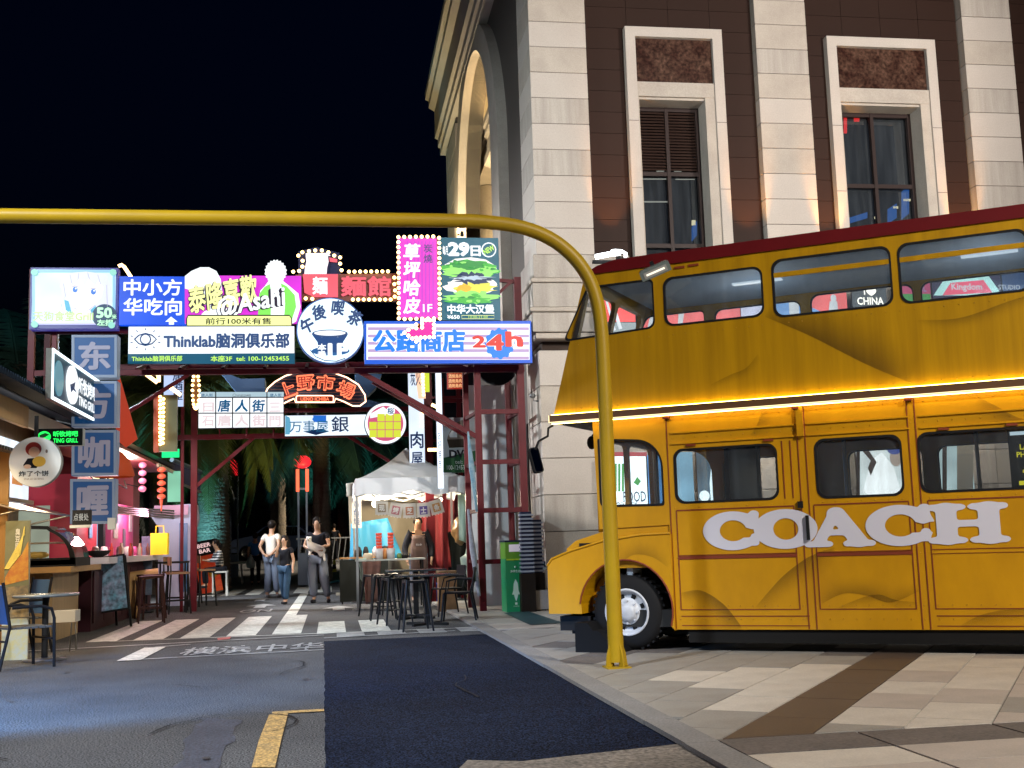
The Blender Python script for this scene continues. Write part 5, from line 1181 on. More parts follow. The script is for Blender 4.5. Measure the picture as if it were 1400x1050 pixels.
s.disc(46, 614, 11, 10, pr('cap_red', (.4, .04, .03))); s.disc(47, 618, 7.5, 7.5, pr('face_skin', (.7, .5, .35)), -.014); s.poly([(32, 636), (38, 627), (50, 626), (58, 630), (50, 640), (34, 640)], pr('coat_black', (.01, .012, .015)), -.011); s.disc(54, 631, 9, 7.5, pr('pancake', (.6, .4, .05)), -.016); s.disc(38, 638, 5, 3, pr('face_skin', (.7, .5, .35)), -.018); s.disc(64, 617, 1.6, 2.6, pr('seal_brown', (.2, .15, .12)))
s.t('炸了个饼', 26, 643.5, 67, 651.5, blk, bold=.02); s.t('ZHA LE GE BING', 33, 653.5, 60, 656, pr('ink_brown', (.2, .12, .08)))
MB().box(-.02, .02, 0, .04, R_, R_+.25).build('hanger', blackr, s.o)
# blue character tower
twf = mat('tower_blue', (.002, .03, .11), .6, em=(.0, .13, .42), st=.18); twl = mat('tower_lilac', (.16, .15, .21), .6, em=(.4, .4, .5), st=.2); tww = mat('tower_edge', (.09, .11, .16), .6, em=(.4, .5, .65), st=.2)
for ch, l, t_, r, b, lab in (('东', 98, 458, 160, 516, 'top blue box of the character tower, dim with a thin border'), ('方', 98, 521, 160, 583, 'second blue box of the character tower, half hidden by the grill light box'), ('咖', 98, 588, 159, 650, 'third blue box of the character tower, reading the curry character with a mouth radical'), ('喱', 96, 655, 157, 716, 'bottom blue box of the character tower, a pale plug hanging at its corner')):
    s = Sign('character_box', lab, l, t_, r, b, 18.6, .28, facemat=twf, casem=tww, cat='sign', group='stacked blue character boxes')
    for q in ((l, t_, r, t_+3.5), (l, b-3.5, r, b)): s.poly([(q[0], q[1]), (q[2], q[1]), (q[2], q[3]), (q[0], q[3])], tww, -.012)
    for q in ((l, t_, l+4, b), (r-3.5, t_, r, b)): s.poly([(q[0], q[1]), (q[2], q[1]), (q[2], q[3]), (q[0], q[3])], tww, -.0125)
    s.t(ch, l+9, t_+8, r-8, b-9, twl, -.016, bold=.035)
s.poly([(r-9, b-8), (r+1, b-8), (r+1, b+8), (r-9, b+8)], mat('plug_pale', (.5, .52, .5), .5), -.06, .12, 'plug')
# chalkboard easel
e = thing('easel', 'black easel holding a dusty blue chalkboard painting beside the crimson counter', 'easel', onZ(152, 858))
for a, b in (((-.26, -.05, 0), (-.28, .0, 1.15)), ((.32, -.05, 0), (.2, 0, 1.15)), ((0, .5, 0), (0, .05, 1.1))): beam(a, b, .035).build('leg', blackr, e)
bd = MB().box(-.27, .27, -.02, .02, -.45, .45).build('board', blackr, e, (-.02, -.05, .70)); bd.rotation_euler = (-.1, math.radians(-7), 0)
MB().box(-.24, .24, -.026, -.021, -.42, .42).build('painting', mat('chalk_blue', (.10, .30, .40), .6, noise=(5, .9, (.30, .20, .30)), grain=(14, .6)), bd)
# ---- stall B: crimson
crim = mat('crimson_wall', (.42, .006, .035), .5, noise=(1.5, .3)); pinkw = mat('pink_wall', (.42, .05, .17), .5, noise=(1.5, .3)); wtop = mat('white_counter', (.62, .58, .62), .3)
B1 = Vector((-4.0, 22, 0))
sb = thing('food_stall', 'crimson and pink food stall with a white counter, red lanterns and a dark awning', 'food stall', B1)
def sq(n, m, mb, kind=None): o = mb.build(n, m, sb, kind=kind); o.location = -B1; return o
sq('wall', crim, MB().box(-8, -3.95, 19.3, 20.9, 0, 2.45)); sq('wall', pinkw, MB().box(-8, -3.95, 22.2, 24.6, 1.05, 2.1)); sq('wall', crim, MB().box(-8, -4.2, 20.9, 24.6, 0, 1.04)); sq('side_wall', mat('dark_red_wall', (.12, .008, .015), .6), MB().box(-8, -3.96, 24.61, 25.4, 0, 3.2))
sq('counter', wtop, MB().box(-4.15, -3.45, 19.2, 25.2, 1.03, 1.13)); sq('counter_front', mat('counter_plum', (.035, .01, .014), .5), MB().box(-4.1, -3.7, 19.2, 25.2, .0, 1.02))
sq('window_glow', em('stall_glow', (1, .78, .38), 1.2, .5), MB().box(-4.15, -4.1, 21.0, 23.2, 2.12, 2.8)); sq('window_glow', em('pink_glow', (1, .25, .75), 1.0, .5), MB().box(-4.12, -4.08, 23.0, 24.2, 1.7, 2.1)); sq('menu_panel', em('menu_cyan', (.3, .6, .85), .8, .3), MB().box(-4.14, -4.09, 20.95, 21.7, 1.14, 2.1)); sq('post', blackr, MB().box(-4.08, -4.0, 21.75, 21.95, 1.1, 2.8))
sq('roof', roofm, MB().add([(-3.4, 19.6, 2.98), (-3.4, 26.5, 2.98), (-7, 26.5, 3.9), (-7, 19.6, 3.9), (-3.4, 19.6, 3.06), (-3.4, 26.5, 3.06), (-7, 26.5, 4), (-7, 19.6, 4)], [(0, 1, 2, 3), (7, 6, 5, 4), (0, 4, 5, 1), (1, 5, 6, 2), (0, 3, 7, 4)])); sq('soffit', mat('soffit_maroon', (.2, .03, .03), .5), MB().box(-4.6, -3.42, 19.6, 26.3, 2.9, 2.96))
sq('fascia_board', creamp, MB().box(-3.42, -3.38, 24.0, 27.0, 2.86, 2.93))
for k in range(4): sq('flap_bar', mtl, MB().cyl((-4.0, 20.5, 2.0-.03*k), (-3.25, 25.3, 2.02-.05*k), .02, n=6))
for k in range(6): sq('counter_jar', [mtl, mat('jar_white', (.6, .6, .6), .3), pinkw][k % 3], MB().lathe([(.0, 1.13), (.06, 1.13), (.07, 1.22), (.05, 1.3), (0, 1.31)], 10, (-3.8, 20.0+k*.75, 0)))
for k, (y, z, w2, h2, c_) in enumerate(((19.7, 1.9, .16, .22, (.6, .5, .4)), (20.3, 1.75, .13, .3, (.1, .3, .5)), (20.75, 2.05, .12, .12, (.7, .6, .1)), (22.6, 1.6, .2, .14, (.6, .55, .5)), (23.5, 1.45, .12, .2, (.1, .1, .12)), (24.2, 1.8, .16, .2, (.55, .5, .5)))):
    sq('menu_card', mat('card_%d' % k, c_, .5, noise=(14, .9, tuple(q*.3 for q in c_))), MB().box(-3.945, -3.93, y-w2, y+w2, z-h2, z+h2))
for k in range(7): sq('counter_panel', mat('counter_plum2', (.05, .014, .02), .5, noise=(2, .6)), MB().box(-3.69, -3.675, 19.3+k*.84, 19.3+k*.84+.8, .12, .92))
for k in range(9): sq('sauce_bottle', mat(['sauce_red', 'sauce_brown', 'sauce_cream'][k % 3], [(.4, .03, .02), (.1, .04, .02), (.5, .45, .35)][k % 3], .3), MB().lathe([(0, 1.13), (.035, 1.13), (.035, 1.27), (.014, 1.31), (.014, 1.36), (0, 1.36)], 8, (-3.62+.06*(k % 2), 20.4+k*.5, 0)))
for k in range(3): sq('cable', blackr, MB().tube([(-3.9, 19.5+k*2, 2.5), (-3.7, 20.3+k*2, 2.25+.1*k), (-3.9, 21.2+k*2, 2.55)], .012, 5))
bwl = thing('bowl', 'black bowl on the near end of the white stall counter', 'bowl', (-3.7, 19.7, 1.13)); MB().lathe([(.06, 0), (.16, .05), (.2, .11), (.18, .11), (.1, .04), (0, .03)], 16).build('shell', blackr, bwl)
lamp('stall_light', 'POINT', (-3.75, 22.4, 2.75), 130, (1, .80, .65), .15); lamp('stall_light', 'POINT', (-3.55, 20.4, 1.9), 55, (1, .6, .6), .2); lamp('stall_light', 'POINT', (-3.55, 23.6, 1.9), 55, (1, .5, .75), .2)
bn_ = thing('red_banner', 'orange red tapering fabric sail hanging beside the blue tower', 'banner', onY(165, 530, 19.4)); c = bn_.location
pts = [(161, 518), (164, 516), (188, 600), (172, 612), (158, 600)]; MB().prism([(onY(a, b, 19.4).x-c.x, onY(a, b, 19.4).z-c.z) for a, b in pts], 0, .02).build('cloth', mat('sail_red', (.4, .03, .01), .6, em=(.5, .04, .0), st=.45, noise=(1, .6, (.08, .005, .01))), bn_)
t = thing('stall_umbrella', 'orange red parasol half open at the side of the crimson stall', 'umbrella', onY(155, 640, 19.1)); MB().lathe([(0, .28), (.12, .25), (.25, .12), (.33, -.12), (.3, -.14)], 14).build('canopy', mat('umbrella_orange', (.5, .06, .015), .6, em=(.5, .07, .0), st=.15), t)
# lantern string
ls = thing('lantern_string', 'string of five small orange red lanterns with a tassel at the stall corner', 'lanterns', onY(221, 635, 23.4)); lm = mat('lantern_red', (.55, .08, .04), .5, em=(.8, .12, .06), st=.5); c = ls.location
for k in range(5): z = -.10-.13*k; MB().lathe([(.02, -.055), (.07, -.03), (.085, 0), (.07, .03), (.02, .055)], 12, (0, 0, z)).build('lantern', lm, ls)
MB().cyl((0, 0, 0), (0, 0, -.95), .006, n=5).build('cord', blackr, ls); MB().cyl((0, 0, -.68), (0, 0, -.9), .03, .012, 8).build('tassel', lm, ls)
ls = thing('lantern_string', 'string of pink round lanterns glowing against the bright stall window', 'lanterns', onY(195, 633, 23.0)); lm2 = mat('lantern_pink', (.5, .1, .2), .5, em=(.8, .2, .35), st=.6)
for k in range(4): MB().ball((0, 0, -.04-.15*k), .075, 10, (1, 1, .8)).build('lantern', lm2, ls)
MB().cyl((0, 0, .1), (0, 0, -.5), .006, n=5).build('cord', blackr, ls)
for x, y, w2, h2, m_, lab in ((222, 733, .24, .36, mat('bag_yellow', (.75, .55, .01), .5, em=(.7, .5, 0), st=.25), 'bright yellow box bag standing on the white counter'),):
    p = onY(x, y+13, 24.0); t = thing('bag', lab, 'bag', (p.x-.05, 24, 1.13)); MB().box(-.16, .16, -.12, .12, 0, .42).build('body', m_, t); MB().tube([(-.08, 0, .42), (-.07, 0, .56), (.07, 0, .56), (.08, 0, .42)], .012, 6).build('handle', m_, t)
# booth C
bc = thing('drinks_booth', 'pale lilac drinks booth with a stepped top at the far end of the left stalls', 'booth', (onY(238, 780, 27).x, 27, 0)); lilac = mat('booth_lilac', (.4, .4, .55), .5, noise=(1, .3)); lw_ = .42
bp_ = [(-.34, 0), (.34, 0), (.36, 1.55), (.45, 1.9), (.42, 2.22), (-.42, 2.18), (-.5, 1.98), (-.32, 1.7), (-.33, 1.2)]
MB().prism(bp_, -.1, .9).build('body', lilac, bc); MB().prism([(-.43, 1.98), (.3, 1.98), (.32, 2.2), (-.42, 2.2)], -.12, -.101).build('header', mat('booth_mauve', (.4, .2, .28), .5), bc); MB().box(.12, .3, -.12, -.101, .3, 1.8).build('door', mat('booth_blue', (.06, .16, .32), .3), bc)
gp_ = thing('green_panel', 'small mint green lit panel under the dark blue awning', 'sign', onY(239, 665, 26.2)); MB().box(-.15, .15, 0, .05, -.33, .33).build('face', em('mint_panel', (.25, .75, .5), .7, .2), gp_)
gp_ = thing('green_panel', 'bright green lit bar just below the olive panel', 'sign', onY(233, 620, 24.4)); MB().box(-.17, .17, 0, .05, -.08, .09).build('face', em('bright_green_panel', (.0, .9, .25), 1.1), gp_)
aw = thing('awning', 'dark navy sloping awning over the lilac booth', 'awning', onX(235, 630, -3.5)); c = aw.location
MB().add([(0, 0, 0), (.45, 1.6, -.18), (.45, 1.6, -.62), (0, 0, -.42)], [(0, 3, 2, 1)]).build('cloth', mat('awning_navy', (.01, .015, .08), .5), aw); MB().cyl((0, -.02, -.42), (.45, 1.6, -.63), .03).build('front_bar', mtl, aw); MB().cyl((0, -.02, .02), (.45, 1.6, -.16), .05).build('top_roll', mat('roll_dark', (.05, .08, .1), .4), aw)
# ---- bar stools and seats
def stool(style, h=.76, m1=None, m2=None, back=True):
    t = thing('bar_stool', 'x', 'stool')
    m1 = m1 or blackr; m2 = m2 or woodd
    MB().box(-.19, .19, -.19, .19, h-.03, h+.01).build('seat', m2, t)
    for sx in (-1, 1):
        for sy in (-1, 1): beam((sx*.21, sy*.21, 0), (sx*.16, sy*.16, h-.03), .028).build('leg', m1, t)
    fr = MB()
    for a, b in (((-1, -1), (1, -1)), ((1, -1), (1, 1)), ((1, 1), (-1, 1)), ((-1, 1), (-1, -1))): beam((a[0]*.197, a[1]*.197, .25), (b[0]*.197, b[1]*.197, .25), .02, fr)
    fr.build('footrest', m1, t)
    if back:
        MB().box(-.17, .17, .15, .17, h+.14, h+.3).build('backrest', m2, t)
        for sx in (-1, 1): beam((sx*.15, .16, h), (sx*.15, .165, h+.3), .022).build('back_post', m1, t)
    return t
def clone(src, loc, rz, label, group=None):
    c = copy_tree(src); c.location = loc; c.rotation_euler = (0, 0, rz); c['label'] = label
    if group: c['group'] = group
    return c
cane = mat('seat_cane', (.2, .11, .05), .6); brn = mat('dark_red_brown_wood', (.035, .012, .008), .5)
st0 = stool('b', .78, brn, brn, False); st0.location = (-3.05, 20.9, 0); st0.rotation_euler.z = .2; st0['label'] = 'dark red brown backless bar stool nearest the blue chalkboard'; st0['group'] = 'bar stools along the left counters'
G_ = 'bar stools along the left counters'
clone(st0, (-3.25, 22.2, 0), .5, 'backless brown bar stool tucked behind the nearest one at the counter', G_)
st1 = stool('a', .78, blackr, cane, True); st1.location = (-2.95, 23.6, 0); st1.rotation_euler.z = 1.9; st1['label'] = 'black framed bar stool with a striped cane seat and wood back below the yellow bag'; st1['group'] = G_
clone(st1, (-3.2, 25.0, 0), 1.4, 'black framed bar stool half hidden in front of the lilac booth', G_)
clone(st1, (-2.75, 26.2, 0), 2.2, 'black framed bar stool with wooden back standing left of the red food board', G_)
clone(st1, (-3.2, 27.6, 0), 1.2, 'farthest black framed bar stool, behind the others at the lilac booth', G_)
tt = thing('side_table', 'narrow dark high table between the stools with a tall slim grey menu rack', 'table', (-3.15, 24.4, 0)); MB().box(-.3, .3, -.25, .25, .95, .99).build('tabletop', blackr, tt)
for sx in (-1, 1):
    for sy in (-1, 1): beam((sx*.27, sy*.22, 0), (sx*.27, sy*.22, .95), .03).build('leg', blackr, tt)
mr_ = thing('menu_rack', 'tall slim grey rack standing among the stools by the counter', 'rack', onZ(200, 838)); MB().box(-.1, .1, -.03, .03, .35, 1.5).build('panel', mat('rack_grey', (.06, .08, .12), .4, noise=(12, .6, (.2, .25, .3))), mr_); MB().box(-.12, .12, -.15, .15, 0, .03).build('foot', blackr, mr_); MB().cyl((0, 0, 0), (0, 0, .4), .02).build('pole', blackr, mr_)
wl_ = thing('wooden_leg_table', 'light wooden post table under the counter beside the chalkboard', 'table', onZ(184, 845)); beam((0, 0, 0), (-.06, 0, .75), .11).build('leg', mat('light_wood', (.42, .24, .08), .6), wl_); MB().cyl((-.4, .0, .72), (.4, .1, .80), .09, n=10).build('beam', mat('light_wood', (.42, .24, .08), .6), wl_)
# terrace chairs and table at the far left
def armchair():
    t = thing('terrace_chair', 'x', 'chair'); fm = mat('chair_frame_black', (.012, .012, .014), .4); bs_ = mat('sling_blue', (.03, .09, .24), .6); sl = mat('seat_slats_grey', (.06, .065, .07), .5)
    for sx in (-1, 1):
        MB().tube([(sx*.27, -.26, 0), (sx*.27, -.25, .52), (sx*.27, -.22, .62), (sx*.27, -.1, .655), (sx*.27, .2, .65)], .018, 8).build('arm', fm, t)
        MB().tube([(sx*.26, .32, 0), (sx*.26, .22, .45), (sx*.25, .3, .92)], .018, 8).build('rear_leg', fm, t)
    for k in range(6): MB().box(-.25, .25, -.24+k*.08, -.18+k*.08, .42, .44).build('seat_slat', sl, t)
    b_ = MB().box(-.24, .24, 0, .02, 0, .42).build('backrest', bs_, t, (0, .22, .48)); b_.rotation_euler.x = -.18
    MB().tube([(-.26, .26, .3), (.26, .26, .3)], .012, 6).build('stretcher', fm, t); MB().tube([(-.27, -.25, .3), (.27, -.25, .3)], .012, 6).build('stretcher', fm, t)
    return t
p = onZ(30, 905); c0 = armchair(); c0.location = (p.x+.15, p.y-.7, 0); c0.rotation_euler.z = 2.2; c0['label'] = 'black framed terrace chair with blue back nearest the camera at the left edge'; c0['group'] = 'black terrace chairs at the left edge'
clone(c0, (p.x-.35, p.y+1.2, 0), -.9, 'black terrace chair with blue sling back behind the grey round table', 'black terrace chairs at the left edge')
clone(c0, (p.x-.75, p.y-.2, 0), 1.2, 'black terrace chair cut by the left picture edge', 'black terrace chairs at the left edge')
t = thing('round_table', 'small round grey terrace table on a single black column at the left edge', 'table', (p.x+.22, p.y+.1, 0)); MB().lathe([(0, .72), (.36, .72), (.37, .735), (.36, .75), (0, .75)], 28).build('tabletop', mat('table_grey', (.12, .14, .15), .25), t); MB().cyl((0, 0, .02), (0, 0, .72), .035).build('column', blackr, t); MB().lathe([(.0, .0), (.24, 0), (.24, .012), (.05, .03), (0, .03)], 24).build('base', mat('base_grey', (.08, .08, .09), .4), t)
t = thing('pouf', 'small white cushion stool with thin wire legs in front of the counter picture', 'stool', onZ(86, 890)); MB().box(-.17, .17, -.15, .15, .36, .5).build('cushion', mat('cushion_cream', (.5, .48, .42), .8), t)
for sx in (-1, 1): MB().tube([(sx*.12, -.1, .36), (sx*.1, -.1, 0), (sx*.14, .1, 0), (sx*.12, .1, .36)], .008, 6).build('wire_leg', mtl, t)
# red food board, white table, small boards
e = thing('menu_board', 'slanted red food photo board with a black header on the left before the palm', 'sign board', onZ(290, 812))
bd = MB().box(-.30, .30, -.02, .02, 0, 1.05).build('board', mat('board_red', (.42, .015, .01), .5, em=(.4, .01, .0), st=.3, noise=(5, .7, (.6, .25, .03))), e, (0, 0, .05)); bd.rotation_euler = (.08, math.radians(-10), 0)
MB().box(-.31, .34, -.03, -.021, 1.02, 1.42).build('header', blackr, bd); txt(bd, 'BEER\nBAR', 0.01, 1.22, .36, .26, em('header_ink', (.9, .6, .6), .9), -.035, bold=.03); MB().ball((.12, -.03, .5), .12, 8, (1, .2, 1)).build('food_print', mat('dish_orange', (.6, .3, .02), .5), bd)
for a in ((-.28, .4), (.28, .4)): beam((a[0], a[1], 0), (a[0]*.8, .03, 1.1), .03).build('leg', blackr, e)
t = thing('white_table', 'small round white table on thin white legs beside the seated person', 'table', onZ(318, 800)); MB().lathe([(0, .70), (.42, .70), (.44, .73), (.42, .76), (0, .76)], 24).build('tabletop', mat('table_white', (.6, .6, .56), .4), t)
for sx in (-1, 1):
    for sy in (-1, 1): beam((sx*.33, sy*.25, 0), (sx*.28, sy*.2, .7), .03).build('leg', mat('table_white', (.6, .6, .56), .4), t)
# ================================================================ white tent and its stall
TX0, TX1, TY0, TY1 = .45, 2.56, 22.3, 25.2
canv = mat('tent_canvas', (.78, .80, .82), .75, noise=(1.1, .35, (.6, .62, .65)), bump=(5, .2, .02))
tn = thing('canopy_tent', 'pale grey pop up canopy tent with a pointed top and thin steel legs', 'tent', ((TX0+TX1)/2, (TY0+TY1)/2, 0)); c = tn.location
pk = onY(563, 612, (TY0+TY1)/2); ez = onY(487, 655, TY0).z; hx, hy = (TX1-TX0)/2, (TY1-TY0)/2; ph = pk.z
mb = MB(); N = 10
def roofz(u, v):
    r_ = max(abs(u), abs(v)); cv = (1-r_); z = ez+(ph-ez)*(cv**1.35); return z+.05*math.cos(3.14*min(abs(u), abs(v)))*(1-abs(cv-.5)*2)*-.4
for j in range(N*2+1):
    for i in range(N*2+1):
        u, v = i/N-1, j/N-1; mb.v.append((u*hx, v*hy, roofz(u, v)))
W_ = 2*N+1
for j in range(2*N):
    for i in range(2*N): k = j*W_+i; mb.f.append((k, k+1, k+W_+1, k+W_)); mb.sm.append(True)
mb.build('canopy', canv, tn)
vb = MB()
edge = [(-hx+2*hx*i/12, -hy) for i in range(13)]+[(hx, -hy+2*hy*i/12) for i in range(1, 13)]+[(hx-2*hx*i/12, hy) for i in range(1, 13)]+[(-hx, hy-2*hy*i/12) for i in range(1, 12)]
n = len(edge)
for i, (x, y) in enumerate(edge): vb.v += [(x*1.003, y*1.003, ez+.01), (x*1.012+random.uniform(-.01, .01), y*1.012+random.uniform(-.01, .01), ez-.30+.04*math.sin(i*1.3)-.03*math.cos(i*.52))]
for i in range(n): a = 2*i; b = 2*((i+1) % n); vb.f.append((a, a+1, b+1, b)); vb.sm.append(True)
vb.build('valance', canv, tn)
leg = mat('tent_steel', (.35, .36, .37), .4, metal=.7)
for sx in (-1, 1):
    for sy in (-1, 1): l_ = beam((sx*hx*.985, sy*hy*.985, 0), (sx*hx*.985, sy*hy*.985, ez), .045).build('leg', leg, tn); MB().box(-.1, .1, -.06, .06, 0, .015).build('foot_plate', leg, l_, (sx*hx*.985, sy*hy*.985, 0))
for sy in (-1, 1): beam((-hx, sy*hy*.97, ez-.05), (0, sy*hy*.97, ez-.33), .03).build('truss_bar', leg, tn); beam((0, sy*hy*.97, ez-.33), (hx, sy*hy*.97, ez-.05), .03).build('truss_bar', leg, tn); beam((-hx, sy*hy*.97, ez-.33), (0, sy*hy*.97, ez-.05), .03).build('truss_bar', leg, tn); beam((0, sy*hy*.97, ez-.05), (hx, sy*hy*.97, ez-.33), .03).build('truss_bar', leg, tn)
lamp('tent_bulb', 'POINT', (1.3, 24.0, 2.2), 230, (1, .84, .6), .1)
for k, (x, y) in enumerate(((513, 689), (577, 683), (603, 683))):
    t = thing('hanging_bulb', ['large glowing bulb hanging behind the first bunting flag', 'left of the two small white bulbs under the right tent edge', 'right of the two small white bulbs under the right tent edge'][k], 'bulb', onY(x, y, 23.2)); MB().ball((0, 0, 0), [.07, .035, .035][k], 10).build('bulb', em('tent_bulb_glow', (1, .85, .6), 9), t); MB().cyl((0, 0, .03), (0, 0, .45), .006, n=5).build('cord', blackr, t)
lamp('tent_bulb', 'POINT', onY(516, 692, 22.9), 14, (1, .8, .5), .07)
# bunting
bt = thing('bunting', 'string of five fabric flags with white characters on coloured squares under the tent edge', 'bunting', (1.2, 22.55, 0)); c = bt.location
flg = mat('flag_cloth', (.5, .47, .42), .8); cc = [(.22, .16, .10), (.36, .12, .14), (.38, .15, .08), (.08, .05, .2), (.42, .2, .06)]; wi = mat('flag_ink', (.6, .58, .55), .6)
for k, (ch, x, y, r_) in enumerate((('现', 522, 695, .0), ('烤', 541, 698, -.22), ('芝', 560, 699, .02), ('士', 579, 698, .05), ('条', 597, 694, .25))):
    p = onY(x, y, 22.55)-c; f = MB().prism([(-.12, .15), (.12, .15), (.125, -.13), (.09, -.115), (.06, -.14), (.03, -.115), (0, -.14), (-.03, -.115), (-.06, -.14), (-.09, -.115), (-.125, -.13)], 0, .01).build('flag', flg, bt, p); f.rotation_euler = (0, -r_, 0)
    MB().box(-.075, .075, -.006, -.001, -.075, .085).build('square', mat('flag_square_%d' % k, cc[k], .7), f); txt(f, ch, 0, .005, .11, .12, wi, -.012, bold=.03)
MB().tube([onY(a, b, 22.54)-c for a, b in ((508, 676), (522, 684), (541, 686.5), (560, 687.5), (579, 686), (597, 681), (612, 676))], .006, 5).build('cord', blackr, bt)
# tarps and curtains behind
def cloth(name, label, pts, Y, m, cat, amp=.05, n=14, thick=.02):
    """a hanging sheet with folds; pts: left-top, right-top, right-bottom, left-bottom in the picture"""
    P = [onY(*q, Y) for q in pts]; c = P[0].copy(); mb = MB(); ph_ = random.uniform(0, 6)
    for j in range(9):
        for i in range(n+1):
            u, v = i/n, j/8; a = P[0].lerp(P[1], u); b = P[3].lerp(P[2], u); q = a.lerp(b, v)-c
            mb.v.append((q.x, q.y+amp*math.sin(ph_+u*n*.9+v)*(.3+v)+amp*.4*math.sin(u*17+v*5), q.z))
    for j in range(8):
        for i in range(n): k = j*(n+1)+i; mb.f.append((k, k+n+1, k+n+2, k+1)); mb.sm.append(True)
    o = mb.build(name, m, None, c); md = o.modifiers.new('thickness', 'SOLIDIFY'); md.thickness = thick
    return tag(o, label, cat)
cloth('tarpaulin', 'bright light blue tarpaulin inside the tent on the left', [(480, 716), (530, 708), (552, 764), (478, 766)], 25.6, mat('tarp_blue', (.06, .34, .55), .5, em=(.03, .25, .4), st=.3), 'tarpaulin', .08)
cloth('tent_wall', 'beige fabric tent wall behind the vendor', [(476, 668), (598, 672), (600, 790), (480, 792)], 26.3, mat('beige_canvas', (.34, .29, .2), .8, noise=(1, .4)), 'tent wall', .06)
cloth('rear_tent', 'edge of a second white tent peeking out left of the main tent', [(473, 661), (489, 659), (489, 676), (474, 679)], 26.2, mat('canvas_cream', (.42, .4, .34), .8), 'tent', .03, 6)
cloth('red_curtain', 'dark red striped curtain hanging behind the right half of the tent', [(572, 679), (628, 672), (630, 775), (576, 778)], 25.3, mat('curtain_red', (.22, .012, .015), .7, noise=(1.5, .6, (.07, .004, .006), (9, 9, .3))), 'curtain', .07, 24)
cloth('plastic_sheet', 'pale greenish plastic sheet hanging at the right tent leg', [(626, 676), (640, 676), (638, 742), (628, 738)], 22.6, mat('plastic_green', (.35, .5, .42), .4), 'plastic sheet', .03, 6)
for k, (x0, x1) in enumerate(((484, 488), (493, 497))):
    pass
s = Sign('side_banner', 'narrow white banner with dark writing hanging inside the left tent edge', 481, 680, 494, 722, 24.8, .02, facemat=mat('banner_pale', (.5, .5, .5), .7), casem=mat('banner_pale', (.5, .5, .5), .7), cat='banner'); s.t('章\n鱼\n烧', 483, 684, 492, 718, navy)
def lumpy(name, label, cat, p, r, sc3, m, seed=1, parts=None):
    rn = random.Random(seed); mb = MB(); mb.ball((0, 0, 0), 1, 20)
    mb.v = [tuple(Vector((x*sc3[0], y*sc3[1], z*sc3[2]))*r*(1+.16*math.sin(x*5+seed)+.12*math.sin(z*7+y*4+seed)+.06*math.sin(x*13+z*11)+rn.uniform(-.05, .05))) for x, y, z in mb.v]
    mn_ = min(v[2] for v in mb.v); mb.v = [(x, y, z-mn_) for x, y, z in mb.v]
    o = mb.build(name, m, None, p); return tag(o, label, cat)
p = onZ(628, 812); lumpy('covered_pile', 'pale green plastic sheeting heaped over goods on the right inside the tent', 'covered goods', (p.x-.05, 23.3, 0), .45, (.75, .6, 1.3), mat('sheeting', (.3, .42, .4), .35, noise=(2, .6, (.12, .2, .2))), 2)
lumpy('covered_pile', 'low crumpled grey plastic bag at the foot of the right tent leg', 'covered goods', (p.x+.12, 22.6, 0), .28, (1, .6, .7), mat('sheeting2', (.25, .34, .33), .3, noise=(3, .6)), 5)
tb = lumpy('rubbish_bag', 'brown crinkled bag of rubbish balanced on top of the covered goods', 'bag', (p.x-.35, 23.5, 1.12), .24, (1, .8, .95), mat('bag_brown', (.25, .15, .06), .4, noise=(4, .7)), 9)
cloth('dark_sheet', 'black cloth draped behind the covered goods', [(612, 728), (640, 722), (642, 812), (622, 815)], 24.2, mat('cloth_black', (.012, .015, .015), .8), 'cloth', .05, 8)
ye = thing('pole', 'yellow green rolled banner pole leaning by the red tower', 'pole', onZ(641, 818)); beam((0, 0, 0), (-.12, .1, 1.5), .07).build('roll', mat('roll_lime', (.35, .42, .15), .6), ye)
# work tables
def table(label, x, y, w2, d2, h, top, lm_, cat='table', name='table', rz=0):
    t = thing(name, label, cat, (x, y, 0), rz); MB().box(-w2, w2, -d2, d2, h-.03, h).build('tabletop', top, t)
    for sx in (-1, 1):
        for sy in (-1, 1): beam((sx*(w2-.05), sy*(d2-.04), 0), (sx*(w2-.05), sy*(d2-.04), h-.03), .03).build('leg', lm_, t)
    return t
tw = table('serving table with a cluttered top inside the tent', 1.1, 22.9, .66, .3, .92, mat('table_pale', (.4, .42, .38), .5), blackr)
cl = cloth('tablecloth', 'brown patterned cloth hanging from the near end of the serving table', [(495, 768), (520, 767), (517, 824), (500, 826)], 22.55, mat('cloth_brown', (.16, .07, .05), .8, noise=(8, .7, (.03, .02, .02))), 'tablecloth', .05, 8)
cl = cloth('tablecloth', 'mint green cloth edge hanging at the left end of the serving table', [(490, 764), (500, 763), (502, 818), (494, 792)], 22.7, mat('cloth_mint', (.3, .42, .36), .8), 'tablecloth', .03, 6)
tb2 = table('dark back table loaded with jars behind the left tent leg', .65, 25.0, .5, .3, .95, mat('table_wood_top', (.3, .16, .06), .5), blackr)
MB().box(-.5, .5, -.28, -.26, .05, .90).build('front_cloth', mat('cloth_black', (.012, .015, .015), .8), tb2)
rj = mat('cup_red', (.55, .05, .02), .5, em=(.5, .04, 0), st=.2); wj = mat('tub_white', (.5, .48, .48), .4)
for k, (x, lab) in enumerate(((518, 'left of two tall stacks of red paper cups on the serving table'), (534, 'right of two tall stacks of red paper cups on the serving table'))):
    p = onY(x, 760, 22.9); t = thing('cup_stack', lab, 'cup stack', (p.x, 22.8, .92), group='red cup stacks'); MB().lathe([(0, 0), (.07, 0), (.085, .2), (.0, .2)], 14).build('tub', wj, t)
    for q in range(5): MB().lathe([(.0, .2+q*.06), (.052, .2+q*.06), (.06, .255+q*.06), (0, .256+q*.06)], 12).build('cup', rj, t)
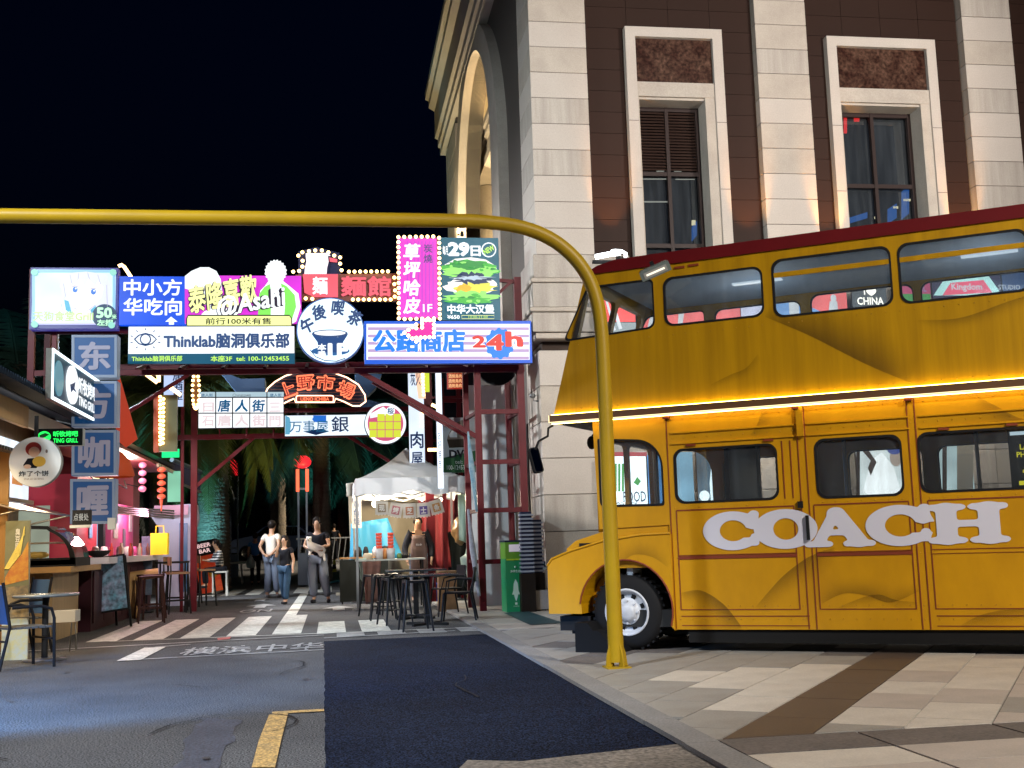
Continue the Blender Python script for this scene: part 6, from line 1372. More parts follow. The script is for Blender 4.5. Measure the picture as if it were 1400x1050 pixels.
for k, (x, r_, h, m_, lab) in enumerate(((503, .1, .12, mat('food_cream', (.6, .5, .35), .6), 'cream coloured heap of napkins at the left end of the serving table'), (526, .06, .2, mat('cup_orange', (.5, .2, .05), .5), 'short orange container between the two red cup stacks'), (546, .05, .1, mat('jar_green', (.1, .18, .05), .4), 'small green jar right of the cup stacks'), (553, .06, .08, blackr, 'small black jar near the vendor'))):
    p = onY(x, 765, 22.9); t = thing('jar', lab, 'container', (p.x, 22.85, .92)); MB().lathe([(0, 0), (r_*.9, 0), (r_, h*.6), (r_*.7, h), (0, h)], 12).build('body', m_, t)
for k, (x, w3) in enumerate(((490, .07), (500, .06), (515, .1), (540, .14))):
    p = onY(x, 745, 25.0); t = thing('jar', ['black jar at the left end of the back table', 'second dark jar on the back table, by the tarpaulin', 'pale kettle with a dark lid on the back table', 'large dark round pan on the back table beside the vendor'][k], 'container', (min(max(p.x, .2), 1.1), 25.0, .95)); MB().lathe([(0, 0), (w3, 0), (w3, .12), (w3*.6, .2), (0, .22)], 12).build('body', [blackr, blackr, wj, blackr][k], t)
t = thing('cable_cover', 'light blue hose lying on the road left of the tent', 'hose', onZ(450, 800)); c = t.location; MB().tube([onZ(a, b)-c+Vector((0, 0, .03)) for a, b in ((440, 801), (455, 797), (478, 794), (486, 780))], .03, 6).build('hose', mat('hose_blue', (.1, .4, .55), .5), t)
t = thing('board_platform', 'pale timber pallet board on the road at the left tent leg', 'board', onZ(487, 812)); MB().box(-.5, .6, -.6, .6, 0, .03).build('board', mat('pallet_pale', (.3, .26, .2), .8, noise=(3, .6)), t)
# dining tables and chairs in front of the tent
topm = mat('dark_table_top', (.03, .04, .05), .2)
def dining(label, p, w2, d2, h=.76, rz=0.):
    t = thing('dining_table', label, 'table', p, rz, 'black tables in front of the tent'); MB().box(-w2, w2, -d2, d2, h-.025, h).build('tabletop', topm, t)
    MB().box(-.04, .04, -.04, .04, .02, h-.025).build('column', blackr, t); b_ = MB(); beam((-.26, -.26, .015), (.26, .26, .015), .04, b_); beam((-.26, .26, .02), (.26, -.26, .02), .04, b_); b_.build('base', blackr, t); return t
dining('front black square table with bluish reflections on top, before the tent', (1.38, 17.6, 0), .42, .34, .74, .1)
dining('black table directly behind the front one, nearer the vendor', (1.33, 19.2, 0), .46, .35, .78, .05)
bk_ = mat('black_metal_chair', (.006, .007, .010), .4, spec=.25)
def tolix(h=.72, back=False):
    t = thing('metal_stool', 'x', 'stool'); MB().prism(rr(-.16, .16, -.16, .16, .05, 4), 0, .03).build('seat', bk_, t)
    o = t.children[0]; o.rotation_euler = (-math.pi/2, 0, 0); o.location = (0, 0, h-.03)
    for sx in (-1, 1):
        for sy in (-1, 1): MB().tube([(sx*.13, sy*.13, h-.02), (sx*.16, sy*.16, h*.6), (sx*.21, sy*.21, 0)], [.028, .02, .014], 6).build('leg', bk_, t)
    b_ = MB()
    for a, b in (((-1, -1), (1, 1)), ((1, -1), (-1, 1))): beam((a[0]*.175, a[1]*.175, .22), (b[0]*.175, b[1]*.175, .22), .018, b_)
    b_.build('cross_brace', bk_, t); return t
G_ = 'black metal stools before the tent'
s0 = tolix(); s0.location = (.80, 19.1, 0); s0['label'] = 'leftmost black metal stool beside the brown tablecloth'; s0['group'] = G_
clone(s0, (.92, 17.9, 0), .3, 'black metal stool second from the left, splayed legs', G_)
clone(s0, (1.13, 16.45, 0), .1, 'black metal stool nearest the camera in front of the square table', G_)
clone(s0, (.72, 20.3, 0), .5, 'black metal stool half hidden at the serving table', G_)
clone(s0, (1.0, 20.6, 0), .2, 'black metal stool tucked under the rear black table', G_)
def dchair():
    t = thing('metal_chair', 'x', 'chair'); MB().box(-.2, .2, -.2, .2, .43, .455).build('seat', bk_, t)
    for sx in (-1, 1):
        MB().tube([(sx*.19, -.2, .44), (sx*.22, -.25, 0)], [.02, .013], 6).build('leg', bk_, t); MB().tube([(sx*.19, .2, .44), (sx*.22, .28, 0)], [.02, .013], 6).build('leg', bk_, t)
        MB().tube([(sx*.19, .19, .44), (sx*.2, .24, .62), (sx*.17, .27, .80)], .014, 6).build('back_post', bk_, t); MB().tube([(sx*.19, -.18, .45), (sx*.25, -.15, .62), (sx*.25, .0, .65), (sx*.2, .22, .64)], .012, 6).build('arm', bk_, t)
    MB().box(-.17, .17, .245, .27, .60, .82).build('backrest', bk_, t); return t
d0 = dchair(); d0.location = (1.88, 17.9, 0); d0.rotation_euler.z = -1.75; d0['label'] = 'black metal armchair with open back right of the square table'; d0['group'] = 'black metal chairs before the tent'
clone(d0, (1.88, 19.6, 0), -1.3, 'black metal chair behind, its back against the plastic sheeting', 'black metal chairs before the tent')
t = thing('plastic_crate', 'blue plastic bin on the ground behind the right chairs', 'bin', onZ(592, 822)); MB().box(-.2, .2, -.15, .15, 0, .34).build('body', mat('bin_blue', (.01, .06, .45), .5), t); MB().box(-.22, .22, -.17, .17, .34, .37).build('rim', mat('bin_blue2', (.02, .09, .55), .5), t)
t = thing('plastic_crate', 'grey wicker basket stack at the right side of the rear black table', 'bin', (2.0, 20.9, 0)); MB().box(-.16, .16, -.15, .15, 0, .7).build('body', mat('crate_brown', (.2, .1, .04), .6, noise=(9, .6)), t)
# green litter bin, chrome cylinder, stacks by the door
q = onZ(702, 832, PZ); gb = thing('litter_bin', 'tall green litter bin with a white leaf emblem beside the red tower', 'bin', (onY(701, 780, 19.55).x, 19.55, PZ), .12)
grn = mat('bin_green', (.01, .20, .07), .4, noise=(1, .4, (.01, .28, .16))); MB().box(-.16, .16, -.16, .16, 0, .86).build('body', grn, gb); MB().prism([(-.16, .86), (.16, .86), (.16, 1.14), (-.16, 1.14)], -.165, .16).build('head', mat('bin_lime', (.1, .26, .02), .4), gb); MB().box(-.17, .17, -.17, .17, 1.14, 1.17).build('lid', mat('bin_lid', (.015, .02, .05), .4), gb)
MB().box(-.10, .12, -.170, -.166, .98, 1.10).build('notice', mat('notice_white', (.6, .55, .6), .5, em=(.6, .5, .6), st=.3), gb); MB().box(-.15, .15, -.169, -.166, .84, .865).build('stripe', mat('stripe_lime', (.35, .5, .02), .5), gb)
wg = mat('emblem_white', (.5, .65, .55), .5); MB().prism([(-.0, .53), (.035, .46), (.045, .34), (.07, .28), (.035, .28), (.02, .22), (0, .17), (-.02, .22), (-.035, .28), (-.07, .28), (-.045, .34), (-.035, .46)], -.165, -.161).build('emblem', wg, gb); txt(gb, '净界生态', 0, .66, .17, .045, wg, -.163, bold=.02); txt(gb, '环保回收', 0, .09, .10, .02, wg, -.163)
MB().ball((0, -.16, .73), .018, 8).build('knob', wg, gb); MB().box(-.02, .02, -.164, -.161, .115, .15).build('emblem_mark', wg, gb)
t = thing('chrome_bin', 'slim chrome cylinder standing at the foot of the stone wall by the bus nose', 'bin', (3.62, 19.75, PZ)); MB().lathe([(0, 0), (.13, 0), (.13, .78), (.135, .8), (.12, .8), (.11, .7), (0, .7)], 20).build('cylinder', mat('chrome', (.35, .5, .6), .12, metal=1), t)
for k, (x, h, lab) in enumerate(((725, 15, 'left stack of pale trays in the dark doorway beside the tower'), (738, 13, 'right stack of pale trays in the dark doorway by the stone pillar'))):
    q = onY(x-2, 775, 19.3+k*.2); t = thing('tray_stack', lab, 'stack of trays', (q.x-.03, q.y, PZ), 0, 'tray stacks'); MB().box(-.12, .12, -.1, .1, 0, .62).build('trolley', mat('trolley_dark', (.015, .01, .008), .6), t)
    for j in range(h): MB().box(-.11, .11, -.1, .1, .64+j*.066, .64+j*.066+.03).build('tray', mat('tray_white', (.25, .27, .34), .4), t)
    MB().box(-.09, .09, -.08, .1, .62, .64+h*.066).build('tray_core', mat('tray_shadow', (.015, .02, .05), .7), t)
# white panel wall behind the tower
wp_ = thing('hoarding', 'tall pale grey panel wall standing behind the red tower', 'hoarding', (2.95, 21.6, 0)); pw = mat('panel_white', (.6, .63, .66), .6, noise=(1.2, .5, (.42, .44, .47)))
MB().box(-.42, .42, 0, .08, 0.03, 4.1).build('panel', pw, wp_)
MB().box(.43, .46, -.05, .12, 0.03, 4.1).build('edge_strip', mtl, wp_)
s = Sign('black_disc_sign', 'back of a round black sign on top of the red tower below the striped sign', 652, 470, 708, 527, 20.5, face=False); R_ = s.W; MB().prism(ell(0, 0, R_, R_*1.0, 30), 0, .1).build('disc', mat('disc_black', (.008, .009, .012), .5), s.o)
t = thing('security_camera', 'small grey dome camera on a bracket on the stone wall', 'camera', onX(728, 541, 3.45)); MB().ball((0, 0, 0), .06, 10, (1, 1, .7)).build('dome', mat('camera_grey', (.12, .12, .12), .3), t); MB().tube([(0, 0, .02), (.02, 0, -.09), (.13, 0, -.1)], .012, 6).build('bracket', mat('camera_grey', (.12, .12, .12), .3), t)
# more red shop frames behind the tent on the right
sf = thing('shop_booth', 'dark red timber shop frame behind the tent between the white column sign and the tower', 'shop front', (2.6, 25.6, 0))
for x in (-.25, .2, .65): beam((x, 0, 0), (x, 0, 5.2), .1).build('post', steelr, sf)
for z in (2.2, 3.3, 4.3, 5.1): beam((-.3, 0, z), (.7, 0, z), .08).build('rail', steelr, sf)
MB().box(-.3, .7, .1, .2, 0, 5.2).build('infill', mat('infill_black', (.008, .009, .015), .6), sf)
# ================================================================ people
skinm = mat('skin', (.42, .24, .15), .5); hairm = mat('hair_black', (.012, .009, .008), .45); shoe = mat('shoe_dark', (.02, .02, .025), .5)
def skinmesh(name, V, E, Rr, m, parent=None, sub=2):
    me = bpy.data.meshes.new(name); me.from_pydata([tuple(v) for v in V], E, []); o = bpy.data.objects.new(name, me); COL.objects.link(o)
    me.materials.append(m)
    md = o.modifiers.new('skin', 'SKIN'); md.use_smooth_shade = True
    for i, r_ in enumerate(Rr):
        a, b = r_ if isinstance(r_, tuple) else (r_, r_); me.skin_vertices[0].data[i].radius = (a, b)
        me.skin_vertices[0].data[i].use_root = (i == 0)
    s = o.modifiers.new('sub', 'SUBSURF'); s.levels = s.render_levels = sub
    if parent: o.parent = parent
    return o
BASE = dict(pel=(0, 0, .53), waist=(0, 0, .60), chest=(0, .0, .73), neck=(0, 0, .84), chin=(0, .01, .872), head=(0, .015, .922), top=(0, .0, .975),
 hl=(-.055, 0, .51), hr=(.055, 0, .51), kl=(-.06, .01, .285), kr=(.06, .01, .285), al=(-.06, -.01, .045), ar=(.06, -.01, .045), tl=(-.065, .07, .02), tr=(.065, .07, .02),
 sl=(-.098, 0, .805), sr=(.098, 0, .805), el=(-.135, -.01, .63), er=(.135, -.01, .63), wl=(-.14, .04, .48), wr=(.14, .04, .48), fl=(-.14, .06, .43), fr=(.14, .06, .43))
def person(label, loc, H, rz, pose=None, top=None, bottom=None, hair='short', skirt=False, sleeve=.5, loose=1.0, shoes=shoe, build=1.0, hidelegs=False, group=None):
    J = dict(BASE); J.update(pose or {}); J = {k: Vector(v)*H for k, v in J.items()}
    names = list(J); ix = {n: i for i, n in enumerate(names)}
    ed = [('pel', 'waist'), ('waist', 'chest'), ('chest', 'neck'), ('neck', 'chin'), ('chin', 'head'), ('head', 'top'), ('pel', 'hl'), ('pel', 'hr'), ('hl', 'kl'), ('hr', 'kr'), ('kl', 'al'), ('kr', 'ar'), ('al', 'tl'), ('ar', 'tr'), ('chest', 'sl'), ('chest', 'sr'), ('sl', 'el'), ('sr', 'er'), ('el', 'wl'), ('er', 'wr'), ('wl', 'fl'), ('wr', 'fr')]
    rad = dict(pel=(.075, .055), waist=(.065, .05), chest=(.08, .055), neck=.033, chin=.038, head=(.044, .052), top=.034, hl=.05, hr=.05, kl=.032, kr=.032, al=.02, ar=.02, tl=.018, tr=.018, sl=.032, sr=.032, el=.023, er=.023, wl=.015, wr=.015, fl=(.016, .009), fr=(.016, .009))
    R_ = [tuple(x*H*build for x in (rad[n] if isinstance(rad[n], tuple) else (rad[n], rad[n]))) for n in names]
    body = skinmesh('person', [J[n] for n in names], [(ix[a], ix[b]) for a, b in ed], R_, skinm)
    tag(body, label, 'person', group); body.location = loc; body.rotation_euler = (0, 0, rz)
    def garment(nm, ns, es, rs, m, k=1.0):
        return skinmesh(nm, [J[n] if isinstance(n, str) else n for n in ns], es, [tuple(x*H*k*build for x in (r_ if isinstance(r_, tuple) else (r_, r_))) for r_ in rs], m, body)
    mixp = lambda a, b, t: J[a].lerp(J[b], t)
    if bottom:
        for s_ in ('l', 'r'): pass
        garment('trousers', ['pel', 'hl', 'hr', 'kl', 'kr', mixp('kl', 'al', .93), mixp('kr', 'ar', .93)], [(0, 1), (0, 2), (1, 3), (2, 4), (3, 5), (4, 6)], [(.085, .065), .061, .061, .042*loose, .042*loose, .034*(.5+.5*loose), .034*(.5+.5*loose)], bottom)
    if top:
        ns = ['pel', 'waist', 'chest', mixp('chest', 'neck', .55), 'sl', 'sr', mixp('sl', 'el', sleeve), mixp('sr', 'er', sleeve)]
        es = [(0, 1), (1, 2), (2, 3), (2, 4), (2, 5), (4, 6), (5, 7)]; rs = [(.087, .066), (.08, .062), (.092, .068), .05, .042, .042, .036, .036]
        if sleeve > .9: ns[6] = 'el'; ns[7] = 'er'; ns += [mixp('el', 'wl', .9), mixp('er', 'wr', .9)]; es += [(6, 8), (7, 9)]; rs += [.026, .026]
        garment('shirt', ns, es, rs, top)
    # shoes
    for a, t in (('al', 'tl'), ('ar', 'tr')):
        skinmesh('shoe', [J[a]+Vector((0, -.015*H, -.018*H)), J[t]+Vector((0, .01*H, .0))], [(0, 1)], [.027*H, .022*H], shoes, body)
    # hair
    hp = J['head']; up = (J['top']-J['head']).normalized(); fwd = Vector((0, 1, 0)); 
    hm = MB(); k0 = len(hm.v)
    hm.ball((0, 0, 0), .062*H, 16, (.92, 1.02, 1.05)); hm.v = [tuple(hp+Vector((0, -.010*H, .014*H))+Vector((x, y if y < .035*H else .035*H, z if z > -.02*H or y < .0 else -.02*H))) for x, y, z in hm.v]
    if hair == 'long':
        b_ = MB(); b_.tube([hp+Vector((0, -.03*H, .03*H)), hp+Vector((0, -.05*H, -.03*H)), hp+Vector((0, -.055*H, -.12*H)), hp+Vector((0, -.05*H, -.20*H))], [.05*H, .062*H, .06*H, .03*H], 12); hm.add(b_.v, b_.f, True)
    if hair == 'tail':
        b_ = MB(); b_.tube([hp+Vector((0, -.05*H, .0)), hp+Vector((0, -.085*H, -.02*H)), hp+Vector((0, -.08*H, -.08*H))], [.035*H, .035*H, .012*H], 10); hm.add(b_.v, b_.f, True)
    hm.build('hair', hairm, body)
    # face
    for s_ in (-1, 1):
        MB().ball(hp+Vector((s_*.019*H, .060*H, .002*H)), .006*H, 6).build('eye', blackr, body); MB().ball(hp+Vector((s_*.047*H, 0, -.004*H)), .011*H, 6, (.5, .8, 1.2)).build('ear', skinm, body)
    MB().ball(hp+Vector((0, .066*H, -.012*H)), .008*H, 6, (.8, 1, 1.3)).build('nose', skinm, body); MB().ball(hp+Vector((0, .058*H, -.030*H)), .010*H, 6, (1.2, .5, .35)).build('mouth', mat('lips', (.35, .1, .08), .5), body)
    # hands: four fingers and a thumb each
    for w_, f_ in (('wl', 'fl'), ('wr', 'fr')):
        d = (J[f_]-J[w_]).normalized(); sd = d.orthogonal().normalized(); up_ = d.cross(sd); hd = MB()
        for q in range(4):
            a = J[f_]+sd*(q-1.5)*.0065*H; hd.tube([a, a+d*.02*H+up_*.004*H, a+d*(.035-.003*abs(q-1.2))*H+up_*.013*H], [.0042*H, .0038*H, .0025*H], 6)
        a = J[w_].lerp(J[f_], .5); hd.tube([a, a+sd*.018*H+d*.008*H, a+sd*.022*H+d*.022*H], [.005*H, .0045*H, .003*H], 6)
        hd.build('fingers', skinm, body)
    return body, J
def gz(x, y): q = onZ(x, y); return (q.x, q.y, 0)
cotton = mat('cream_shirt', (.6, .56, .5), .8, noise=(6, .3)); denim = mat('light_denim', (.16, .21, .30), .8, noise=(7, .4, (.09, .12, .2))); denimd = mat('dark_denim', (.012, .05, .11), .8, noise=(7, .5)); blackc = mat('black_cotton', (.012, .013, .018), .8); greyc = mat('grey_trousers', (.10, .115, .15), .8, noise=(7, .3)); blc = mat('blue_shirt', (.02, .14, .4), .7)
# man from behind, hands clasped behind back, looking right
person('man seen from behind in a cream shirt and pale jeans, hands clasped behind his back', (onZ(372, 812).x*.93, 29.3, 0), 1.86, -.55,
  dict(el=(-.15, -.055, .66), er=(.15, -.055, .66), wl=(-.05, -.10, .56), wr=(.05, -.10, .55), fl=(.0, -.105, .55), fr=(.01, -.11, .54), chin=(.0, .012, .875), head=(.0, .02, .93), kl=(-.05, .0, .285), kr=(.05, .02, .285), al=(-.055, -.03, .045), ar=(.06, .03, .045), tl=(-.06, .05, .02), tr=(.07, .11, .02)), cotton, denim, loose=1.25, shoes=mat('white_black_shoe', (.25, .25, .27), .5, noise=(12, .9, (.02, .02, .03))))
girl, _ = person('girl with long dark hair, black top and blue jeans, one hand to her face', (onZ(390, 826).x, 25.7, 0), 1.46, math.radians(150),
  dict(er=(.12, .05, .68), wr=(.05, .11, .80), fr=(.03, .11, .85), el=(-.14, -.01, .64), wl=(-.16, .05, .52), fl=(-.165, .06, .48), al=(-.035, .03, .045), tl=(-.04, .11, .02), ar=(.03, -.05, .05), tr=(.03, .04, .02), kl=(-.045, .03, .29), kr=(.04, .01, .28)), blackc, denimd, hair='long', loose=1.2)
wom, J = person('woman in a black top and wide grey trousers cradling a small white dog', (onZ(435, 824).x, 25.8, 0), 1.83, math.radians(165),
  dict(el=(-.15, .03, .66), er=(.15, .03, .66), wl=(.02, .15, .63), wr=(-.02, .13, .60), fl=(.06, .15, .63), fr=(-.07, .14, .60), kl=(-.08, .02, .28), kr=(.07, -.02, .28), al=(-.13, .02, .045), ar=(.05, -.02, .045), tl=(-.15, .10, .02), tr=(.06, .06, .02), head=(.0, .02, .925)), blackc, greyc, hair='tail', loose=1.5)
# dog held in her arms: a thing of its own
dm = mat('white_fur', (.62, .6, .56), .9, bump=(60, .5, .01)); fwdv = Vector((math.sin(-math.radians(165)), math.cos(math.radians(165)), 0)); wl_p = Vector(wom.location)
dp = wl_p+Vector((.0, 0, 1.20))+fwdv*.22
V = [(.17, 0, -.12), (.05, 0, -.03), (-.08, 0, .0), (-.15, -.02, .10), (-.15, -.03, .19), (-.16, -.10, .17), (.22, -.05, -.24), (.13, -.06, -.28), (-.12, -.06, -.14), (-.14, -.07, -.24), (.26, .02, -.06), (-.20, -.01, .26), (-.08, -.01, .26), (.24, -.1, -.40)]
dog = skinmesh('dog', V, [(0, 1), (1, 2), (2, 3), (3, 4), (4, 5), (0, 6), (6, 13), (0, 7), (2, 8), (8, 9), (0, 10), (4, 11), (4, 12)], [.09, .10, .095, .06, .075, .035, .04, .035, .035, .028, .03, .02, .02, .026], dm)
dog.location = dp; dog.scale = (.85, .85, .8); tag(dog, 'small white fluffy dog carried in the arms of the woman in grey trousers', 'dog')
for s_ in (-1, 1): MB().ball((-.15+s_*.03, -.095, .21), .012, 6).build('eye', blackr, dog)
MB().ball((-.16, -.135, .17), .016, 6).build('nose', blackr, dog)
# vendor in the tent
apron = mat('brown_apron', (.07, .04, .035), .8)
vl = (onY(572, 760, 24.1).x, 24.1, 0)
ven, J = person('vendor in a black jacket and brown apron standing behind the tables in the tent', vl, 1.74, math.pi, dict(el=(-.16, .0, .63), er=(.16, .0, .63), wl=(-.15, .07, .50), wr=(.14, .06, .50), fl=(-.14, .09, .46), fr=(.13, .08, .46)), blackc, greyc, sleeve=1, build=1.15)
ap = MB(); 
for j in range(9):
    for i in range(7):
        u = (i/6-.5)*2; z = 1.36-j*.09; ap.v.append((u*(.12+.05*min(j, 3)/3), .155+.02*math.cos(u*1.5)+(.01 if j > 2 else -.02), z))
for j in range(8):
    for i in range(6): k = j*7+i; ap.f.append((k, k+1, k+8, k+7)); ap.sm.append(True)
o = ap.build('apron', apron, ven); md = o.modifiers.new('t', 'SOLIDIFY'); md.thickness = .012
MB().prism(rr(-.07, .07, 1.36, 1.46, .02), .13, .15).build('neckline', skinm, ven); ah = MB().box(-.08, .08, 0, .004, -.03, .03).build('apron_patch', apron, ven, (0, .19, 1.17)); ah.rotation_euler = (0, 0, math.pi); txt(ah, '芝士条', 0, 0, .12, .04, em('apron_print', (.7, .65, .6), .6), -.008, bold=.02)
MB().tube([(0, .0, 1.69), (0, -.01, 1.76)], [.03, .02], 8).build('hair_bun', hairm, ven)
# seated person in stripes at the white table
stripe = bpy.data.materials.new('striped_shirt'); stripe.use_nodes = True; nt = stripe.node_tree; b_ = nt.nodes['Principled BSDF']
tc = nt.nodes.new('ShaderNodeTexCoord'); wv = nt.nodes.new('ShaderNodeTexWave'); wv.bands_direction = 'Z'; wv.inputs['Scale'].default_value = 4.5; cr = nt.nodes.new('ShaderNodeValToRGB'); cr.color_ramp.interpolation = 'CONSTANT'; cr.color_ramp.elements[0].color = (.01, .015, .03, 1); cr.color_ramp.elements[1].color = (.55, .55, .55, 1); cr.color_ramp.elements[1].position = .5
nt.links.new(tc.outputs['Object'], wv.inputs['Vector']); nt.links.new(wv.outputs['Fac'], cr.inputs[0]); nt.links.new(cr.outputs[0], b_.inputs['Base Color'])
sit = dict(pel=(0, 0, .28), waist=(0, .01, .36), chest=(0, .03, .49), neck=(0, .05, .59), chin=(0, .07, .63), head=(0, .08, .68), top=(0, .08, .73), hl=(-.055, 0, .27), hr=(.055, 0, .27), kl=(-.06, .24, .28), kr=(.06, .24, .28), al=(-.06, .22, .045), ar=(.06, .22, .045), tl=(-.06, .30, .02), tr=(.06, .30, .02), sl=(-.105, .03, .555), sr=(.105, .03, .555), el=(-.13, .08, .42), er=(.13, .08, .42), wl=(-.08, .2, .42), wr=(.08, .2, .42), fl=(-.05, .24, .43), fr=(.05, .24, .43))
sp_ = onY(301, 770, 31.5)
person('seated person in a black and white striped shirt at the small white table', (sp_.x, 31.5, .22), 1.66, 1.9, sit, stripe, blackc, sleeve=1, hair='tail')
t = thing('stool', 'plain dark stool under the seated person in stripes', 'stool', (sp_.x, 31.5, 0)); MB().box(-.2, .2, -.2, .2, .60, .64).build('seat', mat('table_white', (.6, .6, .56), .4), t)
for sx in (-1, 1):
    for sy in (-1, 1): beam((sx*.17, sy*.17, 0), (sx*.17, sy*.17, .6), .03).build('leg', mat('table_white', (.6, .6, .56), .4), t)
# far people
def far(px, py, Yd, label, top, H=1.72, rz=0., hair='short', bottom=blackc): 
    q = onY(px, py, Yd); return person(label, (q.x, Yd, max(0, (Yd-40)*.043)), H, rz, dict(er=(.15, .02, .64), wr=(.15, .06, .5)), top, bottom, hair=hair)
far(349, 750, 40, 'person in a bright blue shirt walking away near the parked cars', blc)
far(457, 740, 52, 'distant person in dark clothes by the railing', blackc, 1.65)
bg_ = thing('shopping_bag', 'small pale plastic bag beside the person in the blue shirt', 'bag', (onY(343, 750, 40).x, 39.9, .55)); MB().lathe([(0, 0), (.13, .02), (.15, .2), (.08, .36), (.02, .45)], 10).build('body', mat('bag_pale', (.4, .5, .5), .5), bg_)
# ================================================================ palms, dark garden, cars, railing
trunkm = mat('palm_trunk', (.13, .10, .07), .9, noise=(3, .8, (.05, .045, .035), (1, 1, 4)), bump=(14, 1.0, .05)); leafm = mat('palm_leaf', (.045, .055, .014), .55, noise=(2, .6, (.02, .03, .01))); leafd = mat('palm_leaf_cool', (.018, .045, .035), .5)
def frond_mesh(L_, droop, rise, seed, m):
    rn = random.Random(seed); mb = MB(); N = 30; P = []
    for i in range(N+1):
        t = i/N; P.append(Vector((0, L_*(t-.12*t*t), rise*t*L_-droop*t**2.2*L_)))
    mb.tube(P, [.035*(1-.85*i/N) for i in range(N+1)], 5)
    for i in range(2, N):
        for q in range(3):
            t = (i+q/3)/N; p = P[i].lerp(P[i+1], q/3); tang = (P[min(i+1, N)]-P[i-1]).normalized()
            ln = L_*.30*math.sin(math.pi*min(1, t*.9+.12))**.7*rn.uniform(.8, 1.1)
            for s in (-1, 1):
                d = (Vector((s*.80, 0, 0))+tang*.55+Vector((0, 0, -.30+rn.uniform(-.12, .12)))).normalized(); w_ = tang*.022
                e = p+d*ln+Vector((0, 0, -.16*ln)); mid = p+d*ln*.5
                mb.add([p-w_, p+w_, mid+w_*1.1, mid-w_*1.1, e], [(0, 1, 2, 3), (3, 2, 4)])
    me = mb.mesh('frond'); me.materials.append(m); return me
FM = [frond_mesh(3.2, .75, .5, 1, leafm), frond_mesh(3.0, 1.05, .35, 2, leafm), frond_mesh(3.3, .45, .7, 3, leafm)]
FD = [frond_mesh(3.4, .75, .5, 4, leafd), frond_mesh(3.0, 1.0, .35, 5, leafd), frond_mesh(3.3, .4, .75, 6, leafd)]
def palm(label, x, y, h, r_, F, nf, seed, sc_=1., trunk=trunkm):
    rn = random.Random(seed); t = thing('palm_tree', label, 'palm tree', (x, y, 0), 0, 'palms')
    mb = MB(); prof = []; n = int(h*9)
    for i in range(n+1):
        z = h*i/n; rr_ = r_*(1.15-.25*i/n) ; prof += [(rr_, z), (rr_*1.10, z+.07)]
    mb.lathe(prof, 18); mb.v = [(a*(1+rn.uniform(-.035, .035)), b*(1+rn.uniform(-.035, .035)), c) for a, b, c in mb.v]; mb.build('trunk', trunk, t)
    MB().ball((0, 0, h), r_*1.5, 10, (1, 1, 1.3)).build('crown_heart', trunk, t)
    for k in range(nf):
        o = link('frond', F[k % 3], None, t, (0, 0, h+.2)); o.rotation_euler = (rn.uniform(-.35, .55) if k % 2 else rn.uniform(-.75, .1), 0, k*2.399+rn.uniform(-.2, .2)); s = sc_*rn.uniform(.85, 1.1); o.scale = (s, s, s)
    return t
pp_ = onY(291, 700, 37)
palm('stout palm with a rough ringed trunk lit from below behind the left gantry post', pp_.x, 37, 5.6, .45, FM, 46, 11, 1.15)
palm('palm with a thin trunk half hidden behind the olive panel on the left', onY(205, 700, 33).x, 34.5, 5.4, .22, FM, 30, 12, .9)
DK = [(440, 40, 5.5, 'dark teal palm behind the tall lantern pole'), (505, 44, 4.8, 'dark teal palm filling the gap left of the tent roof'), (560, 46, 6.5, 'dark palm far behind the tent'), (380, 48, 7, 'dark palm far behind the cars in the middle'), (230, 42, 5, 'dark palm between the olive panel and the left brace'), (90, 44, 8, 'black palm silhouette high over the left stall roof'), (20, 40, 7, 'black palm silhouette at the upper left edge'), (180, 52, 8.6, 'distant black palm behind the blue sign'), (470, 58, 6, 'distant dark palm behind the railing')]
for k, (px_, Y_, h_, lab) in enumerate(DK): palm(lab, onY(px_, 700, Y_).x, Y_, h_, .28, FD, 24, 30+k, 1.25)
# clipped dark hedge as unsorted greenery
hb = MB(); rn = random.Random(5)
for k in range(5200):
    x = rn.uniform(-16, 9); y = rn.uniform(60, 64); z = rn.uniform(0, 2.4+1.1*math.sin(x*1.3)+.5*math.sin(x*3.1)); a = rn.uniform(0, 6.28); s = rn.uniform(.12, .3); u = Vector((math.cos(a), math.sin(a), rn.uniform(-.6, .6)))*s; v = Vector((rn.uniform(-.4, .4), rn.uniform(-.4, .4), 1))*s
    c = Vector((x, y, z)); hb.add([c-u, c+v*.6, c+u, c-v*.6], [(0, 1, 2, 3)])
tag(hb.build('hedge', mat('hedge_leaf', (.02, .035, .015), .7), None), 'dark mass of shrubs behind the parked cars', 'hedge', kind='stuff')
bw_ = thing('far_building', 'dark low building block beyond the palms at the end of the street', 'building', (0, 75, 0)); MB().box(-40, 30, 0, 8, 0, 5.5).build('wall', mat('far_wall', (.012, .014, .02), .9), bw_)
MB().box(-40.2, 30.2, -.3, 8.2, 5.5, 5.8).build('roof', mat('far_roof', (.008, .009, .014), .9), bw_)
for k in range(10): MB().box(-20+k*3.6, -18.6+k*3.6, -.03, .0, 2.2, 3.8).build('window', wglass, bw_)
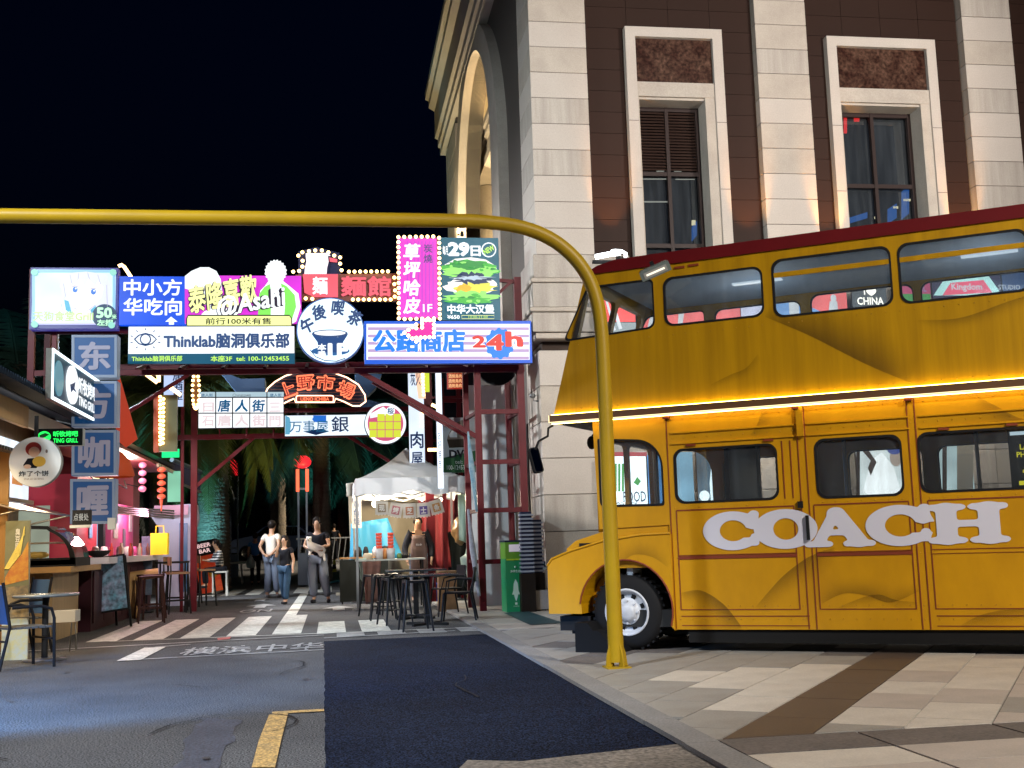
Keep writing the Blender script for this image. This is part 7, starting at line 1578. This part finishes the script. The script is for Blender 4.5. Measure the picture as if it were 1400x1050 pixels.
for x, y, e, c_, lab in ((pp_.x-.6, 34.9, 1500, (.2, .8, 1), 'teal garden uplight at the foot of the stout palm'), (pp_.x+3.2, 33.5, 1900, (1, .85, .3), 'warm garden uplight under the palm behind the name board'), (1.2, 40.5, 2000, (.2, .8, .75), 'teal garden uplight below the dark palms left of the tent')):
    t = thing('garden_uplight', lab, 'uplight', (x, y, 0)); MB().lathe([(.06, 0), (.08, .1), (.09, .16), (.07, .16)], 12).build('housing', fx, t); MB().lathe([(0, .15), (.06, .15)], 12).build('lens', em('garden_lens', (1, .9, .7), 3), t)
    lamp('uplight_bulb', 'SPOT', (x, y, .2), e, c_, .08, (x+.3, y+1.5, 5), 90)
# cars
def car(label, p, rz, body, scale=1.):
    t = thing('parked_car', label, 'car', (p[0], p[1], .66), rz); g_ = mat('car_glass', (.01, .012, .015), .06)
    pr = [(-2.2, .35), (-2.25, .75), (-2.1, 1.0), (-1.75, 1.05), (-1.2, 1.5), (.4, 1.55), (1.1, 1.1), (2.0, .95), (2.2, .7), (2.2, .35)]
    MB().prism([(a, b) for a, b in rpoly(pr, .07, 3)], -.85, .85).build('body', body, t)
    MB().prism([(-1.62, 1.05), (-1.14, 1.45), (.36, 1.49), (.95, 1.08)], -.87, .87).build('side_windows', g_, t); MB().add([(-2.12, -.7, 1.02), (-2.12, .7, 1.02), (-1.3, .62, 1.46), (-1.3, -.62, 1.46)], [(0, 3, 2, 1)]).build('rear_window', g_, t)
    for x in (-1.4, 1.35):
        for y in (-.87, .70): w_ = MB().lathe([(0, 0), (.33, 0), (.34, .05), (.34, .14), (.33, .17), (0, .17)], 22, (x, y, .34), 'y').build('wheel', blackr, t); MB().lathe([(0, -.01), (.2, -.01), (.21, .02)], 16, (x, y if y < 0 else y+.18, .34), 'y').build('rim', mtl, w_)
    for y in (-.78, .5): MB().box(-2.29, -2.2, y, y+.28, .78, .98).build('tail_light', em('tail_red', (1, .05, .02), 3), t)
    for y in (-.78, .5): MB().box(2.19, 2.24, y, y+.28, .68, .84).build('headlight', mat('lamp_glass', (.3, .3, .28), .1), t)
    MB().box(-2.28, -2.24, -.25, .25, .5, .65).build('number_plate', mat('plate_white', (.5, .5, .5), .5), t)
    return t
cb = mat('car_slate_blue', (.12, .17, .30), .25, coat=.5)
q = onY(402, 744, 56); car('slate blue parked car with a glowing red tail light between the girl and the woman', (q.x-.6, 56, -.0), math.radians(160), cb)
q = onY(333, 740, 60); car('black parked car catching white glints at the left behind the white table', (q.x, 60, 0), math.radians(75), mat('car_black', (.01, .01, .012), .2, coat=.5))
q = onY(440, 735, 70); car('distant dark car with a small light behind the railing', (q.x, 70, 0), math.radians(10), mat('car_dark_red', (.05, .01, .01), .3))
# railing
rl = thing('railing', 'grey metal railing with slanted bars at the end of the street', 'railing', (onY(458, 740, 50).x, 50, .45)); rg = mat('rail_grey', (.2, .21, .23), .5)
for z in (.12, 1.05): MB().box(-1.6, 3.5, -.02, .02, z, z+.05).build('rail', rg, rl)
for k in range(22): beam((-1.5+k*.23, 0, .15), (-1.38+k*.23, 0, 1.05), .03).build('bar', rg, rl)
q = onZ(457, 775); bp2 = thing('bollard', 'short yellow and black striped bollard on the road right of the woman', 'bollard', (onY(457, 760, 45).x, 45, 0))
for k in range(5): MB().lathe([(0, k*.17), (.12-.02*k, k*.17), (.105-.02*k, k*.17+.17), (0, k*.17+.17)], 14).build('band', mat('bollard_yellow', (.5, .4, .03), .5) if k % 2 else blackr, bp2)
# lamp posts with red glowing lanterns
lg_ = mat('pole_grey', (.18, .22, .27), .4, metal=.4)
for px_, Y_, ytop, (l0, l1), lab in ((414, 38, 600, (638, 673), 'tall slim lamp post with a round red lantern and two glowing red bars'), (320, 44, 575, (635, 650), 'slim blue grey lamp post with a glowing red bar near the palm trunk')):
    b_ = onY(px_, 735, Y_); t = thing('lamp_post', lab, 'lamp post', (b_.x, Y_, 0)); zt = onY(px_, ytop-60, Y_).z
    for s_ in (-1, 1): beam((s_*.13, 0, 0), (s_*.13, 0, zt), .06).build('post', lg_, t)
    for z in (1.2, 3.0, 4.8, zt-.1): MB().box(-.13, .13, -.03, .03, z, z+.06).build('crossbar', lg_, t)
    MB().box(-.15, .15, -.04, .04, 0, 1.0).build('base', lg_, t)
    z0, z1 = onY(px_, l1, Y_).z, onY(px_, l0, Y_).z
    if px_ == 414:
        MB().ball((0, -.05, z1+.15), .26, 14, (1.1, .6, .8)).build('lantern', em('lantern_glow', (1, .02, .03), 1.6), t); 
        for s_ in (-1, 1): MB().box(s_*.15-.05, s_*.15+.05, -.08, 0, onY(px_, 672, Y_).z, z1-.08).build('light_bar', em('bar_glow', (1, .12, .05), 2), t)
    else: MB().box(-.13, .13, -.06, 0, z0, z1+.2).build('lantern', em('lantern_glow', (1, .02, .03), 1.6), t)
# lit advertisements and shop fronts seen through the bus windows
def ad(label, l, t_, r, b, Y, m, cat='sign'): return Sign('advertisement', label, l, t_, r, b, Y, .06, facemat=m, casem=darkfr, cat=cat)
ay_ = 19.15
s = ad('white lit food poster with green print, seen through the bus cab window', 836, 618, 884, 692, ay_, em('ad_white', (.75, .9, .9), 2.2, .2)); s.t('FOOD', 852, 672, 883, 686, navy, bold=.01); s.t('JASON', 838, 686, 870, 691, navy)
for k in range(3): s.poly([(840+k*5, 634), (843+k*5, 634), (843+k*5, 672), (840+k*5, 672)], em('ad_green', (.1, .5, .12), .9)); 
s.poly([(866, 660), (871, 652), (876, 658), (872, 664)], em('ad_green', (.1, .5, .12), .9)); s.poly([(836, 618), (884, 618), (884, 624), (836, 624)], em('ad_red', (.6, .08, .1), .9)); s.poly([(855, 618), (859, 618), (859, 692), (855, 692)], navy)
s = ad('deep blue lit shop window beside the food poster, seen through the bus cab', 886, 622, 922, 692, ay_, em('shop_blue', (.06, .2, .42), 1.8, .4)); s = ad('pale blue lit shop window seen through the first passenger window', 926, 618, 948, 690, ay_, em('shop_pale', (.2, .38, .5), 1.8, .35))
s = ad('narrow lit display with white print seen through the first passenger window', 953, 612, 984, 690, ay_, em('shop_grey', (.05, .1, .14), 1.6, .6)); s.poly([(974, 616), (984, 616), (984, 690), (972, 690), (970, 660)], em('ad_white', (.75, .9, .9), 2.2, .2)); s.disc(963, 678, 7, 7, em('ad_white', (.75, .9, .9), 2.2, .2))
s = ad('lit fashion poster with a figure in white, seen through the door window of the bus', 1172, 604, 1240, 690, ay_, em('ad_pale', (.62, .68, .66), 2.09, .2))
s.poly([(1190, 630), (1205, 618), (1222, 640), (1236, 690), (1200, 690), (1180, 670)], em('ad_coat', (.85, .88, .86), 2.2, .1), -.012); s.disc(1224, 626, 8, 11, em('ad_skin', (.7, .55, .45), .9), -.014); s.poly([(1178, 616), (1186, 614), (1198, 632), (1190, 650), (1186, 640), (1190, 630)], em('ad_dark', (.1, .07, .06), .8), -.015); s.disc(1222, 614, 10, 7, em('ad_hairblue', (.1, .15, .5), .9), -.016)
s.poly([(1170, 604), (1175, 604), (1175, 690), (1170, 690)], darkfr, -.02)
s = ad('pale lit shop window strip seen through the third passenger window', 1268, 600, 1330, 684, ay_, em('shop_pale2', (.35, .45, .45), 1.87, .3)); s.poly([(1288, 600), (1294, 600), (1294, 684), (1288, 684)], darkfr, -.012); s.poly([(1308, 600), (1330, 600), (1330, 684), (1308, 684)], mat('shop_stone', (.25, .23, .2), .7), -.012)
# upper deck views
yy = 19.2
s = ad('red lit sign with white strokes seen through the front upper window', 822, 406, 868, 440, yy, em('ad_red2', (.85, .05, .05), 1.87, .2)); s.line([(835, 408), (848, 450)], wht, .03, -.02); s.line([(829, 412), (840, 452)], wht, .02, -.02)
s = ad('pale lit panel with a white ladder shape seen through the front upper window', 824, 441, 870, 470, yy, em('ad_greyp', (.3, .36, .38), 1.44, .3)); s = ad('red and white lit sign band seen through the second upper window', 876, 418, 966, 452, yy, em('ad_red3', (.9, .12, .12), 1.87, .25)); s.poly([(884, 452), (892, 420), (899, 452)], wht, -.012); s.disc(902, 440, 6, 6, cRed, -.016); s.poly([(928, 420), (936, 420), (932, 452), (926, 452)], wht, -.012)
s = ad('bright red rounded lit sign seen through the second upper window', 976, 420, 1012, 440, yy, em('ad_red3', (.9, .12, .12), 1.87, .25)); s = ad('pale lit panel seen at the right of the second upper window', 1013, 416, 1044, 440, yy, em('ad_lilac2', (.6, .6, .8), 1.6, .2))
s = ad('blue and white lit panel seen through the third upper window', 1058, 410, 1094, 440, yy, em('ad_blue3', (.12, .35, .75), 1.7, .3)); s.poly([(1078, 412), (1092, 412), (1092, 440), (1080, 440)], wht, -.012)
s = ad('red and blue lit sign with a small white figure seen through the third upper window', 1100, 398, 1158, 436, yy, em('ad_red3', (.9, .12, .12), 1.87, .25)); s.poly([(1100, 416), (1130, 430), (1158, 436), (1100, 436)], em('ad_blue3', (.12, .35, .75), 1.7, .3), -.012); s.disc(1139, 408, 4, 5, wht, -.016); s.poly([(1134, 412), (1144, 412), (1146, 430), (1132, 430)], wht, -.016)
s = Sign('neon_sign', 'white neon lettering I heart CHINA glowing through the third upper window', 1165, 392, 1212, 424, yy, .04, facemat=mat('neon_board', (.05, .07, .09), .5), casem=darkfr); nw = em('neon_warm_white', (1, .93, .8), 3.0)
s.t('I♥', 1180, 395, 1197, 405, nw, -.03, bold=.02); s.t('CHINA', 1171, 407, 1207, 417, nw, -.03, bold=.02)
s = ad('magenta lit sign with pale outlined letters seen through the fourth upper window', 1228, 386, 1272, 412, yy, em('ad_mag', (.75, .1, .25), 1.0, .2)); s.t('TAUL', 1244, 389, 1266, 399, cLil, bold=.03); s.poly([(1228, 402), (1272, 402), (1272, 412), (1228, 412)], em('ad_green', (.1, .5, .12), .9), -.009)
s = ad('red sign in a pale angular border with white script behind the fourth upper window', 1274, 372, 1368, 408, yy, em('ad_plum', (.06, .05, .14), .7)); s.poly([(1276, 404), (1292, 380), (1350, 376), (1366, 398), (1360, 404)], em('border_cyan', (.5, .85, .8), 1.76), -.010); s.poly([(1288, 404), (1299, 387), (1344, 383), (1356, 400)], em('ad_redpink', (.9, .12, .2), 1.76), -.014)
s.t('Kingdom', 1300, 388, 1342, 399, wht, -.02, bold=.02); s.t('STUDIO', 1364, 390, 1394, 396, wht, -.02)
s = ad('dim blue lit panel at the right end of the fourth upper window', 1370, 366, 1402, 402, yy, em('ad_dimblue', (.05, .12, .3), .8, .3))
for x, z, lab in ((7.2, 3.4, 'wall lantern on the stone facade hidden behind the bus front'), (10.4, 3.4, 'wall lantern on the stone facade hidden behind the bus doors')):  # lamps added behind the bus to light the facade through its windows
    t = thing('hidden_fill_lamp', lab, 'wall lamp', (x, 19.15, z)); MB().box(-.08, .08, -.08, .15, -.15, .15).build('body', em('fill_lamp_warm', (1, .85, .6), 3), t); lamp('fill_lamp_bulb', 'POINT', (x, 18.9, z), 160, (1, .86, .65), .15)
# ---------------------------------------------------------------- street lamps out of view that light the square
def street_lamp(label, x, y, h, e, col, aim, size=.8, spot=140):
    t = thing('street_lamp', label, 'street lamp', (x, y, 0)); MB().tube([(0, 0, 0), (0, 0, h*.9), (.05, .1, h), (.12, .4, h+.1)], [.09, .06, .05, .045], 10).build('post', lg_, t)
    MB().box(-.1, .35, .3, 1.0, h+.02, h+.12).build('head', lg_, t); MB().box(-.05, .3, .36, .94, h+.0, h+.019).build('lens', em('street_lens', (.9, .95, 1), 6), t)
    lamp('street_light', 'SPOT', (x+.12, y+.65, h-.1), e, col, .35, aim, spot)
street_lamp('street lamp behind the viewpoint lighting the bus and paving', 8.5, -5.0, 11.0, 16000, (1, .93, .86), (4.5, 12, 0))
street_lamp('street lamp at the left behind the viewpoint lighting the street', -7.0, 1.5, 10.5, 12500, (.84, .92, 1), (-2.7, 10, 0), spot=52)
street_lamp('street lamp beyond the crossing on the left of the street', -5.6, 25.0, 6.5, 6500, (.92, .96, 1), (0, 24, 0))
street_lamp('street lamp at the right beyond the tent near the parked cars', 3.6, 48.0, 6.5, 9000, (1, .85, .62), (-3, 44, 1))  # hidden lamp added to brighten the cars
t = thing('mast_floodlight', 'mast floodlight right of the view washing the upper stone facade', 'floodlight', (13, 3.5, 0)); MB().cyl((0, 0, 0), (0, 0, 7.2), .09, .06).build('mast', lg_, t); MB().box(-.3, .3, -.1, .1, 7.2, 7.6).build('head', lg_, t)
lamp('flood_bulb', 'SPOT', (13, 3.75, 7.45), 9300, (1, .95, .89), .3, (6.0, 19.6, 9.3), 58, blend=.7)
street_lamp('street lamp at the left of the street lighting the gantry and the stone corner', -7.2, 12.0, 7.2, 5000, (.8, .95, 1), (3.0, 22, 4), spot=76)  # unseen lamp added to brighten the tower, pilaster sides and crossing
# cool blue lit shop sign left of the frame: washes the near left asphalt
s_ = thing('shop_sign', 'bright blue lit shop sign on the left side of the street nearest the viewpoint', 'sign', (-4.9, 8.6, 2.3), math.pi/2); MB().box(-1.6, 1.6, 0, .2, -.4, .4).build('case', case, s_); MB().box(-1.55, 1.55, -.01, -.001, -.36, .36).build('face', em('near_blue_sign', (.05, .28, 1), 3), s_)
lamp('sign_spill', 'SPOT', (-4.7, 8.6, 2.3), 2200, (.12, .42, 1), .3, (-3.0, 10.4, 0), 75, blend=.35)
MB().box(-1.7, 1.7, .2, 1.2, -2.3, 1.0).build('shop_wall', woodd, s_)
fit_texts()
